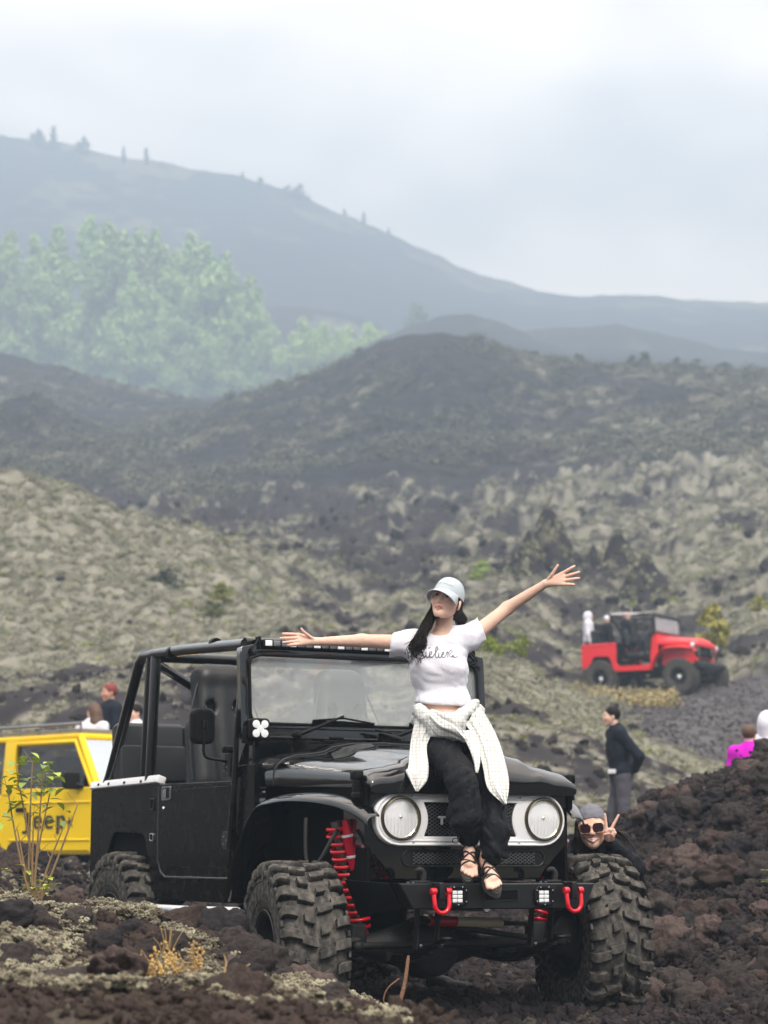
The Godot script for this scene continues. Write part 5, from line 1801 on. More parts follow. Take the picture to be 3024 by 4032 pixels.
func make_trees() -> void:
	M.bark = mat(lin(0.07, 0.055, 0.045), 0.9)
	M.leaf = mat(Color.WHITE, 0.75)
	M.leaf.vertex_color_use_as_albedo = true
	M.leaf.metallic_specular = 0.2
	M.leaf.backlight_enabled = true
	M.leaf.backlight = Color(0.35, 0.35, 0.2)
	# grove in the smoke at left: u, top, base in the photograph's grid, distance, width
	var g := [[-60, 540, 800, 352, 60], [-10, 505, 815, 350, 62], [45, 515, 815, 362, 60], [105, 500, 830, 352, 66], [165, 486, 840, 360, 70], [222, 492, 845, 351, 68], [275, 505, 850, 362, 66], [325, 512, 850, 352, 66], [380, 515, 855, 358, 66], [430, 530, 858, 351, 64], [480, 556, 858, 356, 62], [520, 600, 860, 350, 60], [552, 660, 862, 347, 56], [90, 600, 850, 347, 60], [250, 600, 865, 346, 60], [400, 620, 868, 346, 60], [0, 620, 840, 346, 60], [330, 680, 872, 343, 50], [490, 700, 872, 343, 55]]
	var k := 0
	var names := ["tallest broad-crowned pale green tree at the middle of the misty grove", "pale green tree at the far left edge of the misty grove"]
	for q in g:
		var D: float = q[3] + 160.0
		var x: float = (q[0] - 829.5) / 4920.0 * D * 0.985
		var yb := look_y(q[2] + 20.0, D)
		var h := look_y(q[1], D) - yb
		tree("broadleaf_tree", Vector3(x, yb, -D), h, q[4] / 4920.0 * D * 1.7, 0, Color(0.36, 0.50, 0.19) * (0.92 + 0.04 * (k % 5)), names[0] if k == 4 else "hazy pale green tree, %s from the left in the %s row of the misty grove" % [["first", "second", "third", "fourth", "fifth", "sixth", "seventh", "eighth", "ninth", "tenth", "eleventh", "twelfth", "thirteenth"][k if k < 13 else [1, 2, 3, 0, 4, 5][k - 13]], "back" if k < 13 else "front"], "" if k == 4 else "trees of the misty grove", 400 + k, 0.06, 4600, 0.0132)
		k += 1
	var g2 := [[618, 735, 850, 372], [655, 692, 850, 378], [700, 705, 845, 374], [742, 708, 835, 380], [785, 700, 820, 376], [818, 715, 800, 382]]
	var nth := 0
	var ord := ["first", "second", "third", "fourth", "fifth", "sixth", "seventh", "eighth", "ninth", "tenth", "eleventh", "twelfth", "last"]
	for q in g2:
		var D: float = q[3] + 130.0
		var yb := look_y(q[2] + 20.0, D)
		tree("broadleaf_tree", Vector3((q[0] - 829.5) / 4920.0 * D * 0.985, yb, -D), look_y(q[1], D) - yb, 58.0 / 4920.0 * D * 1.5, 0, Color(0.42, 0.56, 0.20), "small bright green tree, %s from the left in the second grove" % ord[nth], "trees of the second grove", 440 + k, 0.06, 2600, 0.019)
		k += 1
		nth += 1
	nth = 0
	# lone trees along the skyline of the volcano slope
	for q in [[40, 280, 14, 0], [78, 273, 10, 1], [145, 297, 12, 0], [238, 318, 5, 1], [289, 320, 6, 1], [510, 374, 6, 0], [548, 382, 7, 0], [615, 400, 16, 0], [637, 398, 12, 0], [660, 424, 6, 1], [740, 452, 6, 1], [784, 461, 6, 1], [840, 494, 6, 1]]:
		var D := 890.0
		var s: float = (q[0] - 829.5) / 4920.0
		var yb := land_y(SLOPE, s * 0.985, D) - 2.0
		var h := maxf(look_y(q[1], D) - yb, 4.0)
		tree("ridge_tree", Vector3(s * D * 0.985, yb, -D), h, q[2] * (2.2 if q[3] == 0 else 3.6) / 4920.0 * D, q[3], Color(0.07, 0.10, 0.045), "%s tree, %s from the left on the skyline of the far slope" % [["rounded", "thin pointed"][q[3]], ord[nth]], "trees along the far skyline", 460 + k, 0.1, 320, 0.07)
		k += 1
		nth += 1
	nth = 0
	tree("ridge_tree", Vector3((905 - 829.5) / 4920.0 * 550.0, look_y(735, 548.0), -548.0), 9.0, 6.0, 0, Color(0.16, 0.22, 0.09), "pale rounded tree below the long slope behind the dark hill", "", 499, 0.1, 500, 0.05)
	# scrub trees on the crest of the dark hill
	for q in [[597, 820, 834], [770, 752, 770], [1165, 758, 775], [1225, 770, 788], [1265, 766, 790], [1385, 770, 788], [1412, 762, 786], [1490, 772, 795], [1530, 776, 796], [1590, 782, 800], [485, 846, 868]]:
		var D := 249.0
		var yb := look_y(q[2] + 6.0, D)
		tree("scrub_tree", Vector3((q[0] - 829.5) / 4920.0 * D * 0.985, yb, -D), look_y(q[1], D) - yb, 1.7, 0, Color(0.07, 0.085, 0.05), "small dark scrub tree, %s from the left on the lava hill crest" % ord[[1, 2, 3, 4, 5, 6, 7, 8, 9, 10, 0][nth]], "scrub trees on the lava hill crest", 520 + k, 0.05, 260, 0.085)
		k += 1
		nth += 1
	# mossy pinnacles of lava in the middle distance
	for q in [[1192, 1092, 1240, 88.0, 120, "tall pointed mossy lava pinnacle left of the raised hand"], [1148, 1150, 1245, 87.0, 90, "lower shoulder of mossy lava beside the tall pinnacle"], [1345, 1150, 1275, 90.0, 110, "dark pointed lava pinnacle above the red vehicle"], [1290, 1180, 1270, 91.0, 90, "squat mossy lava outcrop between the two pinnacles"], [1405, 1190, 1290, 86.0, 100, "rounded mossy outcrop right of the dark pinnacle"], [660, 1183, 1240, 89.0, 90, "dark lava knob on the ridge behind the mossy mound"], [735, 1196, 1250, 89.0, 70, "second dark lava knob on the ridge behind the mound"]]:
		var D: float = q[3]
		var x: float = (q[0] - 829.5) / 4920.0 * D * 0.99
		var yb := look_y(q[2], D) - 0.6
		outcrop(Vector3(x, yb, -D), look_y(q[1], D) - yb, q[4] / 4920.0 * D * 0.5, q[5], 560 + k)
		k += 1
	# bright bushes
	for q in [[1043, 1218, 1262, 85.0, 46, Color(0.27, 0.36, 0.09), "bright lime green bush between the woman's cap and raised arm"], [1062, 1385, 1420, 47.0, 66, Color(0.26, 0.32, 0.05), "yellow-green bush behind the woman's right sleeve"], [1128, 1395, 1418, 47.0, 40, Color(0.24, 0.28, 0.07), "low green tuft right of the yellow-green bush"], [1552, 1315, 1395, 63.0, 60, Color(0.36, 0.34, 0.09), "tall yellowish shrub behind the red vehicle's bonnet"], [480, 1262, 1300, 62.0, 50, Color(0.20, 0.21, 0.06), "small olive bush on the mossy left slope"], [455, 1305, 1335, 60.0, 50, Color(0.10, 0.115, 0.04), "dark green bush low on the mossy left slope"], [1645, 1290, 1320, 66.0, 40, Color(0.30, 0.30, 0.08), "yellow-green bush at the right edge of the picture"], [345, 1240, 1290, 66.0, 75, Color(0.06, 0.075, 0.06), "dark round bush on the mossy left slope"]]:
		var D: float = q[3]
		var x: float = (q[0] - 829.5) / 4920.0 * D * 0.995
		var yb := ground_y(x, -D)
		var h: float = maxf(look_y(q[1], D) - look_y(q[2], D), 0.4)
		var o := tree("bush", Vector3(x, minf(look_y(q[2], D), yb + 1.0), -D), h * 1.1, q[4] / 4920.0 * D * 1.1, 0, q[5], q[6], "", 600 + k, 0.05, 700, 0.06)
		o.set_meta("category", "bush")
		k += 1

func leaf_at(mb: MB, p: Vector3, dir: Vector3, up: Vector3, l: float, w: float, c: Color) -> void:   # a pointed leaf with a folded middle
	var x := dir.cross(up).normalized()
	mb.tint = c
	var n := x.cross(dir).normalized()
	var mid := []
	for k in 5:
		var f := k / 4.0
		var ww := w * sin(PI * pow(f, 0.75)) * 0.5 + 0.0004
		var q := p + dir * l * f - n * l * 0.22 * f * f
		mid.append([mb.p(q - x * ww + n * ww * 0.25), mb.p(q), mb.p(q + x * ww + n * ww * 0.25)])
	for k in 4:
		mb.quad(mid[k][0], mid[k][1], mid[k + 1][1], mid[k + 1][0])
		mb.quad(mid[k][1], mid[k][2], mid[k + 1][2], mid[k + 1][1])

func make_plants() -> void:
	var r := RandomNumberGenerator.new()
	r.seed = 123
	M.stem = mat(lin(0.26, 0.17, 0.085), 0.8)
	M.dry = mat(lin(0.36, 0.24, 0.10), 0.85)
	# leafy shrub at left
	var base := Vector3(-1.655, ground_y(-1.655, -10.9), -10.9)
	var t := thing("leafy_shrub", base, 0.0, "thin leafy shrub with tan stems in front of the yellow car", "shrub")
	var tops := [Vector3(-0.09, 0.68, 0.02), Vector3(-0.02, 0.72, 0.0), Vector3(0.04, 0.66, 0.05), Vector3(0.07, 0.60, -0.02), Vector3(-0.13, 0.60, 0.04), Vector3(0.20, 0.52, 0.0), Vector3(0.0, 0.45, 0.05), Vector3(-0.09, 0.40, -0.05), Vector3(0.14, 0.40, 0.06)]
	var k := 0
	for q in tops:
		var pts := curve([Vector3(r.randf_range(-0.03, 0.03), -0.05, 0), q * 0.45 + Vector3(r.randf_range(-0.02, 0.02), 0.02, 0), q], 12)
		var mb := MB.new()
		mb.tube(pts, PackedFloat32Array([0.008, 0.0075, 0.007, 0.0065, 0.006, 0.0055, 0.005, 0.0045, 0.004, 0.0035, 0.003, 0.002]), 6)
		for i in range(3, 12, 2):
			mb.tube([pts[i], pts[i] + Vector3(r.randf_range(-0.06, 0.06), r.randf_range(0.02, 0.07), r.randf_range(-0.04, 0.04))], [0.002, 0.001], 4)
		part("stem", mb, M.stem, t)
	for i in 105:
		var top: Vector3 = tops[r.randi() % 5] if i < 88 else tops[6 + r.randi() % 3] * 0.4
		var p := top + Vector3(r.randf_range(-0.09, 0.07), r.randf_range(-0.17, 0.06), r.randf_range(-0.06, 0.06))
		var mb := MB.new()
		var a := r.randf() * TAU
		leaf_at(mb, p, Vector3(cos(a), r.randf_range(-0.5, 0.25), sin(a)).normalized(), Vector3.UP, r.randf_range(0.045, 0.075), r.randf_range(0.028, 0.046), Color(1, 1, 1))
		part("leaf", mb, [M.leaf_a, M.leaf_b, M.leaf_c][i % 3], t)
	for q in [[-1.60, -10.75, 0.20, 0.14, "low bright green seedling at the foot of the leafy shrub", 12], [-1.72, -11.6, 0.20, 0.2, "tangled dry green weed at the left edge", 14]]:
		var b := Vector3(q[0], ground_y(q[0], q[1]), q[1])
		var s := thing("seedling", b, 0.0, q[4], "plant")
		var mb := MB.new()
		for i in 4: mb.tube([Vector3.ZERO, Vector3(r.randf_range(-0.05, 0.05), q[2] * 0.6, r.randf_range(-0.05, 0.05)), Vector3(r.randf_range(-0.09, 0.09), q[2], 0)], [0.003, 0.0025, 0.001], 5)
		part("stem", mb, M.stem, s)
		for i in q[5]:
			mb = MB.new()
			var a := r.randf() * TAU
			leaf_at(mb, Vector3(r.randf_range(-0.08, 0.08), r.randf_range(0.02, q[2]), r.randf_range(-0.06, 0.06)), Vector3(cos(a), r.randf_range(-0.3, 0.5), sin(a)).normalized(), Vector3.UP, r.randf_range(0.04, 0.07), 0.03, Color(1, 1, 1))
			part("leaf", mb, M.leaf_c if i % 3 else M.leaf_a, s)
	# sprig at the right edge
	var sp := Vector3(0.166 * 15.2, 0, -15.2)
	sp.y = ground_y(sp.x, sp.z)
	t = thing("green_sprig", sp, 0.0, "bright green sprig growing from the rubble at the right edge", "plant")
	var mb2 := MB.new()
	mb2.tube([Vector3.ZERO, Vector3(0.03, 0.14, 0.02)], 0.004, 5)
	part("stem", mb2, M.stem, t)
	for i in 11:
		mb2 = MB.new()
		var a := i * 0.9
		leaf_at(mb2, Vector3(0.03, 0.05 + i * 0.011, 0.02), Vector3(cos(a), 0.35, sin(a)).normalized(), Vector3.UP, 0.09, 0.04, Color(1, 1, 1))
		part("leaf", mb2, M.leaf_c, t)
	# dry stalks with seed heads on the mound
	for q in [[-0.79, -8.15, 0.17, 10, "golden dry flower clump on the mound below the boulder"], [-0.70, -8.25, 0.20, 12, "tall rusty dry weed clump hanging by the dark boulder"], [-0.84, -8.8, 0.14, 7, "thin dry brown twigs left of the golden clump"]]:
		var b := Vector3(q[0], ground_y(q[0], q[1]) - 0.01, q[1])
		t = thing("dry_weed", b, 0.0, q[4], "dry weed")
		for i in q[3]:
			var tip := Vector3(r.randf_range(-0.09, 0.09), q[2] * r.randf_range(0.6, 1.0), r.randf_range(-0.05, 0.05))
			mb2 = MB.new()
			mb2.tube(curve([Vector3(r.randf_range(-0.03, 0.03), 0, 0), tip * 0.5 + Vector3(0.01, 0.01, 0), tip], 8), 0.0016, 4)
			var st := part("stalk", mb2, M.dry, t)
			if q[3] == 7: continue
			mb2 = MB.new()
			for j in 16:
				var p := tip.lerp(Vector3(0, 0, 0), r.randf() * 0.55) + Vector3(r.randf_range(-0.018, 0.018), r.randf_range(-0.01, 0.012), r.randf_range(-0.018, 0.018))
				mb2.ell(p, Vector3.ONE * r.randf_range(0.003, 0.0065), Basis.IDENTITY, 5, 3)
			tag(part("seed_heads", mb2, M.seed if r.randf() < 0.6 else M.dry, st), "", "", "", "stuff")
	# the brown stick and a pale twig
	t = thing("brown_stick", Vector3(0.045, 0.12, -11.35), 0.0, "reddish brown peeling stick standing before the front axle", "stick")
	mb2 = MB.new()
	mb2.tube(curve([Vector3(0, -0.05, 0), Vector3(0.02, 0.09, 0), Vector3(0.055, 0.22, -0.01), Vector3(0.075, 0.36, -0.02)], 14), PackedFloat32Array([0.013, 0.0125, 0.012, 0.0125, 0.011, 0.012, 0.0105, 0.011, 0.010, 0.0095, 0.010, 0.009, 0.0085, 0.006]), 8)
	part("shaft", mb2, M.wood, t)
	for q in [[0.09, Vector3(-0.045, 0.13, 0.01), Vector3(-0.03, 0.20, 0.01), Vector3(0.03, 0.25, 0.0)], [0.06, Vector3(-0.015, 0.04, 0.03), Vector3(-0.02, 0.06, 0.03), Vector3(-0.022, 0.075, 0.03)], [0.1, Vector3(0.06, 0.10, 0.0), Vector3(0.075, 0.09, 0.0), Vector3(0.08, 0.10, 0.0)]]:
		mb2 = MB.new()
		mb2.tube(curve([Vector3(0.02, q[0], 0), q[1], q[2], q[3]], 10), 0.004, 5)
		part("twig", mb2, M.wood, t)
	t = thing("pale_twig", Vector3(-0.54, ground_y(-0.54, -7.8) + 0.02, -7.8), 0.0, "pale forked twig lying at the bottom of the mound", "twig")
	mb2 = MB.new()
	mb2.tube([Vector3(-0.07, 0, 0), Vector3(0.0, 0.035, 0.02), Vector3(0.09, 0.085, 0.0)], [0.005, 0.0045, 0.002], 6)
	mb2.tube([Vector3(0.0, 0.035, 0.02), Vector3(0.01, 0.09, 0.0), Vector3(0.0, 0.12, 0.0)], [0.004, 0.003, 0.001], 6)
	part("branch", mb2, M.dry, t)

# ---------------------------------------------------------------- people
func spot(u: float, v: float, D: float) -> Vector3:   # where the sight line of the photograph's grid meets a distance
	var x := (u - 829.5) / 4920.0
	var y := -(v - 1106.0) / 4920.0
	var c := cos(0.15011)
	var s := sin(0.15011)
	var d := Vector3(x, y * c + s, y * s - c)
	return EYE + d * (D / -d.z)

const SKIN := Color(0.72, 0.465, 0.36)

func head_field(F: Fld, smile := 0.0) -> void:   # chin at y -0.107, crown at 0.112, face towards +z
	F.ell(Vector3(0, 0.028, -0.014), Vector3(0.072, 0.084, 0.090), Basis.IDENTITY, 0.02)
	F.ell(Vector3(0, -0.022, 0.016), Vector3(0.060, 0.078, 0.066), Basis.IDENTITY, 0.03)
	F.bone(Vector3(0, -0.066, 0.036), Vector3(0, -0.088, 0.054), 0.028, 0.0165, 0.03)
	F.bone(Vector3(0.038, -0.050, 0.0), Vector3(0.010, -0.090, 0.047), 0.019, 0.012, 0.03)
	F.bone(Vector3(-0.038, -0.050, 0.0), Vector3(-0.010, -0.090, 0.047), 0.019, 0.012, 0.03)
	for s in [-1, 1]:
		F.ell(Vector3(0.035 * s, -0.027 + smile * 0.004, 0.052), Vector3(0.024, 0.021, 0.024), Basis.IDENTITY, 0.025)
		F.ell(Vector3(0.031 * s, 0.007, 0.092), Vector3(0.017, 0.010, 0.013), Basis.IDENTITY, 0.010, true)
		F.ell(Vector3(0.030 * s, 0.023, 0.066), Vector3(0.026, 0.008, 0.012), Basis.IDENTITY, 0.012)
		F.ell(Vector3(0.031 * s, 0.004, 0.067), Vector3(0.015, 0.0115, 0.0135), Basis.IDENTITY, 0.003)
		F.ell(Vector3(0.072 * s, -0.008, -0.012), Vector3(0.009, 0.030, 0.018), Basis(Vector3.UP, 0.3 * s), 0.008)
		F.ell(Vector3(0.010 * s, -0.034, 0.083), Vector3(0.0085, 0.007, 0.009), Basis.IDENTITY, 0.006)
	F.bone(Vector3(0, 0.010, 0.076), Vector3(0, -0.028, 0.094), 0.0075, 0.0095, 0.014)
	var w := 0.024 + smile * 0.008
	var up := smile * 0.006
	F.bone(Vector3(-w, -0.060 + up, 0.069 - smile * 0.006), Vector3(0, -0.0575, 0.0835), 0.003, 0.0055, 0.004)
	F.bone(Vector3(w, -0.060 + up, 0.069 - smile * 0.006), Vector3(0, -0.0575, 0.0835), 0.003, 0.0055, 0.004)
	F.bone(Vector3(-w, -0.0625 + up, 0.069 - smile * 0.006), Vector3(0, -0.0685 - smile * 0.004, 0.0815), 0.003, 0.0065, 0.004)
	F.bone(Vector3(w, -0.0625 + up, 0.069 - smile * 0.006), Vector3(0, -0.0685 - smile * 0.004, 0.0815), 0.003, 0.0065, 0.004)

func face_paint(skin: Color, smile := 0.0) -> Variant:
	return func(p: Vector3) -> Color:
		var c := skin
		var ax := absf(p.x)
		c = c.lerp(Color(0.62, 0.25, 0.19), 0.35 * exp(-pow((ax - 0.036) / 0.018, 2.0) - pow((p.y + 0.028) / 0.016, 2.0)) * (1.0 if p.z > 0.02 else 0.0))
		if p.z > 0.055:
			var my := -0.0625 + smile * 0.008 * pow(ax / 0.03, 2.0)
			var w := 0.0245 + smile * 0.008
			if smile > 0.5 and ax < w - 0.004 and absf(p.y - my) < 0.0065 * (1.0 - pow(ax / w, 2.0)): return Color(0.80, 0.77, 0.72)
			if ax < w and absf(p.y - my) < (0.0085 + smile * 0.006) * sqrt(maxf(0.0, 1.0 - pow(ax / w, 2.0))): return Color(0.60, 0.20, 0.17)
			var ey := Vector2(ax - 0.031, p.y - 0.004)
			if absf(ey.x) < 0.0145 and absf(ey.y) < 0.0062 * (1.0 - pow(ey.x / 0.0165, 2.0)):
				return Color(0.03, 0.018, 0.012) if ey.length() < 0.0062 else Color(0.72, 0.68, 0.66)
			if absf(ey.x) < 0.016 and ey.y > 0.0 and ey.y < 0.0095 * (1.0 - pow(ey.x / 0.020, 2.0)): return Color(0.05, 0.03, 0.025)
			if absf(p.y - 0.0235 + absf(ax - 0.034) * 0.22) < 0.0032 and ax > 0.013 and ax < 0.050: return Color(0.07, 0.045, 0.035)
		return c

func merge_field(mb: MB, F: Fld, cell: float, xf: Transform3D, paint: Variant) -> void:
	var t := MB.new()
	F.into(t, cell, paint)
	mb.add(t, xf)

func hand_into(mb: MB, wrist: Vector3, palm: Array, fingers: Array, k: float, tone: Color) -> void:   # palm: points across the knuckles; fingers: chains from knuckle to tip
	var F := Fld.new()
	for i in palm.size():
		F.bone(wrist, palm[i], 0.0165 * k, 0.0105 * k, 0.014)
	for f in fingers:
		for i in f.size() - 1:
			var r0 := lerpf(0.0092, 0.0066, float(i) / (f.size() - 1)) * k
			var r1 := lerpf(0.0092, 0.0066, float(i + 1) / (f.size() - 1)) * k
			F.bone(f[i], f[i + 1], r0, r1, 0.003)
	merge_field(mb, F, 0.0036, Transform3D.IDENTITY, func(_p: Vector3) -> Color: return tone)

func finger(a: Vector3, tip: Vector3, bend: Vector3) -> Array:
	return [a, a.lerp(tip, 0.42) + bend, a.lerp(tip, 0.74) + bend * 0.9, tip]

func foot_into(mb: MB, ankle: Vector3, toe_dir: Vector3, up: Vector3, k: float, side: float) -> Basis:
	var f := toe_dir.normalized()
	var x := up.cross(f).normalized()
	var u := f.cross(x)
	var b := Basis(x, u, f)
	var F := Fld.new()
	F.bone(ankle + u * 0.035 * k, ankle, 0.034 * k, 0.033 * k, 0.02)
	F.bone(ankle + b * Vector3(0, -0.035, -0.035) * k, ankle + b * Vector3(0, -0.04, 0.02) * k, 0.028 * k, 0.028 * k, 0.02)
	F.bone(ankle + b * Vector3(0, -0.012, 0.01) * k, ankle + b * Vector3(0.0, -0.045, 0.11) * k, 0.032 * k, 0.020 * k, 0.02)
	F.bone(ankle + b * Vector3(0.018 * side, -0.05, 0.10) * k, ankle + b * Vector3(-0.022 * side, -0.052, 0.115) * k, 0.020 * k, 0.018 * k, 0.02)
	for i in 5:
		var tx := lerpf(-0.030, 0.032, i / 4.0) * side
		var tz = [0.158, 0.168, 0.160, 0.150, 0.136][i]
		F.bone(ankle + b * Vector3(tx * 0.85, -0.050, 0.115) * k, ankle + b * Vector3(tx, -0.057, tz) * k, (0.0125 if i == 0 else 0.0095) * k, (0.0125 if i == 0 else 0.0085) * k, 0.005)
	merge_field(mb, F, 0.0045, Transform3D.IDENTITY, func(_p: Vector3) -> Color: return SKIN * 1.08)
	return b

func sandal(parent: Node3D, ankle: Vector3, b: Basis, k: float, side: float) -> void:
	var o := Node3D.new()
	o.name = "sandal" if not parent.has_node("sandal") else "sandal_001"
	parent.add_child(o, true)
	var pl := PackedVector2Array()
	for i in 36:
		var a := TAU * i / 36
		var z := sin(a)
		var w := 0.034 + 0.010 * smoothstep(-0.3, 0.7, z) - 0.004 * smoothstep(0.6, 1.0, z)
		pl.append(Vector2(cos(a) * w + 0.004 * side * smoothstep(0.2, 1.0, z), z * 0.128 + 0.062) * k)
	var mb := MB.new()
	mb.prism(pl, -0.098 * k, -0.068 * k, Transform3D(Basis(b.x, b.z, b.y), ankle), 0.005)
	part("sole", mb, M.sole, o)
	mb = MB.new()
	var pl2 := PackedVector2Array()
	for q in pl: pl2.append((q - Vector2(0, 0.06)) * 0.96 + Vector2(0, 0.06))
	mb.prism(pl2, -0.067 * k, -0.0625 * k, Transform3D(Basis(b.x, b.z, b.y), ankle), 0.001)
	part("footbed", mb, M.strap, o)
	var lf := func(x: float, y: float, z: float) -> Vector3: return ankle + b * Vector3(x, y, z) * k
	for q in [[[-0.044, -0.064, 0.118], [-0.02, -0.027, 0.112], [0.02, -0.030, 0.105], [0.044, -0.064, 0.092]], [[0.044, -0.064, 0.118], [0.02, -0.027, 0.110], [-0.02, -0.026, 0.098], [-0.044, -0.064, 0.085]], [[-0.043, -0.064, 0.100], [-0.02, -0.018, 0.085], [0.02, -0.010, 0.065], [0.042, -0.064, 0.055]], [[0.043, -0.064, 0.100], [0.02, -0.018, 0.085], [-0.02, -0.008, 0.062], [-0.042, -0.064, 0.05]], [[-0.042, -0.06, 0.05], [-0.022, 0.006, 0.042], [0.018, 0.035, 0.030], [0.036, 0.045, -0.01]], [[0.042, -0.06, 0.05], [0.022, 0.006, 0.042], [-0.018, 0.035, 0.030], [-0.036, 0.045, -0.01]], [[-0.036, 0.045, -0.01], [-0.02, 0.05, -0.036], [0.02, 0.05, -0.036], [0.036, 0.045, -0.01]], [[0.036, -0.064, -0.03], [0.036, -0.01, -0.03], [0.036, 0.03, -0.015], [0.036, 0.045, -0.01]], [[-0.036, -0.064, -0.03], [-0.036, -0.01, -0.03], [-0.036, 0.03, -0.015], [-0.036, 0.045, -0.01]]]:
		var pts := []
		for e in q: pts.append(lf.call(e[0], e[1], e[2]))
		mb = MB.new()
		mb.tube(curve(pts, 12), 0.0042 * k, 6)
		part("strap", mb, M.strap, o)

func strand(mb: MB, pts: Array, r: float, wave: float, rr: RandomNumberGenerator) -> void:
	var c := curve(pts, 16)
	var ph := rr.randf() * TAU
	var rad := PackedFloat32Array()
	for i in 16:
		var f := i / 15.0
		c[i] += Vector3(sin(ph + f * 9.0), 0, cos(ph + f * 8.0)) * wave * f
		rad.append(r * (1.0 - 0.75 * f * f))
	mb.tube(c, rad, 5)

func cloth_mat(c: Color, sd: int, rough := 0.85, bump := 0.5) -> StandardMaterial3D:
	var m := tri_map(mat(c, rough), 5.0, false)
	m.normal_enabled = true
	m.normal_texture = ntex(noise(sd, 0.02, 3, FastNoiseLite.TYPE_SIMPLEX, FastNoiseLite.FRACTAL_RIDGED), 512, [], 6.0)
	m.normal_scale = bump
	m.metallic_specular = 0.2
	return m

func drape(left: Array, right: Array, folds: float, amp: float, n := 30, m := 22, ph := 0.0) -> MB:   # cloth hanging between two edges, folded along its length
	var L := curve(left, m)
	var R := curve(right, m)
	var rows := []
	for i in m:
		var row := []
		var f := float(i) / (m - 1)
		for j in n:
			var g := float(j) / (n - 1)
			var p: Vector3 = L[i].lerp(R[i], g)
			var w := sin(g * folds * TAU + ph + 0.8 * sin(f * 3.0)) * (0.4 + 0.6 * f) + 0.4 * sin(g * folds * 2.3 * TAU + f * 5.0 + ph)
			p.z += amp * w + amp * 2.2 * sin(g * PI)
			p.y += amp * 0.3 * sin(g * 17.0 + f * 9.0)
			row.append(p)
		rows.append(row)
	var mb := MB.new()
	mb.sheet(rows, 0.004)
	return mb

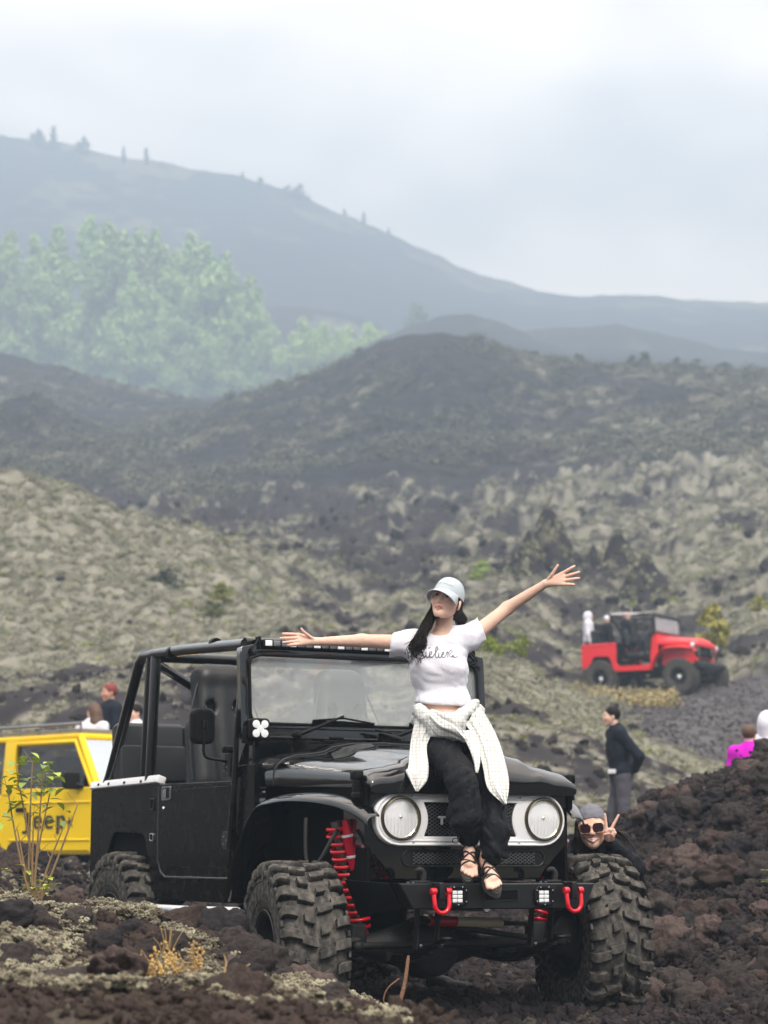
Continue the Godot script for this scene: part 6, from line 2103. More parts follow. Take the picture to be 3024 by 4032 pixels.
func make_woman() -> void:
	var root := Vector3(0.39, 1.47, -12.15)
	var t := thing("person", root, 0.0, "woman in a white tee and pale cap sitting on the bonnet with arms flung wide", "person")
	var J := func(u: float, v: float, D: float) -> Vector3: return spot(u, v, D) - root
	var pel: Vector3 = J.call(980, 1578, 12.17)
	var wai: Vector3 = J.call(957, 1532, 12.19)
	var rib: Vector3 = J.call(948, 1470, 12.19)
	var che: Vector3 = J.call(946, 1418, 12.20)
	var nkb: Vector3 = J.call(950, 1374, 12.22)
	var shl: Vector3 = J.call(884, 1389, 12.23)
	var ell: Vector3 = J.call(782, 1384, 12.25)
	var wrl: Vector3 = J.call(684, 1386, 12.17)
	var shr: Vector3 = J.call(1014, 1380, 12.24)
	var elr: Vector3 = J.call(1096, 1314, 12.34)
	var wrr: Vector3 = J.call(1178, 1261, 12.26)
	var hl: Vector3 = J.call(942, 1602, 12.12)
	var hr: Vector3 = J.call(1012, 1606, 12.16)
	var knl: Vector3 = J.call(1000, 1694, 11.80)
	var knr: Vector3 = J.call(1064, 1706, 11.92)
	var anl: Vector3 = J.call(1014, 1814, 11.86)
	var anr: Vector3 = J.call(1052, 1854, 11.84)
	var hT := Transform3D(Basis(Vector3(0, 0, 1), deg_to_rad(-13.0)) * Basis(Vector3.UP, deg_to_rad(-24.0)) * Basis(Vector3.RIGHT, deg_to_rad(-8.0)), J.call(965, 1298, 12.15))
	# ---- body
	var tone := func(p: Vector3) -> Color: return SKIN
	var mb := MB.new()
	var F := Fld.new()
	F.bone(shl, ell, 0.045, 0.034, 0.03); F.bone(ell, wrl, 0.036, 0.0225, 0.02)
	F.bone(shr, elr, 0.045, 0.034, 0.03); F.bone(elr, wrr, 0.036, 0.0225, 0.02)
	F.bone(shl, nkb + Vector3(0, -0.01, 0), 0.045, 0.05, 0.04); F.bone(shr, nkb + Vector3(0, -0.01, 0), 0.045, 0.05, 0.04)
	F.ell(che, Vector3(0.140, 0.11, 0.085), Basis.IDENTITY, 0.05)
	F.ell(rib, Vector3(0.118, 0.12, 0.08), Basis.IDENTITY, 0.05)
	F.ell(wai, Vector3(0.115, 0.09, 0.078), Basis.IDENTITY, 0.05)
	F.ell(pel, Vector3(0.145, 0.10, 0.10), Basis.IDENTITY, 0.05)
	F.bone(nkb + Vector3(0, -0.03, 0), hT * Vector3(0, -0.03, -0.025), 0.050, 0.043, 0.03)
	F.bone(hl, knl, 0.078, 0.048, 0.04); F.bone(knl, anl + Vector3(0, 0.06, 0), 0.046, 0.034, 0.03)
	F.bone(hr, knr, 0.078, 0.046, 0.04); F.bone(knr, anr + Vector3(0, 0.06, -0.01), 0.042, 0.034, 0.03)
	F.into(mb, 0.011, tone)
	F = Fld.new()
	head_field(F, 0.25)
	merge_field(mb, F, 0.0036, hT, face_paint(SKIN * 1.32))  # face skin raised above the body tone, offsetting shade from the peak
	var fb := Vector3(0, 0, 0.006)
	hand_into(mb, wrl, [J.call(645, 1371, 12.15), J.call(644, 1378, 12.145), J.call(646, 1385, 12.14), J.call(650, 1391, 12.14)], [finger(J.call(645, 1371, 12.15), J.call(611, 1369, 12.15), fb), finger(J.call(644, 1378, 12.145), J.call(606, 1379, 12.14), fb), finger(J.call(646, 1385, 12.14), J.call(612, 1388, 12.13), fb), finger(J.call(650, 1391, 12.14), J.call(622, 1394, 12.13), fb), [J.call(676, 1380, 12.15), J.call(662, 1370, 12.13), J.call(655, 1364, 12.12), J.call(651, 1358, 12.115)]], 1.0, SKIN * 1.08)
	hand_into(mb, wrr, [J.call(1216, 1238, 12.22), J.call(1219, 1246, 12.215), J.call(1219, 1254, 12.21), J.call(1216, 1262, 12.21)], [finger(J.call(1216, 1238, 12.22), J.call(1241, 1223, 12.20), fb), finger(J.call(1219, 1246, 12.215), J.call(1251, 1236, 12.19), fb), finger(J.call(1219, 1254, 12.21), J.call(1251, 1249, 12.19), fb), finger(J.call(1216, 1262, 12.21), J.call(1240, 1263, 12.19), fb), [J.call(1184, 1252, 12.24), J.call(1193, 1240, 12.22), J.call(1199, 1230, 12.21), J.call(1205, 1221, 12.205)]], 1.0, SKIN * 1.10)
	var bl := foot_into(mb, anl, Vector3(-0.01, -0.20, 0.17), Vector3(0, 0.9, 0.5), 1.12, -1.0)
	var br := foot_into(mb, anr, Vector3(0.05, -0.12, 0.20), Vector3(0, 0.95, 0.3), 1.12, 1.0)
	part("body", mb, M.skin, t)
	sandal(t, anl, bl, 1.12, -1.0)
	sandal(t, anr, br, 1.12, 1.0)
	# ---- cropped white tee
	F = Fld.new()
	F.nz = noise(501, 9.0, 2, FastNoiseLite.TYPE_SIMPLEX_SMOOTH, FastNoiseLite.FRACTAL_RIDGED)
	F.warp = Basis.from_scale(Vector3(0.45, 1.2, 1)) * Basis(Vector3(0, 0, 1), 0.35)
	F.amp = 0.0075
	F.bone(shl + Vector3(0.02, 0, 0), J.call(838, 1394, 12.24), 0.066, 0.070, 0.03)
	F.bone(shr + Vector3(-0.02, 0, 0), J.call(1052, 1352, 12.28), 0.064, 0.070, 0.03)
	F.bone(shl, nkb, 0.062, 0.060, 0.05); F.bone(shr, nkb, 0.062, 0.060, 0.05)
	F.ell(che + Vector3(0, -0.01, 0), Vector3(0.158, 0.13, 0.104), Basis.IDENTITY, 0.05)
	for s in [-1, 1]: F.ell(che + Vector3(0.066 * s - 0.002, -0.062, 0.072), Vector3(0.072, 0.068, 0.062), Basis.IDENTITY, 0.045)
	F.bone(rib + Vector3(-0.058, 0.02, 0), rib + Vector3(0.058, 0.02, 0), 0.100, 0.100, 0.05)
	F.bone(wai + Vector3(-0.060, 0.02, 0.004), wai + Vector3(0.058, 0.03, 0.004), 0.099, 0.099, 0.05)
	F.ell(nkb + Vector3(-0.004, 0.038, 0.02), Vector3(0.060, 0.050, 0.075), Basis.IDENTITY, 0.008, true)
	var hem: Vector3 = J.call(952, 1523, 12.1)
	var hn := Vector3(-0.09, -1, 0).normalized()
	F.cuts.append([hn, hn.dot(hem)])
	var cl: Vector3 = J.call(843, 1392, 12.2)
	var cln := Vector3(-1, 0.16, 0).normalized()
	F.cuts.append([cln, cln.dot(cl)])
	var cr: Vector3 = J.call(1046, 1361, 12.2)
	var crn := Vector3(0.927, 0.375, 0).normalized()
	F.cuts.append([crn, crn.dot(cr)])
	mb = MB.new()
	F.into(mb, 0.0095)
	var tee := part("tee_shirt", mb, M.tee, t)
	# flowing grey script across the chest, laid on the cloth
	mb = MB.new()
	for st in [[[0, 9], [3, 0], [6, -6], [9, 0]], [[9, 6], [9, -4], [13, -7], [17, 0]], [[17, 0], [21, 3], [20, 8], [16, 4], [17, -5], [22, -6], [27, 1]], [[27, 1], [32, 10], [34, 19], [31, 20], [29, 8], [29, -5], [33, -7], [36, 0]], [[36, 5], [36, -4], [39, -7], [43, 0]], [[43, 0], [47, 3], [46, 8], [43, 4], [43, -5], [48, -6], [52, 1]], [[52, 1], [54, 9], [56, 4], [55, -6]], [[56, 4], [62, 14], [66, 11], [61, 5], [58, -2], [64, -6], [70, -1], [67, 2], [64, -2], [70, -5], [77, -3]], [[-14, 4], [-8, -9], [0, -10], [6, -5]], [[36, 14], [37, 15]], [[14, 16], [18, 18]]]:
		var pts := []
		for q in st:
			var p: Vector3 = J.call(912.0 + q[0] * 1.02, 1411.0 - q[1] * 0.92 + q[0] * 0.02, 12.0)
			pts.append(p)
		var out := []
		for p in curve(pts, 10):
			var a: Vector3 = p
			a.z = che.z + 0.25
			for k in 60:
				var d := F.dn(a)
				if d < 0.0006: break
				a.z -= maxf(d * 0.8, 0.0006)
			out.append(a + Vector3(0, 0, 0.001))
		mb.tube(out, 0.0024, 5)
	part("chest_lettering", mb, M.ink, tee)
	mb = MB.new()   # stitched hem
	# ---- trousers
	F = Fld.new()
	F.nz = noise(502, 9.0, 2, FastNoiseLite.TYPE_SIMPLEX_SMOOTH, FastNoiseLite.FRACTAL_RIDGED)
	F.warp = Basis.from_scale(Vector3(1, 0.4, 1)) * Basis(Vector3(0, 0, 1), 0.6)
	F.amp = 0.018
	F.ell(pel, Vector3(0.160, 0.10, 0.115), Basis.IDENTITY, 0.05)
	F.bone(hl, knl + Vector3(0, 0.01, -0.01), 0.106, 0.086, 0.05)
	F.bone(knl, J.call(1007, 1768, 11.80), 0.084, 0.094, 0.03)
	F.bone(J.call(1007, 1768, 11.80), J.call(1012, 1806, 11.83), 0.092, 0.064, 0.03)
	mb = MB.new()
	F.into(mb, 0.0095)
	var F2 := Fld.new()
	F2.nz = noise(505, 9.0, 2, FastNoiseLite.TYPE_SIMPLEX_SMOOTH, FastNoiseLite.FRACTAL_RIDGED)
	F2.warp = Basis.from_scale(Vector3(1, 0.4, 1)) * Basis(Vector3(0, 0, 1), -0.5)
	F2.amp = 0.018
	F2.ell(pel + Vector3(0.05, -0.02, 0), Vector3(0.10, 0.09, 0.10), Basis.IDENTITY, 0.05)
	F2.bone(hr, knr + Vector3(0, 0.01, -0.01), 0.100, 0.080, 0.04)
	F2.bone(knr, J.call(1065, 1795, 11.82), 0.078, 0.076, 0.03)
	F2.bone(J.call(1065, 1795, 11.82), J.call(1064, 1843, 11.80), 0.076, 0.064, 0.03)
	F2.bone(J.call(1064, 1840, 11.80), J.call(1086, 1852, 11.82), 0.046, 0.034, 0.03)
	F2.into(mb, 0.0095)
	var tr := part("trousers", mb, M.trousers, t)
	for q in [[992, 1806, 984, 1816], [1078, 1852, 1088, 1862]]:
		mb = MB.new()
		var c: Vector3 = J.call(q[2], q[3], 11.76)
		var pts := []
		for k in 14: pts.append(c + Vector3(cos(TAU * k / 14) * 0.016, sin(TAU * k / 14) * 0.012, 0))
		mb.tube(pts, 0.0026, 5, true)
		mb.tube([J.call(q[0], q[1], 11.78), c + Vector3(0.012, 0, 0)], 0.0026, 5)
		part("drawcord", mb, M.strap, tr)
	# ---- checked shirt knotted round the hips
	mb = MB.new()
	F = Fld.new()
	F.nz = noise(503, 16.0, 2, FastNoiseLite.TYPE_SIMPLEX, FastNoiseLite.FRACTAL_RIDGED)
	F.amp = 0.008
	var ringp := []
	for k in 14:
		var a := TAU * k / 14
		ringp.append(pel.lerp(wai, 0.55) + Vector3(cos(a) * 0.158, 0.01 + 0.03 * cos(a) * (1.0 if cos(a) > 0 else 0.4) - 0.03 * maxf(0.0, sin(a)), sin(a) * 0.112))
	for k in 14: F.bone(ringp[k], ringp[(k + 1) % 14], 0.036, 0.036, 0.03)
	F.bone(J.call(905, 1535, 12.10), J.call(935, 1560, 12.02), 0.040, 0.040, 0.03)
	F.bone(J.call(935, 1552, 12.02), J.call(985, 1562, 12.0), 0.046, 0.050, 0.03)
	F.bone(J.call(985, 1560, 12.0), J.call(1025, 1520, 12.10), 0.042, 0.030, 0.03)
	F.bone(J.call(940, 1580, 12.0), J.call(1000, 1592, 12.0), 0.036, 0.030, 0.03)
	F.into(mb, 0.010)
	var shirt := part("checked_shirt", mb, M.check, t)
	part("left_drape", drape([J.call(900, 1545, 12.10), J.call(888, 1600, 12.06), J.call(882, 1655, 11.92), J.call(877, 1668, 11.86), J.call(898, 1708, 11.80)], [J.call(938, 1578, 12.02), J.call(922, 1610, 11.99), J.call(925, 1655, 11.86), J.call(922, 1685, 11.82), J.call(903, 1709, 11.80)], 2.2, 0.010), M.check, shirt)
	part("right_drape", drape([J.call(1006, 1566, 12.0), J.call(1026, 1600, 11.95), J.call(1042, 1650, 11.88), J.call(1054, 1705, 11.80), J.call(1089, 1738, 11.77)], [J.call(1036, 1520, 12.12), J.call(1068, 1580, 12.08), J.call(1089, 1640, 11.98), J.call(1099, 1690, 11.88), J.call(1094, 1737, 11.77)], 3.0, 0.011, 34, 26, 1.0), M.check, shirt)
	part("sleeve_tail", drape([J.call(985, 1580, 11.97), J.call(1008, 1606, 11.93), J.call(1022, 1640, 11.86), J.call(1027, 1668, 11.82)], [J.call(1015, 1578, 11.97), J.call(1030, 1606, 11.93), J.call(1037, 1640, 11.86), J.call(1032, 1669, 11.82)], 1.2, 0.006, 14, 18), M.check, shirt)
	part("knot_fold", drape([J.call(925, 1562, 11.98), J.call(945, 1586, 11.955), J.call(975, 1592, 11.95), J.call(1003, 1604, 11.95)], [J.call(932, 1530, 12.03), J.call(955, 1540, 11.96), J.call(984, 1556, 11.95), J.call(1006, 1590, 11.96)], 1.8, 0.012, 20, 20, 2.0), M.check, shirt)
	# ---- hair
	mb = MB.new()
	F = Fld.new()
	F.ell(hT * Vector3(0, 0.02, -0.028), Vector3(0.080, 0.085, 0.086), hT.basis, 0.02)
	F.bone(hT * Vector3(0.02, -0.03, -0.08), J.call(1000, 1338, 12.25), 0.045, 0.026, 0.03)
	F.bone(hT * Vector3(-0.06, -0.03, -0.03), J.call(922, 1352, 12.14), 0.022, 0.030, 0.03)
	F.chain([J.call(922, 1352, 12.14), J.call(915, 1368, 12.09)], [0.024, 0.012], 0.02)
	F.ell(hT * Vector3(0, -0.03, 0.075), Vector3(0.0685, 0.10, 0.10), hT.basis, 0.006, true)
	F.into(mb, 0.006)
	var rr := RandomNumberGenerator.new()
	rr.seed = 15
	for k in 150:
		var a: Vector3 = hT * Vector3(-0.055 + rr.randf_range(-0.012, 0.02), rr.randf_range(-0.05, 0.02), rr.randf_range(-0.05, 0.015))
		var b: Vector3 = J.call(918 + rr.randf_range(-10, 10), 1356 + rr.randf_range(-8, 8), 12.10)
		var c: Vector3 = J.call(903 + rr.randf_range(-18, 16), 1392 + rr.randf_range(-10, 10), 12.04)
		var e: Vector3 = J.call(893 + rr.randf_range(-16, 26), 1422 + rr.randf_range(-30, 16), 12.02)
		strand(mb, [a, b, c, e], rr.randf_range(0.0013, 0.0036), 0.013, rr)
	for k in 24:
		strand(mb, [hT * Vector3(0.03 + rr.randf_range(-0.02, 0.03), -0.03, -0.09), J.call(990 + rr.randf_range(-8, 10), 1335, 12.26), J.call(1000 + rr.randf_range(-10, 10), 1362 + rr.randf_range(-8, 8), 12.28)], 0.006, 0.004, rr)
	for s in [-1, 1]:   # wisps by the temples
		for k in 6: strand(mb, [hT * Vector3(0.070 * s, 0.03, 0.02), hT * Vector3((0.073 + rr.randf() * 0.006) * s, -0.01, 0.015), hT * Vector3(0.070 * s, -0.05 - rr.randf() * 0.03, 0.01)], 0.002, 0.003, rr)
	part("hair", mb, M.hair, t)
	# ---- cap
	mb = MB.new()
	var rows := []
	var segs := 48
	for i in 15:
		var f := i / 14.0
		var row := []
		for j in segs:
			var a := TAU * j / segs
			var ph := f * PI / 2
			var y := 0.030 + 0.098 * sin(ph) * (1.0 - 0.06 * cos(ph))
			var r := pow(cos(ph), 0.62)
			var seam := 1.0 - 0.010 * pow(absf(cos(a * 3.0)), 24.0)
			row.append(Vector3(cos(a) * 0.0835 * r * seam, y - (0.018 * (0.5 - 0.5 * sin(a)) if i == 0 else 0.018 * (0.5 - 0.5 * sin(a)) * (1.0 - f)), -0.008 + sin(a) * 0.100 * r * seam))
		rows.append(row)
	var closed := []
	for row in rows:
		var q := []
		for p in row: q.append(hT * p)
		closed.append(q)
	mb.loft(closed, true)
	var cap := part("cap", mb, M.cap, t)
	rows = []
	for i in 9:
		var f := i / 8.0
		var row := []
		for j in 25:
			var g := j / 24.0 * 2 - 1
			var a := PI / 2 - g * 1.13
			var base := Vector3(cos(a) * 0.083, 0.034, -0.008 + sin(a) * 0.099)
			var ext := 0.070 * sqrt(maxf(0.0, 1.0 - g * g * 0.98))
			row.append(hT * (base + Vector3(cos(a) * ext * 0.35 * f, -0.034 * f - 0.034 * g * g * (0.35 + 0.65 * f) + 0.004, ext * f * 1.05)))
		rows.append(row)
	mb = MB.new()
	mb.sheet(rows, 0.004)
	part("peak", mb, M.cap, cap)
	mb = MB.new()
	mb.ell(hT * Vector3(0, 0.129, -0.008), Vector3(0.007, 0.004, 0.007))
	part("button", mb, M.cap, cap)
	mb = MB.new()   # white embroidered scrawl
	for st in [[[-30, 0], [-26, 8], [-24, 0], [-20, 4], [-17, 0], [-13, 5], [-10, 0]], [[-4, 0], [0, 10], [1, 1], [5, 5], [8, 0], [11, 4], [15, -1], [19, 4], [22, 0], [27, 3], [32, -2]]]:
		var pts := []
		for q in st:
			var a: float = PI / 2 - q[0] / 32.0 * 0.62
			var y: float = 0.070 + q[1] * 0.0016 - q[0] * 0.0001
			var ph := asin(clampf((y - 0.030) / 0.096, 0.0, 1.0))
			var r := pow(cos(ph), 0.62)
			pts.append(hT * Vector3(cos(a) * 0.0850 * r, y, -0.008 + sin(a) * 0.1015 * r))
		mb.tube(curve(pts, 40), 0.0019, 4)
	part("embroidery", mb, M.white, cap)

func make_second_woman() -> void:
	var root := Vector3(1.15, 0.06, -13.75)
	var t := thing("person", root, 0.0, "woman in grey headscarf and sunglasses making a V sign behind the right front tyre", "person")
	var J := func(u: float, v: float, D: float) -> Vector3: return spot(u, v, D) - root
	var hT := Transform3D(Basis(Vector3(0, 0, 1), deg_to_rad(5.0)) * Basis(Vector3.UP, deg_to_rad(-7.0)) * Basis(Vector3.RIGHT, deg_to_rad(2.0)) * Basis.from_scale(Vector3.ONE * 1.10), J.call(1279, 1787, 13.35))
	var tone := Color(0.74, 0.48, 0.36)
	var mb := MB.new()
	var F := Fld.new()
	var nk: Vector3 = J.call(1284, 1848, 13.45)
	var shl: Vector3 = J.call(1232, 1836, 13.5)
	var shr: Vector3 = J.call(1345, 1845, 13.5)
	var pel := Vector3(0.12, 0.52, -0.42)
	var fl: Vector3 = J.call(1183, 2142, 13.62)
	var fr: Vector3 = J.call(1330, 2150, 13.9)
	F.bone(nk, hT * Vector3(0, -0.03, -0.02), 0.05, 0.05, 0.03)
	F.bone(shl, shr, 0.06, 0.06, 0.05)
	F.bone((shl + shr) * 0.5, pel, 0.12, 0.13, 0.06)
	F.chain([pel + Vector3(-0.08, 0, 0), Vector3(-0.10, 0.45, 0.02), fl + Vector3(0, 0.05, 0)], [0.085, 0.06, 0.038], 0.03)
	F.chain([pel + Vector3(0.08, 0, 0), Vector3(0.30, 0.42, -0.15), fr + Vector3(0, 0.05, 0)], [0.085, 0.06, 0.038], 0.03)
	var wr: Vector3 = J.call(1318, 1818, 13.26)
	F.chain([shr, J.call(1362, 1872, 13.36), wr], [0.05, 0.04, 0.026], 0.02)
	F.chain([shl, J.call(1215, 1850, 13.42), J.call(1250, 1872, 13.3)], [0.05, 0.04, 0.026], 0.02)
	F.into(mb, 0.014, func(_p: Vector3) -> Color: return tone)
	F = Fld.new()
	head_field(F, 1.0)
	merge_field(mb, F, 0.0038, hT, face_paint(tone, 1.0))
	var D := 13.22
	hand_into(mb, wr, [J.call(1309, 1796, D), J.call(1316, 1792, D), J.call(1322, 1794, D), J.call(1327, 1798, D)], [[J.call(1310, 1796, D), J.call(1309, 1780, D), J.call(1308, 1770, D), J.call(1307, 1759, D)], [J.call(1319, 1794, D), J.call(1326, 1780, D), J.call(1331, 1771, D), J.call(1336, 1761, D)], [J.call(1323, 1796, D), J.call(1326, 1793, D - 0.03), J.call(1322, 1803, D - 0.035)], [J.call(1327, 1800, D), J.call(1329, 1799, D - 0.03), J.call(1324, 1808, D - 0.03)], [J.call(1309, 1812, D), J.call(1307, 1803, D - 0.02), J.call(1316, 1801, D - 0.035)]], 1.05, Color(0.72, 0.45, 0.36))
	part("body", mb, M.skin, t)
	# dark jacket and trousers
	F = Fld.new()
	F.nz = noise(511, 8.0, 3, FastNoiseLite.TYPE_SIMPLEX, FastNoiseLite.FRACTAL_RIDGED)
	F.amp = 0.012
	F.bone(shl, shr, 0.085, 0.085, 0.05)
	F.bone((shl + shr) * 0.5, pel, 0.16, 0.16, 0.06)
	F.chain([shr, J.call(1366, 1874, 13.36), J.call(1323, 1826, 13.27)], [0.080, 0.070, 0.045], 0.03)
	F.chain([shl, J.call(1210, 1855, 13.42), J.call(1246, 1876, 13.32)], [0.080, 0.070, 0.05], 0.03)
	F.bone(nk + Vector3(0, 0.00, 0), nk + Vector3(0, 0.035, 0.005), 0.075, 0.068, 0.03)
	mb = MB.new()
	F.into(mb, 0.011)
	part("jacket", mb, M.jacket, t)
	F = Fld.new()
	F.nz = noise(512, 8.0, 3, FastNoiseLite.TYPE_SIMPLEX, FastNoiseLite.FRACTAL_RIDGED)
	F.amp = 0.012
	F.chain([pel + Vector3(-0.08, 0, 0), Vector3(-0.10, 0.45, 0.02), fl + Vector3(0, 0.08, 0)], [0.12, 0.095, 0.075], 0.03)
	F.chain([pel + Vector3(0.08, 0, 0), Vector3(0.30, 0.42, -0.15), fr + Vector3(0, 0.08, 0)], [0.12, 0.095, 0.075], 0.03)
	mb = MB.new()
	F.into(mb, 0.014)
	part("trousers", mb, M.trousers, t)
	for q in [fl, fr]:
		F = Fld.new()
		F.bone(q + Vector3(-0.01, -0.02, -0.03), q + Vector3(0.03, -0.035, 0.13), 0.042, 0.034, 0.02)
		F.bone(q + Vector3(-0.01, 0.02, -0.03), q + Vector3(0, -0.01, 0.03), 0.045, 0.04, 0.02)
		mb = MB.new()
		F.into(mb, 0.008)
		part("shoe", mb, M.white, t)
	# headscarf
	F = Fld.new()
	F.ell(Vector3(0, 0.032, -0.016), Vector3(0.079, 0.090, 0.096), Basis.IDENTITY, 0.02)
	F.bone(Vector3(0, -0.02, -0.10), Vector3(0, -0.05, -0.105), 0.02, 0.012, 0.03)
	F.nz = noise(513, 40.0, 2)
	F.amp = 0.003
	var n := Vector3(0, -1, 0.42).normalized()
	F.cuts.append([n, n.dot(Vector3(0, 0.052, 0.08))])
	mb = MB.new()
	merge_field(mb, F, 0.005, hT, null)
	part("headscarf", mb, M.scarf, t)
	# sunglasses
	mb = MB.new()
	for s in [-1, 1]:
		var pts := []
		for q in rrect(0.034 * s, -0.002, 0.056, 0.050, 0.018, 5): pts.append(hT * Vector3(q.x, q.y, 0.096 - absf(q.x) * 0.14))
		mb.tube(pts, 0.0019, 5, true)
		mb.tube([hT * Vector3(0.062 * s, 0.008, 0.088), hT * Vector3(0.077 * s, 0.006, 0.02), hT * Vector3(0.078 * s, 0.002, -0.02)], 0.0018, 5)
	mb.tube([hT * Vector3(-0.008, 0.006, 0.095), hT * Vector3(0, 0.009, 0.098), hT * Vector3(0.008, 0.006, 0.095)], 0.0016, 5)
	var gl := part("sunglasses", mb, M.gold, t)
	for s in [-1, 1]:
		mb = MB.new()
		mb.prism(rrect(0, 0, 0.055, 0.049, 0.0175, 5), -0.001, 0.001, hT * Transform3D(Basis(Vector3.UP, 0.14 * s), Vector3(0.034 * s, -0.002, 0.0915)), 0.0)
		part("lens", mb, M.dark_lens, gl)
	# long black hair
	mb = MB.new()
	F = Fld.new()
	for s in [-1, 1]: F.chain([hT * Vector3(0.070 * s, 0.03, -0.02), hT * Vector3(0.080 * s, -0.05, 0.0), hT * Vector3(0.082 * s, -0.12, 0.0)], [0.022, 0.024, 0.024], 0.02)
	F.chain([hT * Vector3(0.05, -0.05, -0.07), J.call(1345, 1812, 13.48), J.call(1372, 1870, 13.42), J.call(1392, 1940, 13.42)], [0.05, 0.038, 0.026, 0.012], 0.02)
	F.into(mb, 0.009)
	var rr := RandomNumberGenerator.new()
	rr.seed = 31
	for k in 80:
		strand(mb, [hT * Vector3(0.06 + rr.randf() * 0.02, 0.0, -0.05), J.call(1340 + rr.randf_range(-14, 18), 1815, 13.44), J.call(1368 + rr.randf_range(-14, 14), 1875, 13.38), J.call(1392 + rr.randf_range(-14, 14), 1945 + rr.randf_range(-30, 40), 13.40)], 0.005, 0.008, rr)
	for k in 14:
		strand(mb, [hT * Vector3(-0.074, 0.03, 0.0), hT * Vector3(-0.080 - rr.randf() * 0.012, -0.05, 0.012), hT * Vector3(-0.078 - rr.randf() * 0.02, -0.13, 0.02)], 0.005, 0.004, rr)
	part("hair", mb, M.hair, t)

# a smaller figure: joints in its own frame, facing +z, feet at y 0, about 1.7 m tall
func figure(pos: Vector3, turn: float, h: float, o: Dictionary, label: String, group := "") -> Node3D:
	var t := thing("person", pos, turn, label, "person", group)
	var k := h / 1.7
	var cell: float = o.get("cell", 0.02)
	var lean: float = o.get("lean", 0.0)
	var nk := Vector3(0, 1.42, lean * 0.10) * k
	var hd := nk + Vector3(0, 0.155, 0.02 + lean * 0.06) * k
	var pel := Vector3(0, 0.90, 0) * k
	var sh := [nk + Vector3(-0.17, -0.05, 0) * k, nk + Vector3(0.17, -0.05, 0) * k]
	var arms: Array = o.get("arms", [[Vector3(-0.24, 1.10, 0.0), Vector3(-0.22, 0.86, 0.08)], [Vector3(0.24, 1.10, 0.0), Vector3(0.22, 0.86, 0.08)]])
	var legs: Array = o.get("legs", [[Vector3(-0.10, 0.48, 0.03), Vector3(-0.10, 0.07, 0.0)], [Vector3(0.10, 0.48, 0.03), Vector3(0.10, 0.07, 0.0)]])
	var skin: Color = o.get("skin", SKIN)
	var yaw: float = o.get("look", 0.0)
	var hT := Transform3D(Basis(Vector3.UP, yaw) * Basis(Vector3.RIGHT, o.get("nod", 0.0)) * Basis.from_scale(Vector3.ONE * k), hd)
	var mb := MB.new()
	var F := Fld.new()
	F.bone(nk + Vector3(0, -0.05, 0), hT * Vector3(0, -0.03, -0.02), 0.055 * k, 0.052 * k, 0.03)
	F.bone(sh[0], sh[1], 0.06 * k, 0.06 * k, 0.05)
	F.ell(pel.lerp(nk, 0.62), Vector3(0.155, 0.22, 0.10) * k, Basis.IDENTITY, 0.06)
	F.ell(pel, Vector3(0.15, 0.14, 0.11) * k, Basis.IDENTITY, 0.06)
	for i in 2:
		F.chain([sh[i], arms[i][0] * k, arms[i][1] * k], [0.05 * k, 0.038 * k, 0.028 * k], 0.03)
		var wd: Vector3 = (arms[i][1] - arms[i][0]).normalized()
		F.bone(arms[i][1] * k, (arms[i][1] + wd * 0.07) * k, 0.034 * k, 0.030 * k, 0.02)
		for f in 4: F.bone((arms[i][1] + wd * 0.07 + Vector3(0.012 * (f - 1.5), 0, 0.006)) * k, (arms[i][1] + wd * (0.15 - absf(f - 1.4) * 0.012) + Vector3(0.014 * (f - 1.5), 0, 0.02)) * k, 0.010 * k, 0.008 * k, 0.006)
		F.bone((arms[i][1] + wd * 0.02) * k, (arms[i][1] + wd * 0.07 + Vector3(0, 0, 0.045)) * k, 0.013 * k, 0.009 * k, 0.01)
		F.chain([pel + Vector3(-0.09 if i == 0 else 0.09, 0, 0) * k, legs[i][0] * k, legs[i][1] * k], [0.085 * k, 0.06 * k, 0.04 * k], 0.03)
		F.bone(legs[i][1] * k, (legs[i][1] + Vector3(0, -0.03, 0.14)) * k, 0.042 * k, 0.035 * k, 0.02)
	F.into(mb, cell, func(_p: Vector3) -> Color: return skin)
	F = Fld.new()
	head_field(F)
	merge_field(mb, F, minf(cell * 0.5, 0.008), hT, face_paint(skin))
	part("body", mb, M.skin, t)
	F = Fld.new()
	F.nz = noise(int(pos.x * 100.0) + 7, 7.0, 3)
	F.amp = 0.014
	F.bone(sh[0], sh[1], 0.085 * k, 0.085 * k, 0.05)
	F.bone(nk + Vector3(0, -0.02, 0), nk + Vector3(0, 0.03, 0), 0.07 * k, 0.065 * k, 0.03)
	F.ell(pel.lerp(nk, 0.60), Vector3(0.20, 0.27, 0.14) * k, Basis.IDENTITY, 0.06)
	F.ell(pel + Vector3(0, 0.02, 0), Vector3(0.185, 0.17, 0.14) * k, Basis.IDENTITY, 0.06)
	for i in 2: F.chain([sh[i], arms[i][0] * k, arms[i][1] * k], [0.075 * k, 0.062 * k, 0.048 * k], 0.03)
	mb = MB.new()
	F.into(mb, cell)
	var top := part("jacket", mb, o.top, t)
	if o.has("spots"):
		for i in 24:
			var a := i * 2.4
			var q := nk + Vector3(sin(a) * 0.19, -0.02 - 0.008 * i, cos(a) * 0.112) * k
			mb = MB.new()
			mb.ell(q, Vector3.ONE * 0.022 * k, Basis.IDENTITY, 8, 6)
			part("print_spot", mb, M.black, top)
	if o.has("badge"):
		mb = MB.new()
		mb.box(Vector3(0.15, 0.93, 0.15) * k, Vector3(0.10, 0.05, 0.02) * k, 0.005, Basis(Vector3.UP, 0.8))
		part("white_patch", mb, M.white, top)
	F = Fld.new()
	F.nz = noise(int(pos.z * 100.0) + 9, 7.0, 3)
	F.amp = 0.014
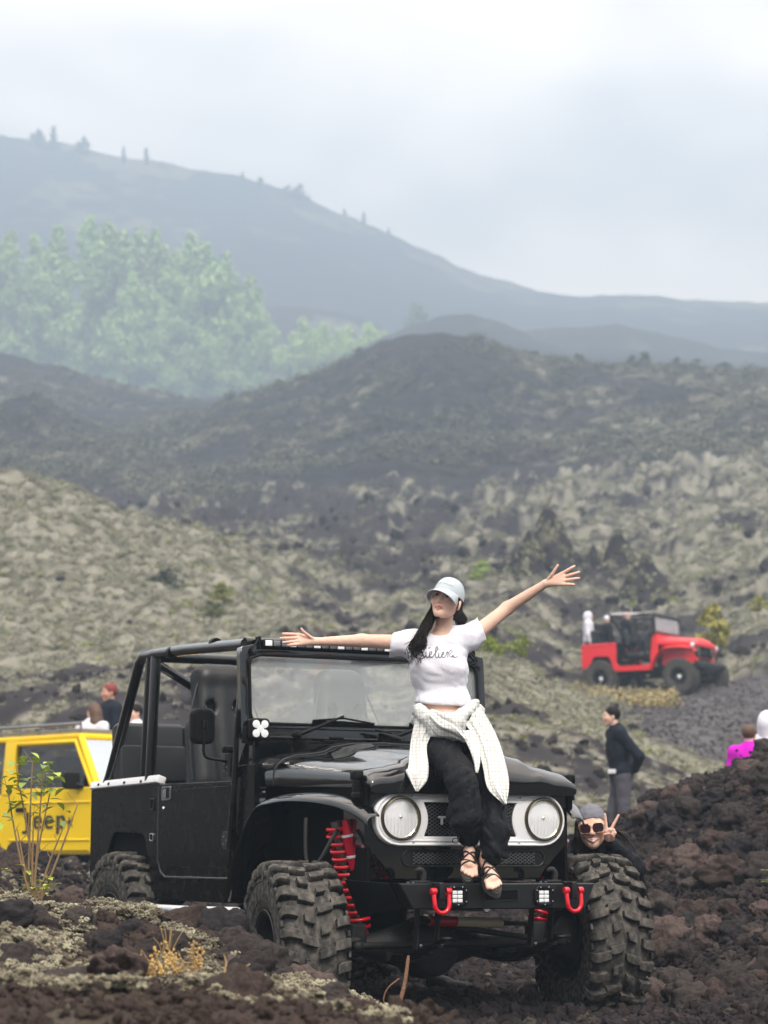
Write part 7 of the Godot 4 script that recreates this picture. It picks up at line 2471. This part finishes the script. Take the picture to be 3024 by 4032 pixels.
	F.ell(pel + Vector3(0, -0.03, 0), Vector3(0.17, 0.13, 0.13) * k, Basis.IDENTITY, 0.05)
	for i in 2: F.chain([pel + Vector3(-0.09 if i == 0 else 0.09, -0.02, 0) * k, legs[i][0] * k, (legs[i][1] + Vector3(0, 0.03, 0)) * k], [0.100 * k, 0.078 * k, 0.066 * k], 0.015)
	mb = MB.new()
	F.into(mb, cell)
	part("trousers", mb, o.bottom, t)
	mb = MB.new()
	F = Fld.new()
	for i in 2: F.bone((legs[i][1] + Vector3(0, -0.02, -0.03)) * k, (legs[i][1] + Vector3(0, -0.035, 0.15)) * k, 0.05 * k, 0.04 * k, 0.02)
	F.into(mb, cell)
	part("shoes", mb, M.black, t)
	# hair, cap or hood
	F = Fld.new()
	F.ell(Vector3(0, 0.034, -0.022), Vector3(0.083, 0.090, 0.096), Basis.IDENTITY, 0.02)
	var style: String = o.get("style", "short")
	if style == "long": F.chain([Vector3(0, -0.02, -0.07), Vector3(0, -0.14, -0.08), Vector3(0, -0.28, -0.09)], [0.08, 0.085, 0.04], 0.03)
	if style == "hood":
		F.ell(Vector3(0, -0.02, -0.03), Vector3(0.105, 0.15, 0.125), Basis.IDENTITY, 0.03)
		F.bone(Vector3(0, -0.14, -0.03), Vector3(0, -0.20, -0.02), 0.10, 0.13, 0.04)
	F.ell(Vector3(0, -0.055 if style != "hood" else -0.03, 0.095), Vector3(0.064, 0.098, 0.078), Basis.IDENTITY, 0.01, true)
	F.nz = noise(77, 60.0, 2)
	F.amp = 0.004
	mb = MB.new()
	merge_field(mb, F, 0.008, hT, null)
	part("hood" if style == "hood" else ("knit_cap" if o.has("capped") else "hair"), mb, o.get("hair", M.hair), t)
	return t

# ---------------------------------------------------------------- the yellow car
func make_yellow_car() -> void:
	var t := thing("yellow_car", Vector3(-2.965, 0.62, -25.87), deg_to_rad(45.0), "boxy yellow car with a roof rack and black lettering on its door", "car")
	var sx := Transform3D(Basis(Vector3(0, 0, 1), Vector3(0, 1, 0), Vector3(1, 0, 0)), Vector3.ZERO)
	var mb := MB.new()
	var low := PackedVector2Array([Vector2(-2.30, 1.02), Vector2(-2.34, 0.45), Vector2(-2.10, 0.40), Vector2(-2.06, 0.66), Vector2(-1.92, 0.80), Vector2(-1.50, 0.80), Vector2(-1.32, 0.62), Vector2(-1.14, 0.36), Vector2(0.62, 0.36), Vector2(0.72, 0.66), Vector2(0.86, 0.80), Vector2(1.26, 0.80), Vector2(1.40, 0.66), Vector2(1.46, 0.42), Vector2(1.72, 0.44), Vector2(1.74, 0.86), Vector2(0.62, 1.04), Vector2(0.5, 1.05)])
	mb.prism(low, -0.78, 0.78, sx, 0.02)
	part("lower_body", mb, M.yellow, t)
	mb = MB.new()
	mb.box(Vector3(0, 1.655, -1.02), Vector3(1.42, 0.07, 2.36), 0.03)
	part("roof", mb, M.yellow, t)
	for s in [-1, 1]:
		mb = MB.new()
		mb.tube([Vector3(0.755 * s, 1.03, 0.58), Vector3(0.69 * s, 1.655, 0.14)], 0.045, 8, false, true, 0.8)
		part("windscreen_pillar", mb, M.yellow, t)
		mb = MB.new()
		mb.sheet([[Vector3(0.765 * s, 1.03, -1.20), Vector3(0.765 * s, 1.03, -0.97)], [Vector3(0.71 * s, 1.64, -1.20), Vector3(0.71 * s, 1.64, -1.00)]], 0.04)
		part("door_pillar", mb, M.yellow, t)
		mb = MB.new()
		mb.sheet([[Vector3(0.765 * s, 1.03, -2.30), Vector3(0.765 * s, 1.03, -2.05)], [Vector3(0.71 * s, 1.64, -2.18), Vector3(0.71 * s, 1.64, -1.98)]], 0.04)
		part("rear_pillar", mb, M.yellow, t)
		mb = MB.new()   # door skin with its window frame
		mb.prism(PackedVector2Array([Vector2(-1.0, 1.09), Vector2(-1.0, 0.40), Vector2(0.46, 0.40), Vector2(0.50, 0.55), Vector2(0.50, 1.09)]), 0.782, 0.80, Transform3D(Basis(Vector3(0, 0, 1), Vector3(0, 1, 0), Vector3(s, 0, 0)), Vector3.ZERO), 0.008)
		var door := part("door", mb, M.yellow, t)
		mb = MB.new()
		mb.tube([Vector3(0.775 * s, 1.10, -0.95), Vector3(0.72 * s, 1.60, -0.97), Vector3(0.70 * s, 1.60, 0.08), Vector3(0.77 * s, 1.10, 0.47)], 0.032, 8)
		part("window_frame", mb, M.yellow, door)
		mb = MB.new()
		mb.sheet([[Vector3(0.772 * s, 1.06, -0.96), Vector3(0.772 * s, 1.06, 0.44)], [Vector3(0.712 * s, 1.60, -0.97), Vector3(0.702 * s, 1.60, 0.08)]], 0.005)
		part("side_window", mb, M.tint_glass, door)
		mb = MB.new()
		mb.sheet([[Vector3(0.768 * s, 1.06, -2.05), Vector3(0.768 * s, 1.06, -1.20)], [Vector3(0.712 * s, 1.60, -1.98), Vector3(0.712 * s, 1.60, -1.20)]], 0.005)
		part("rear_window", mb, M.tint_glass, t)
		for y in [0.52, 0.93]:
			mb = MB.new()
			mb.tube([Vector3(0.801 * s, y, -1.0), Vector3(0.801 * s, y, 0.48)], 0.012, 8)
			part("body_line", mb, M.yellow, door)
		mb = MB.new()
		mb.box(Vector3(0.81 * s, 0.86, -0.78), Vector3(0.03, 0.05, 0.18), 0.012)
		part("door_handle", mb, M.black, door)
		mb = MB.new()
		mb.box(Vector3(0.90 * s, 1.16, 0.26), Vector3(0.20, 0.19, 0.09), 0.03)
		mb.rod(Vector3(0.79 * s, 1.10, 0.34), Vector3(0.86 * s, 1.12, 0.28), 0.03, 8)
		part("wing_mirror", mb, M.black, door)
		if s < 0:
			var f := SystemFont.new()
			f.font_names = PackedStringArray(["Droid Sans"])
			f.font_weight = 700
			var zs := [-0.66, -0.47, -0.26, -0.045]
			for k in 4:
				var tm := TextMesh.new()
				tm.font = f
				tm.text = "Jeep"[k]
				tm.font_size = 64
				tm.pixel_size = 0.0040
				tm.depth = 0.006
				var l := part("letter", tm, M.ink_black, door)
				l.position = Vector3(-0.804, 0.735, zs[k])
				l.rotation.y = -PI / 2
				l.scale = Vector3(1.35, 1.0, 1.0)
			mb = MB.new()
			var star := PackedVector2Array()
			for k in 10:
				var a := TAU * k / 10 + 0.5
				star.append(Vector2(0.115, 0.71) + Vector2(cos(a), sin(a)) * (0.075 if k % 2 == 0 else 0.026))
			mb.prism(star, 0.8005, 0.8045, Transform3D(Basis(Vector3(0, 0, 1), Vector3(0, 1, 0), Vector3(-1, 0, 0)), Vector3.ZERO), 0.0)
			part("star_mark", mb, M.ink_black, door)
	mb = MB.new()
	mb.sheet([[Vector3(-0.72, 1.06, 0.56), Vector3(0.72, 1.06, 0.56)], [Vector3(-0.66, 1.63, 0.14), Vector3(0.66, 1.63, 0.14)]], 0.006)
	part("windscreen", mb, M.screen, t)
	mb = MB.new()
	mb.box(Vector3(0, 0.97, 1.15), Vector3(1.46, 0.10, 1.16), 0.03, Basis(Vector3.RIGHT, 0.13))
	part("bonnet", mb, M.yellow, t)
	mb = MB.new()
	mb.box(Vector3(0, 0.50, 1.76), Vector3(1.6, 0.16, 0.10), 0.03)
	mb.box(Vector3(0, 0.72, 1.745), Vector3(1.2, 0.18, 0.03), 0.01)
	part("front_bumper", mb, M.black, t)
	for s in [-1, 1]:
		mb = MB.new()
		disc(mb, Vector3(0.62 * s, 0.73, 1.75), Vector3(0, 0, 1), [Vector2(0.10, 0), Vector2(0.10, 0.02), Vector2(0.08, 0.03), Vector2(0.001, 0.04)], 18)
		part("headlight", mb, M.lens_white, t)
	mb = MB.new()
	mb.box(Vector3(0, 0.78, -0.9), Vector3(1.46, 0.5, 2.6), 0.02)
	for x in [-0.35, 0.35]: mb.box(Vector3(x, 1.08, -0.45), Vector3(0.5, 0.75, 0.18), 0.06, Basis(Vector3.RIGHT, -0.15))
	part("cabin", mb, M.dark, t)
	var rack := Node3D.new()
	rack.name = "roof_rack"
	t.add_child(rack, true)
	for s in [-1, 1]:
		mb = MB.new()
		mb.tube([Vector3(0.66 * s, 1.80, 0.10), Vector3(0.66 * s, 1.80, -2.15)], 0.018, 8)
		mb.tube([Vector3(0.66 * s, 1.73, 0.10), Vector3(0.66 * s, 1.73, -2.15)], 0.014, 8)
		part("rack_rail", mb, M.steel, rack)
	for k in 7:
		mb = MB.new()
		var z := 0.10 - k * 0.375
		mb.tube([Vector3(-0.66, 1.68, z), Vector3(-0.66, 1.80, z)], 0.012, 6)
		mb.tube([Vector3(0.66, 1.68, z), Vector3(0.66, 1.80, z)], 0.012, 6)
		mb.tube([Vector3(-0.66, 1.73, z), Vector3(0.66, 1.73, z)], 0.014, 6)
		part("rack_bar", mb, M.steel, rack)
	for q in [[-0.78, 1.06], [0.78, 1.06], [-0.78, -1.71], [0.78, -1.71]]:
		var w := part("wheel", tyre_mesh, M.rubber, t)
		w.position = Vector3(q[0] * 0.9, 0.32, q[1])
		w.scale = Vector3(0.62, 0.73, 0.73)
		w.rotation.y = PI if q[0] > 0 else 0.0
		part("rim", rim_mesh, M.steel, w)

# ---------------------------------------------------------------- everything
func make_sky() -> Material:
	var W := 1024
	var H := 512
	var img := Image.create(W, H, false, Image.FORMAT_RGBAF)
	var n := noise(71, 1.6, 4)
	var n2 := noise(72, 5.0, 3)
	for y in H:
		var el := PI * (0.5 - (y + 0.5) / H)
		for x in W:
			var az := TAU * (x + 0.5) / W
			var d := Vector3(cos(el) * sin(az), sin(el), cos(el) * cos(az))
			var q := d / (absf(d.y) + 0.16)
			var c := n.get_noise_3dv(q * Vector3(0.8, 1.0, 0.8)) + 0.35 * n2.get_noise_3dv(q * Vector3(0.8, 1.0, 0.8))
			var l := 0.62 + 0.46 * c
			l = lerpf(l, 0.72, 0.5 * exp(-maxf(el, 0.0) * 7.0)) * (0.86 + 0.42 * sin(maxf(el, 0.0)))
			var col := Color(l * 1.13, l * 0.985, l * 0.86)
			col = col.lerp(Color(0.47, 0.47, 0.45), clampf(-c * 1.2, 0.0, 0.6))
			if el < 0.0: col = Color(0.16, 0.15, 0.15)
			img.set_pixel(x, y, col)
	var s := PanoramaSkyMaterial.new()
	s.panorama = ImageTexture.create_from_image(img)
	s.energy_multiplier = 1.0
	return s

func check_texture() -> ImageTexture:   # fine grey check on white cloth
	var img := Image.create(64, 64, false, Image.FORMAT_RGBA8)
	for y in 64:
		for x in 64:
			var c := 0.87
			for q in [x, y]:
				var k: int = q % 16
				if k < 2: c -= 0.25
				elif k == 8: c -= 0.06
			img.set_pixel(x, y, Color(c, c, c * 0.98))
	return ImageTexture.create_from_image(img)

func more_materials() -> void:
	M.leaf_a = mat(lin(0.22, 0.30, 0.06), 0.5)
	M.leaf_b = mat(lin(0.13, 0.19, 0.05), 0.5)
	M.leaf_c = mat(lin(0.34, 0.42, 0.04), 0.5)
	for q in [M.leaf_a, M.leaf_b, M.leaf_c]:
		q.backlight_enabled = true
		q.backlight = Color(0.4, 0.45, 0.15)
	M.seed = mat(lin(0.62, 0.40, 0.12), 0.8)
	M.wood = tri_map(mat(Color.WHITE, 0.8), 9.0, false)
	M.wood.albedo_texture = ntex(noise(81, 0.03, 4), 256, [[0.0, 0.5, 1.0], [lin(0.10, 0.045, 0.025), lin(0.22, 0.11, 0.06), lin(0.36, 0.22, 0.13)]])
	M.skin = mat(Color.WHITE, 0.5)
	M.skin.vertex_color_use_as_albedo = true
	M.skin.subsurf_scatter_enabled = true
	M.skin.subsurf_scatter_strength = 0.12
	M.skin.metallic_specular = 0.4
	M.tee = cloth_mat(lin(0.76, 0.75, 0.82), 601, 0.9, 0.5)
	M.trousers = cloth_mat(lin(0.013, 0.0135, 0.016), 602, 0.55, 0.45)
	M.trousers.uv1_scale = Vector3(2.4, 1.3, 2.4)
	M.jacket = cloth_mat(lin(0.010, 0.011, 0.014), 603, 0.6, 0.7)
	M.jacket.uv1_scale = Vector3.ONE * 3.0
	M.scarf = cloth_mat(lin(0.17, 0.17, 0.20), 604, 0.8, 0.5)
	M.cap = cloth_mat(lin(0.50, 0.56, 0.60), 605, 0.9, 0.25)
	M.check = tri_map(mat(Color.WHITE, 0.9), 13.5, false)
	M.check.albedo_texture = check_texture()
	M.ink = mat(lin(0.10, 0.10, 0.12), 0.7)
	M.ink_black = mat(lin(0.03, 0.028, 0.02), 0.6)
	M.hair = mat(lin(0.011, 0.0075, 0.0065), 0.45)
	M.hair.metallic_specular = 0.22
	M.strap = mat(lin(0.02, 0.014, 0.012), 0.6)
	M.sole = mat(lin(0.075, 0.068, 0.06), 0.7)
	M.gold = mat(lin(0.75, 0.55, 0.38), 0.25, 0.9)
	M.dark_lens = mat(lin(0.03, 0.012, 0.018), 0.06)
	M.screen = mat(Color(0.75, 0.79, 0.84, 0.75), 0.08)
	M.screen.transparency = BaseMaterial3D.TRANSPARENCY_ALPHA
	M.red_hair = mat(lin(0.20, 0.03, 0.03), 0.7)
	M.brown_hair = mat(lin(0.10, 0.05, 0.03), 0.6)
	M.magenta = cloth_mat(lin(0.62, 0.015, 0.52), 606, 0.8, 0.5)
	M.white_cloth = cloth_mat(lin(0.74, 0.73, 0.80), 607, 0.9, 0.5)
	M.navy = cloth_mat(lin(0.014, 0.018, 0.028), 608, 0.8, 0.6)
	M.grey_cloth = cloth_mat(lin(0.085, 0.08, 0.095), 609, 0.85, 0.6)
	M.blue_bag = cloth_mat(lin(0.012, 0.022, 0.10), 610, 0.5, 1.0)

func make_far_people() -> void:
	var down := [Vector3(-0.24, 1.10, 0.0), Vector3(-0.20, 0.88, 0.10)]
	var p := spot(1345, 1842, 27.0)
	figure(Vector3(p.x, p.y, -27.0), deg_to_rad(-82.0), 1.72, {"top": M.navy, "bottom": M.grey_cloth, "cell": 0.018, "lean": 0.6, "badge": true, "arms": [[Vector3(-0.23, 1.12, -0.16), Vector3(-0.12, 0.96, -0.12)], [Vector3(0.23, 1.10, -0.16), Vector3(0.12, 0.96, -0.14)]], "legs": [[Vector3(-0.10, 0.48, 0.08), Vector3(-0.09, 0.07, 0.10)], [Vector3(0.10, 0.48, 0.0), Vector3(0.10, 0.07, -0.14)]]}, "man in a black jacket and grey trousers walking left behind the tyre")
	p = spot(1618, 1590, 23.0)
	figure(Vector3(p.x, p.y - 1.36, -23.0), deg_to_rad(160.0), 1.48, {"top": M.magenta, "bottom": M.navy, "hair": M.brown_hair, "spots": true}, "child in a spotted magenta jacket seen from behind above the rubble")
	p = spot(1658, 1565, 24.0)
	figure(Vector3(p.x, p.y - 1.52, -24.0), deg_to_rad(150.0), 1.66, {"top": M.white_cloth, "bottom": M.white_cloth, "style": "hood", "hair": M.white_cloth}, "person in a white hooded top at the right edge of the picture")
	p = spot(200, 1528, 28.6)
	figure(Vector3(p.x, p.y - 1.56, -28.6), deg_to_rad(150.0), 1.62, {"top": M.white_cloth, "bottom": M.navy, "style": "long", "hair": M.brown_hair, "look": 1.2}, "long-haired woman in white standing behind the yellow car")
	p = spot(238, 1505, 29.2)
	figure(Vector3(p.x, p.y - 1.58, -29.2), deg_to_rad(-60.0), 1.76, {"top": M.navy, "bottom": M.navy, "hair": M.red_hair, "skin": Color(0.55, 0.30, 0.22), "capped": true}, "man with red headgear and a dark top standing behind the yellow car")
	p = spot(293, 1540, 28.4)
	figure(Vector3(p.x, p.y - 1.56, -28.4), deg_to_rad(-50.0), 1.68, {"top": M.white_cloth, "bottom": M.navy}, "dark-haired man in white seen between the bars of the roll cage")
	p = spot(128, 1668, 25.9)
	figure(Vector3(p.x, p.y - 1.46, p.z), deg_to_rad(45.0), 1.60, {"top": M.navy, "bottom": M.navy, "skin": Color(0.25, 0.14, 0.10), "cell": 0.025, "legs": [[Vector3(-0.10, 0.80, 0.42), Vector3(-0.10, 0.42, 0.50)], [Vector3(0.10, 0.80, 0.42), Vector3(0.10, 0.42, 0.50)]]}, "dark-clad driver at the wheel inside the yellow car")

func make_red_vehicle() -> void:
	var O := spot(1434, 1502, 58.0)
	var base := Vector3(O.x, O.y, O.z)
	var th := deg_to_rad(57.0)
	var ax := Basis(Vector3.UP, th)
	var at := base - ax * Vector3(-0.885, 0.0, 0.14) + Vector3((1468 - 1430) / 4920.0 * 57.5, 0, 0)
	var t := thing("red_off_road_vehicle", at, th, "red open off-road vehicle without doors parked on the grey track", "off-road vehicle")
	build_jeep(t, {"paint": M.red_paint, "side": M.red_paint, "detail": false, "doors": false, "hub": M.lens_white, "yl": 0.47, "yr": 0.47, "cage": M.satin, "open": true})
	t.scale = Vector3(1, 1, 0.87)
	for w in t.get_children():
		if str(w.name).begins_with("wheel"): w.scale = Vector3(1, 1, 1.0 / 0.87)
	var mb := MB.new()
	mb.box(Vector3(0, 0.80, 0.62), Vector3(1.66, 0.16, 0.14), 0.02)
	mb.box(Vector3(0, 0.70, 0.5), Vector3(0.7, 0.12, 0.3), 0.02)
	part("bumper", mb, M.satin, t)
	for s in [-1, 1]:
		mb = MB.new()
		disc(mb, Vector3(0.72 * s, 1.29, 0.45), Vector3(s * 0.3, 0, 1), [Vector2(0.07, 0), Vector2(0.07, 0.03), Vector2(0.05, 0.05), Vector2(0.001, 0.055)], 14)
		part("side_lamp", mb, M.lens_white, t)
		mb = MB.new()
		mb.tube([Vector3(0.72 * s, 2.2, -2.2), Vector3(0.73 * s, 2.16, -0.8)], 0.03, 8)
		part("folded_top", mb, M.white, t)
	var sit := [[Vector3(-0.10, 0.86, 0.40), Vector3(-0.10, 0.46, 0.46)], [Vector3(0.10, 0.86, 0.40), Vector3(0.10, 0.46, 0.46)]]
	var q := [[Vector3(-0.50, 0.62, -2.70), "white-clad person in a hood standing in the back of the red vehicle", M.white_cloth, "hood", M.white_cloth, 1.72], [Vector3(-0.10, 0.60, -2.35), "person in a white cap and dark top in the back of the red vehicle", M.navy, "short", M.white_cloth, 1.66], [Vector3(-0.42, 0.62, -1.62), "driver in black with a pink cap sitting in the red vehicle", M.navy, "short", M.pink, 1.66]]
	for e in q:
		var wp: Vector3 = at + ax * e[0]
		figure(wp, th + (0.4 if e[3] == "hood" else 0.0), e[5], {"top": e[2], "bottom": M.navy, "style": e[3], "hair": e[4], "cell": 0.035, "legs": sit, "capped": true}, e[1])

func build_all() -> void:
	more_materials()
	M.pink = mat(lin(0.60, 0.25, 0.28), 0.8)
	make_ground()
	make_hills()
	var t := thing("black_off_road_vehicle", Vector3(0.2435, 0, -12.4966), deg_to_rad(28.0), "black open-topped off-road vehicle on big mud tyres in the foreground", "off-road vehicle")
	build_jeep(t, {"paint": M.paint, "side": M.paint_dusty, "steer": deg_to_rad(-10.0)})
	make_woman()
	make_second_woman()
	make_yellow_car()
	make_red_vehicle()
	make_far_people()
	var bag := spot(388, 1668, 15.0)
	t = thing("blue_bag", bag, 0.3, "dark blue bag lying on the rear bench of the black vehicle", "bag")
	var F := Fld.new()
	F.nz = noise(701, 22.0, 2); F.amp = 0.02
	F.bone(Vector3(-0.07, 0, 0), Vector3(0.09, 0.01, 0), 0.055, 0.065, 0.03)
	var mb := MB.new()
	F.into(mb, 0.01)
	part("pouch", mb, M.blue_bag, t)
	mb = MB.new()
	mb.tube(curve([Vector3(-0.08, 0.04, 0), Vector3(0.0, 0.11, 0.02), Vector3(0.09, 0.05, 0)], 10), 0.008, 6)
	part("strap", mb, M.blue_bag, t)
	# a shoe lying among the clinker
	var sp := spot(963, 2130, 14.2)
	t = thing("lost_shoe", Vector3(sp.x, ground_y(sp.x, sp.z) + 0.05, sp.z), deg_to_rad(75.0), "dark shoe with a beige sole among the clinker behind the axle", "shoe")
	F = Fld.new()
	F.bone(Vector3(0, 0.03, -0.08), Vector3(0, 0.015, 0.11), 0.045, 0.035, 0.02)
	F.bone(Vector3(0, 0.06, -0.08), Vector3(0, 0.04, 0.0), 0.04, 0.04, 0.02)
	mb = MB.new()
	F.into(mb, 0.008)
	part("upper", mb, M.black, t)
	mb = MB.new()
	mb.box(Vector3(0, -0.022, 0.02), Vector3(0.085, 0.035, 0.27), 0.015)
	part("sole", mb, M.cream, t)
	make_rocks()
	make_lichen()
	make_trees()
	make_plants()

# ---------------------------------------------------------------- the scene
const EYE := Vector3(0, 0.96, 0)

func _ready() -> void:
	var cam := Camera3D.new()
	cam.name = "camera"
	add_child(cam)
	cam.position = EYE
	cam.rotation.x = 0.15011
	cam.keep_aspect = Camera3D.KEEP_HEIGHT
	var at := CameraAttributesPhysical.new()
	at.frustum_focal_length = 53.382
	at.frustum_focus_distance = 11.3
	at.frustum_near = 0.1
	at.frustum_far = 6000.0
	at.exposure_aperture = 2.3
	cam.attributes = at
	cam.fov = 25.34
	cam.near = 0.1
	cam.far = 6000.0
	var we := WorldEnvironment.new()
	we.name = "world_environment"
	var e := Environment.new()
	e.background_mode = Environment.BG_SKY
	e.tonemap_mode = Environment.TONE_MAPPER_LINEAR
	e.tonemap_exposure = 5.0
	e.sdfgi_enabled = true; e.ssao_enabled = true; e.ssil_enabled = true
	e.sky = Sky.new()
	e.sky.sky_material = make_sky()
	e.fog_enabled = true
	e.fog_density = 0.0022
	e.fog_light_color = Color(0.785, 0.887, 1.0)
	we.environment = e
	add_child(we)
	var sun := DirectionalLight3D.new()
	sun.name = "sun"
	sun.light_energy = 0.5
	sun.light_angular_distance = 20.0
	sun.light_color = Color(1.0, 0.97, 0.93)
	sun.shadow_enabled = true
	sun.rotation_degrees = Vector3(-46, 18, 0)
	add_child(sun)
	make_materials()
	make_tyre()
	build_all()
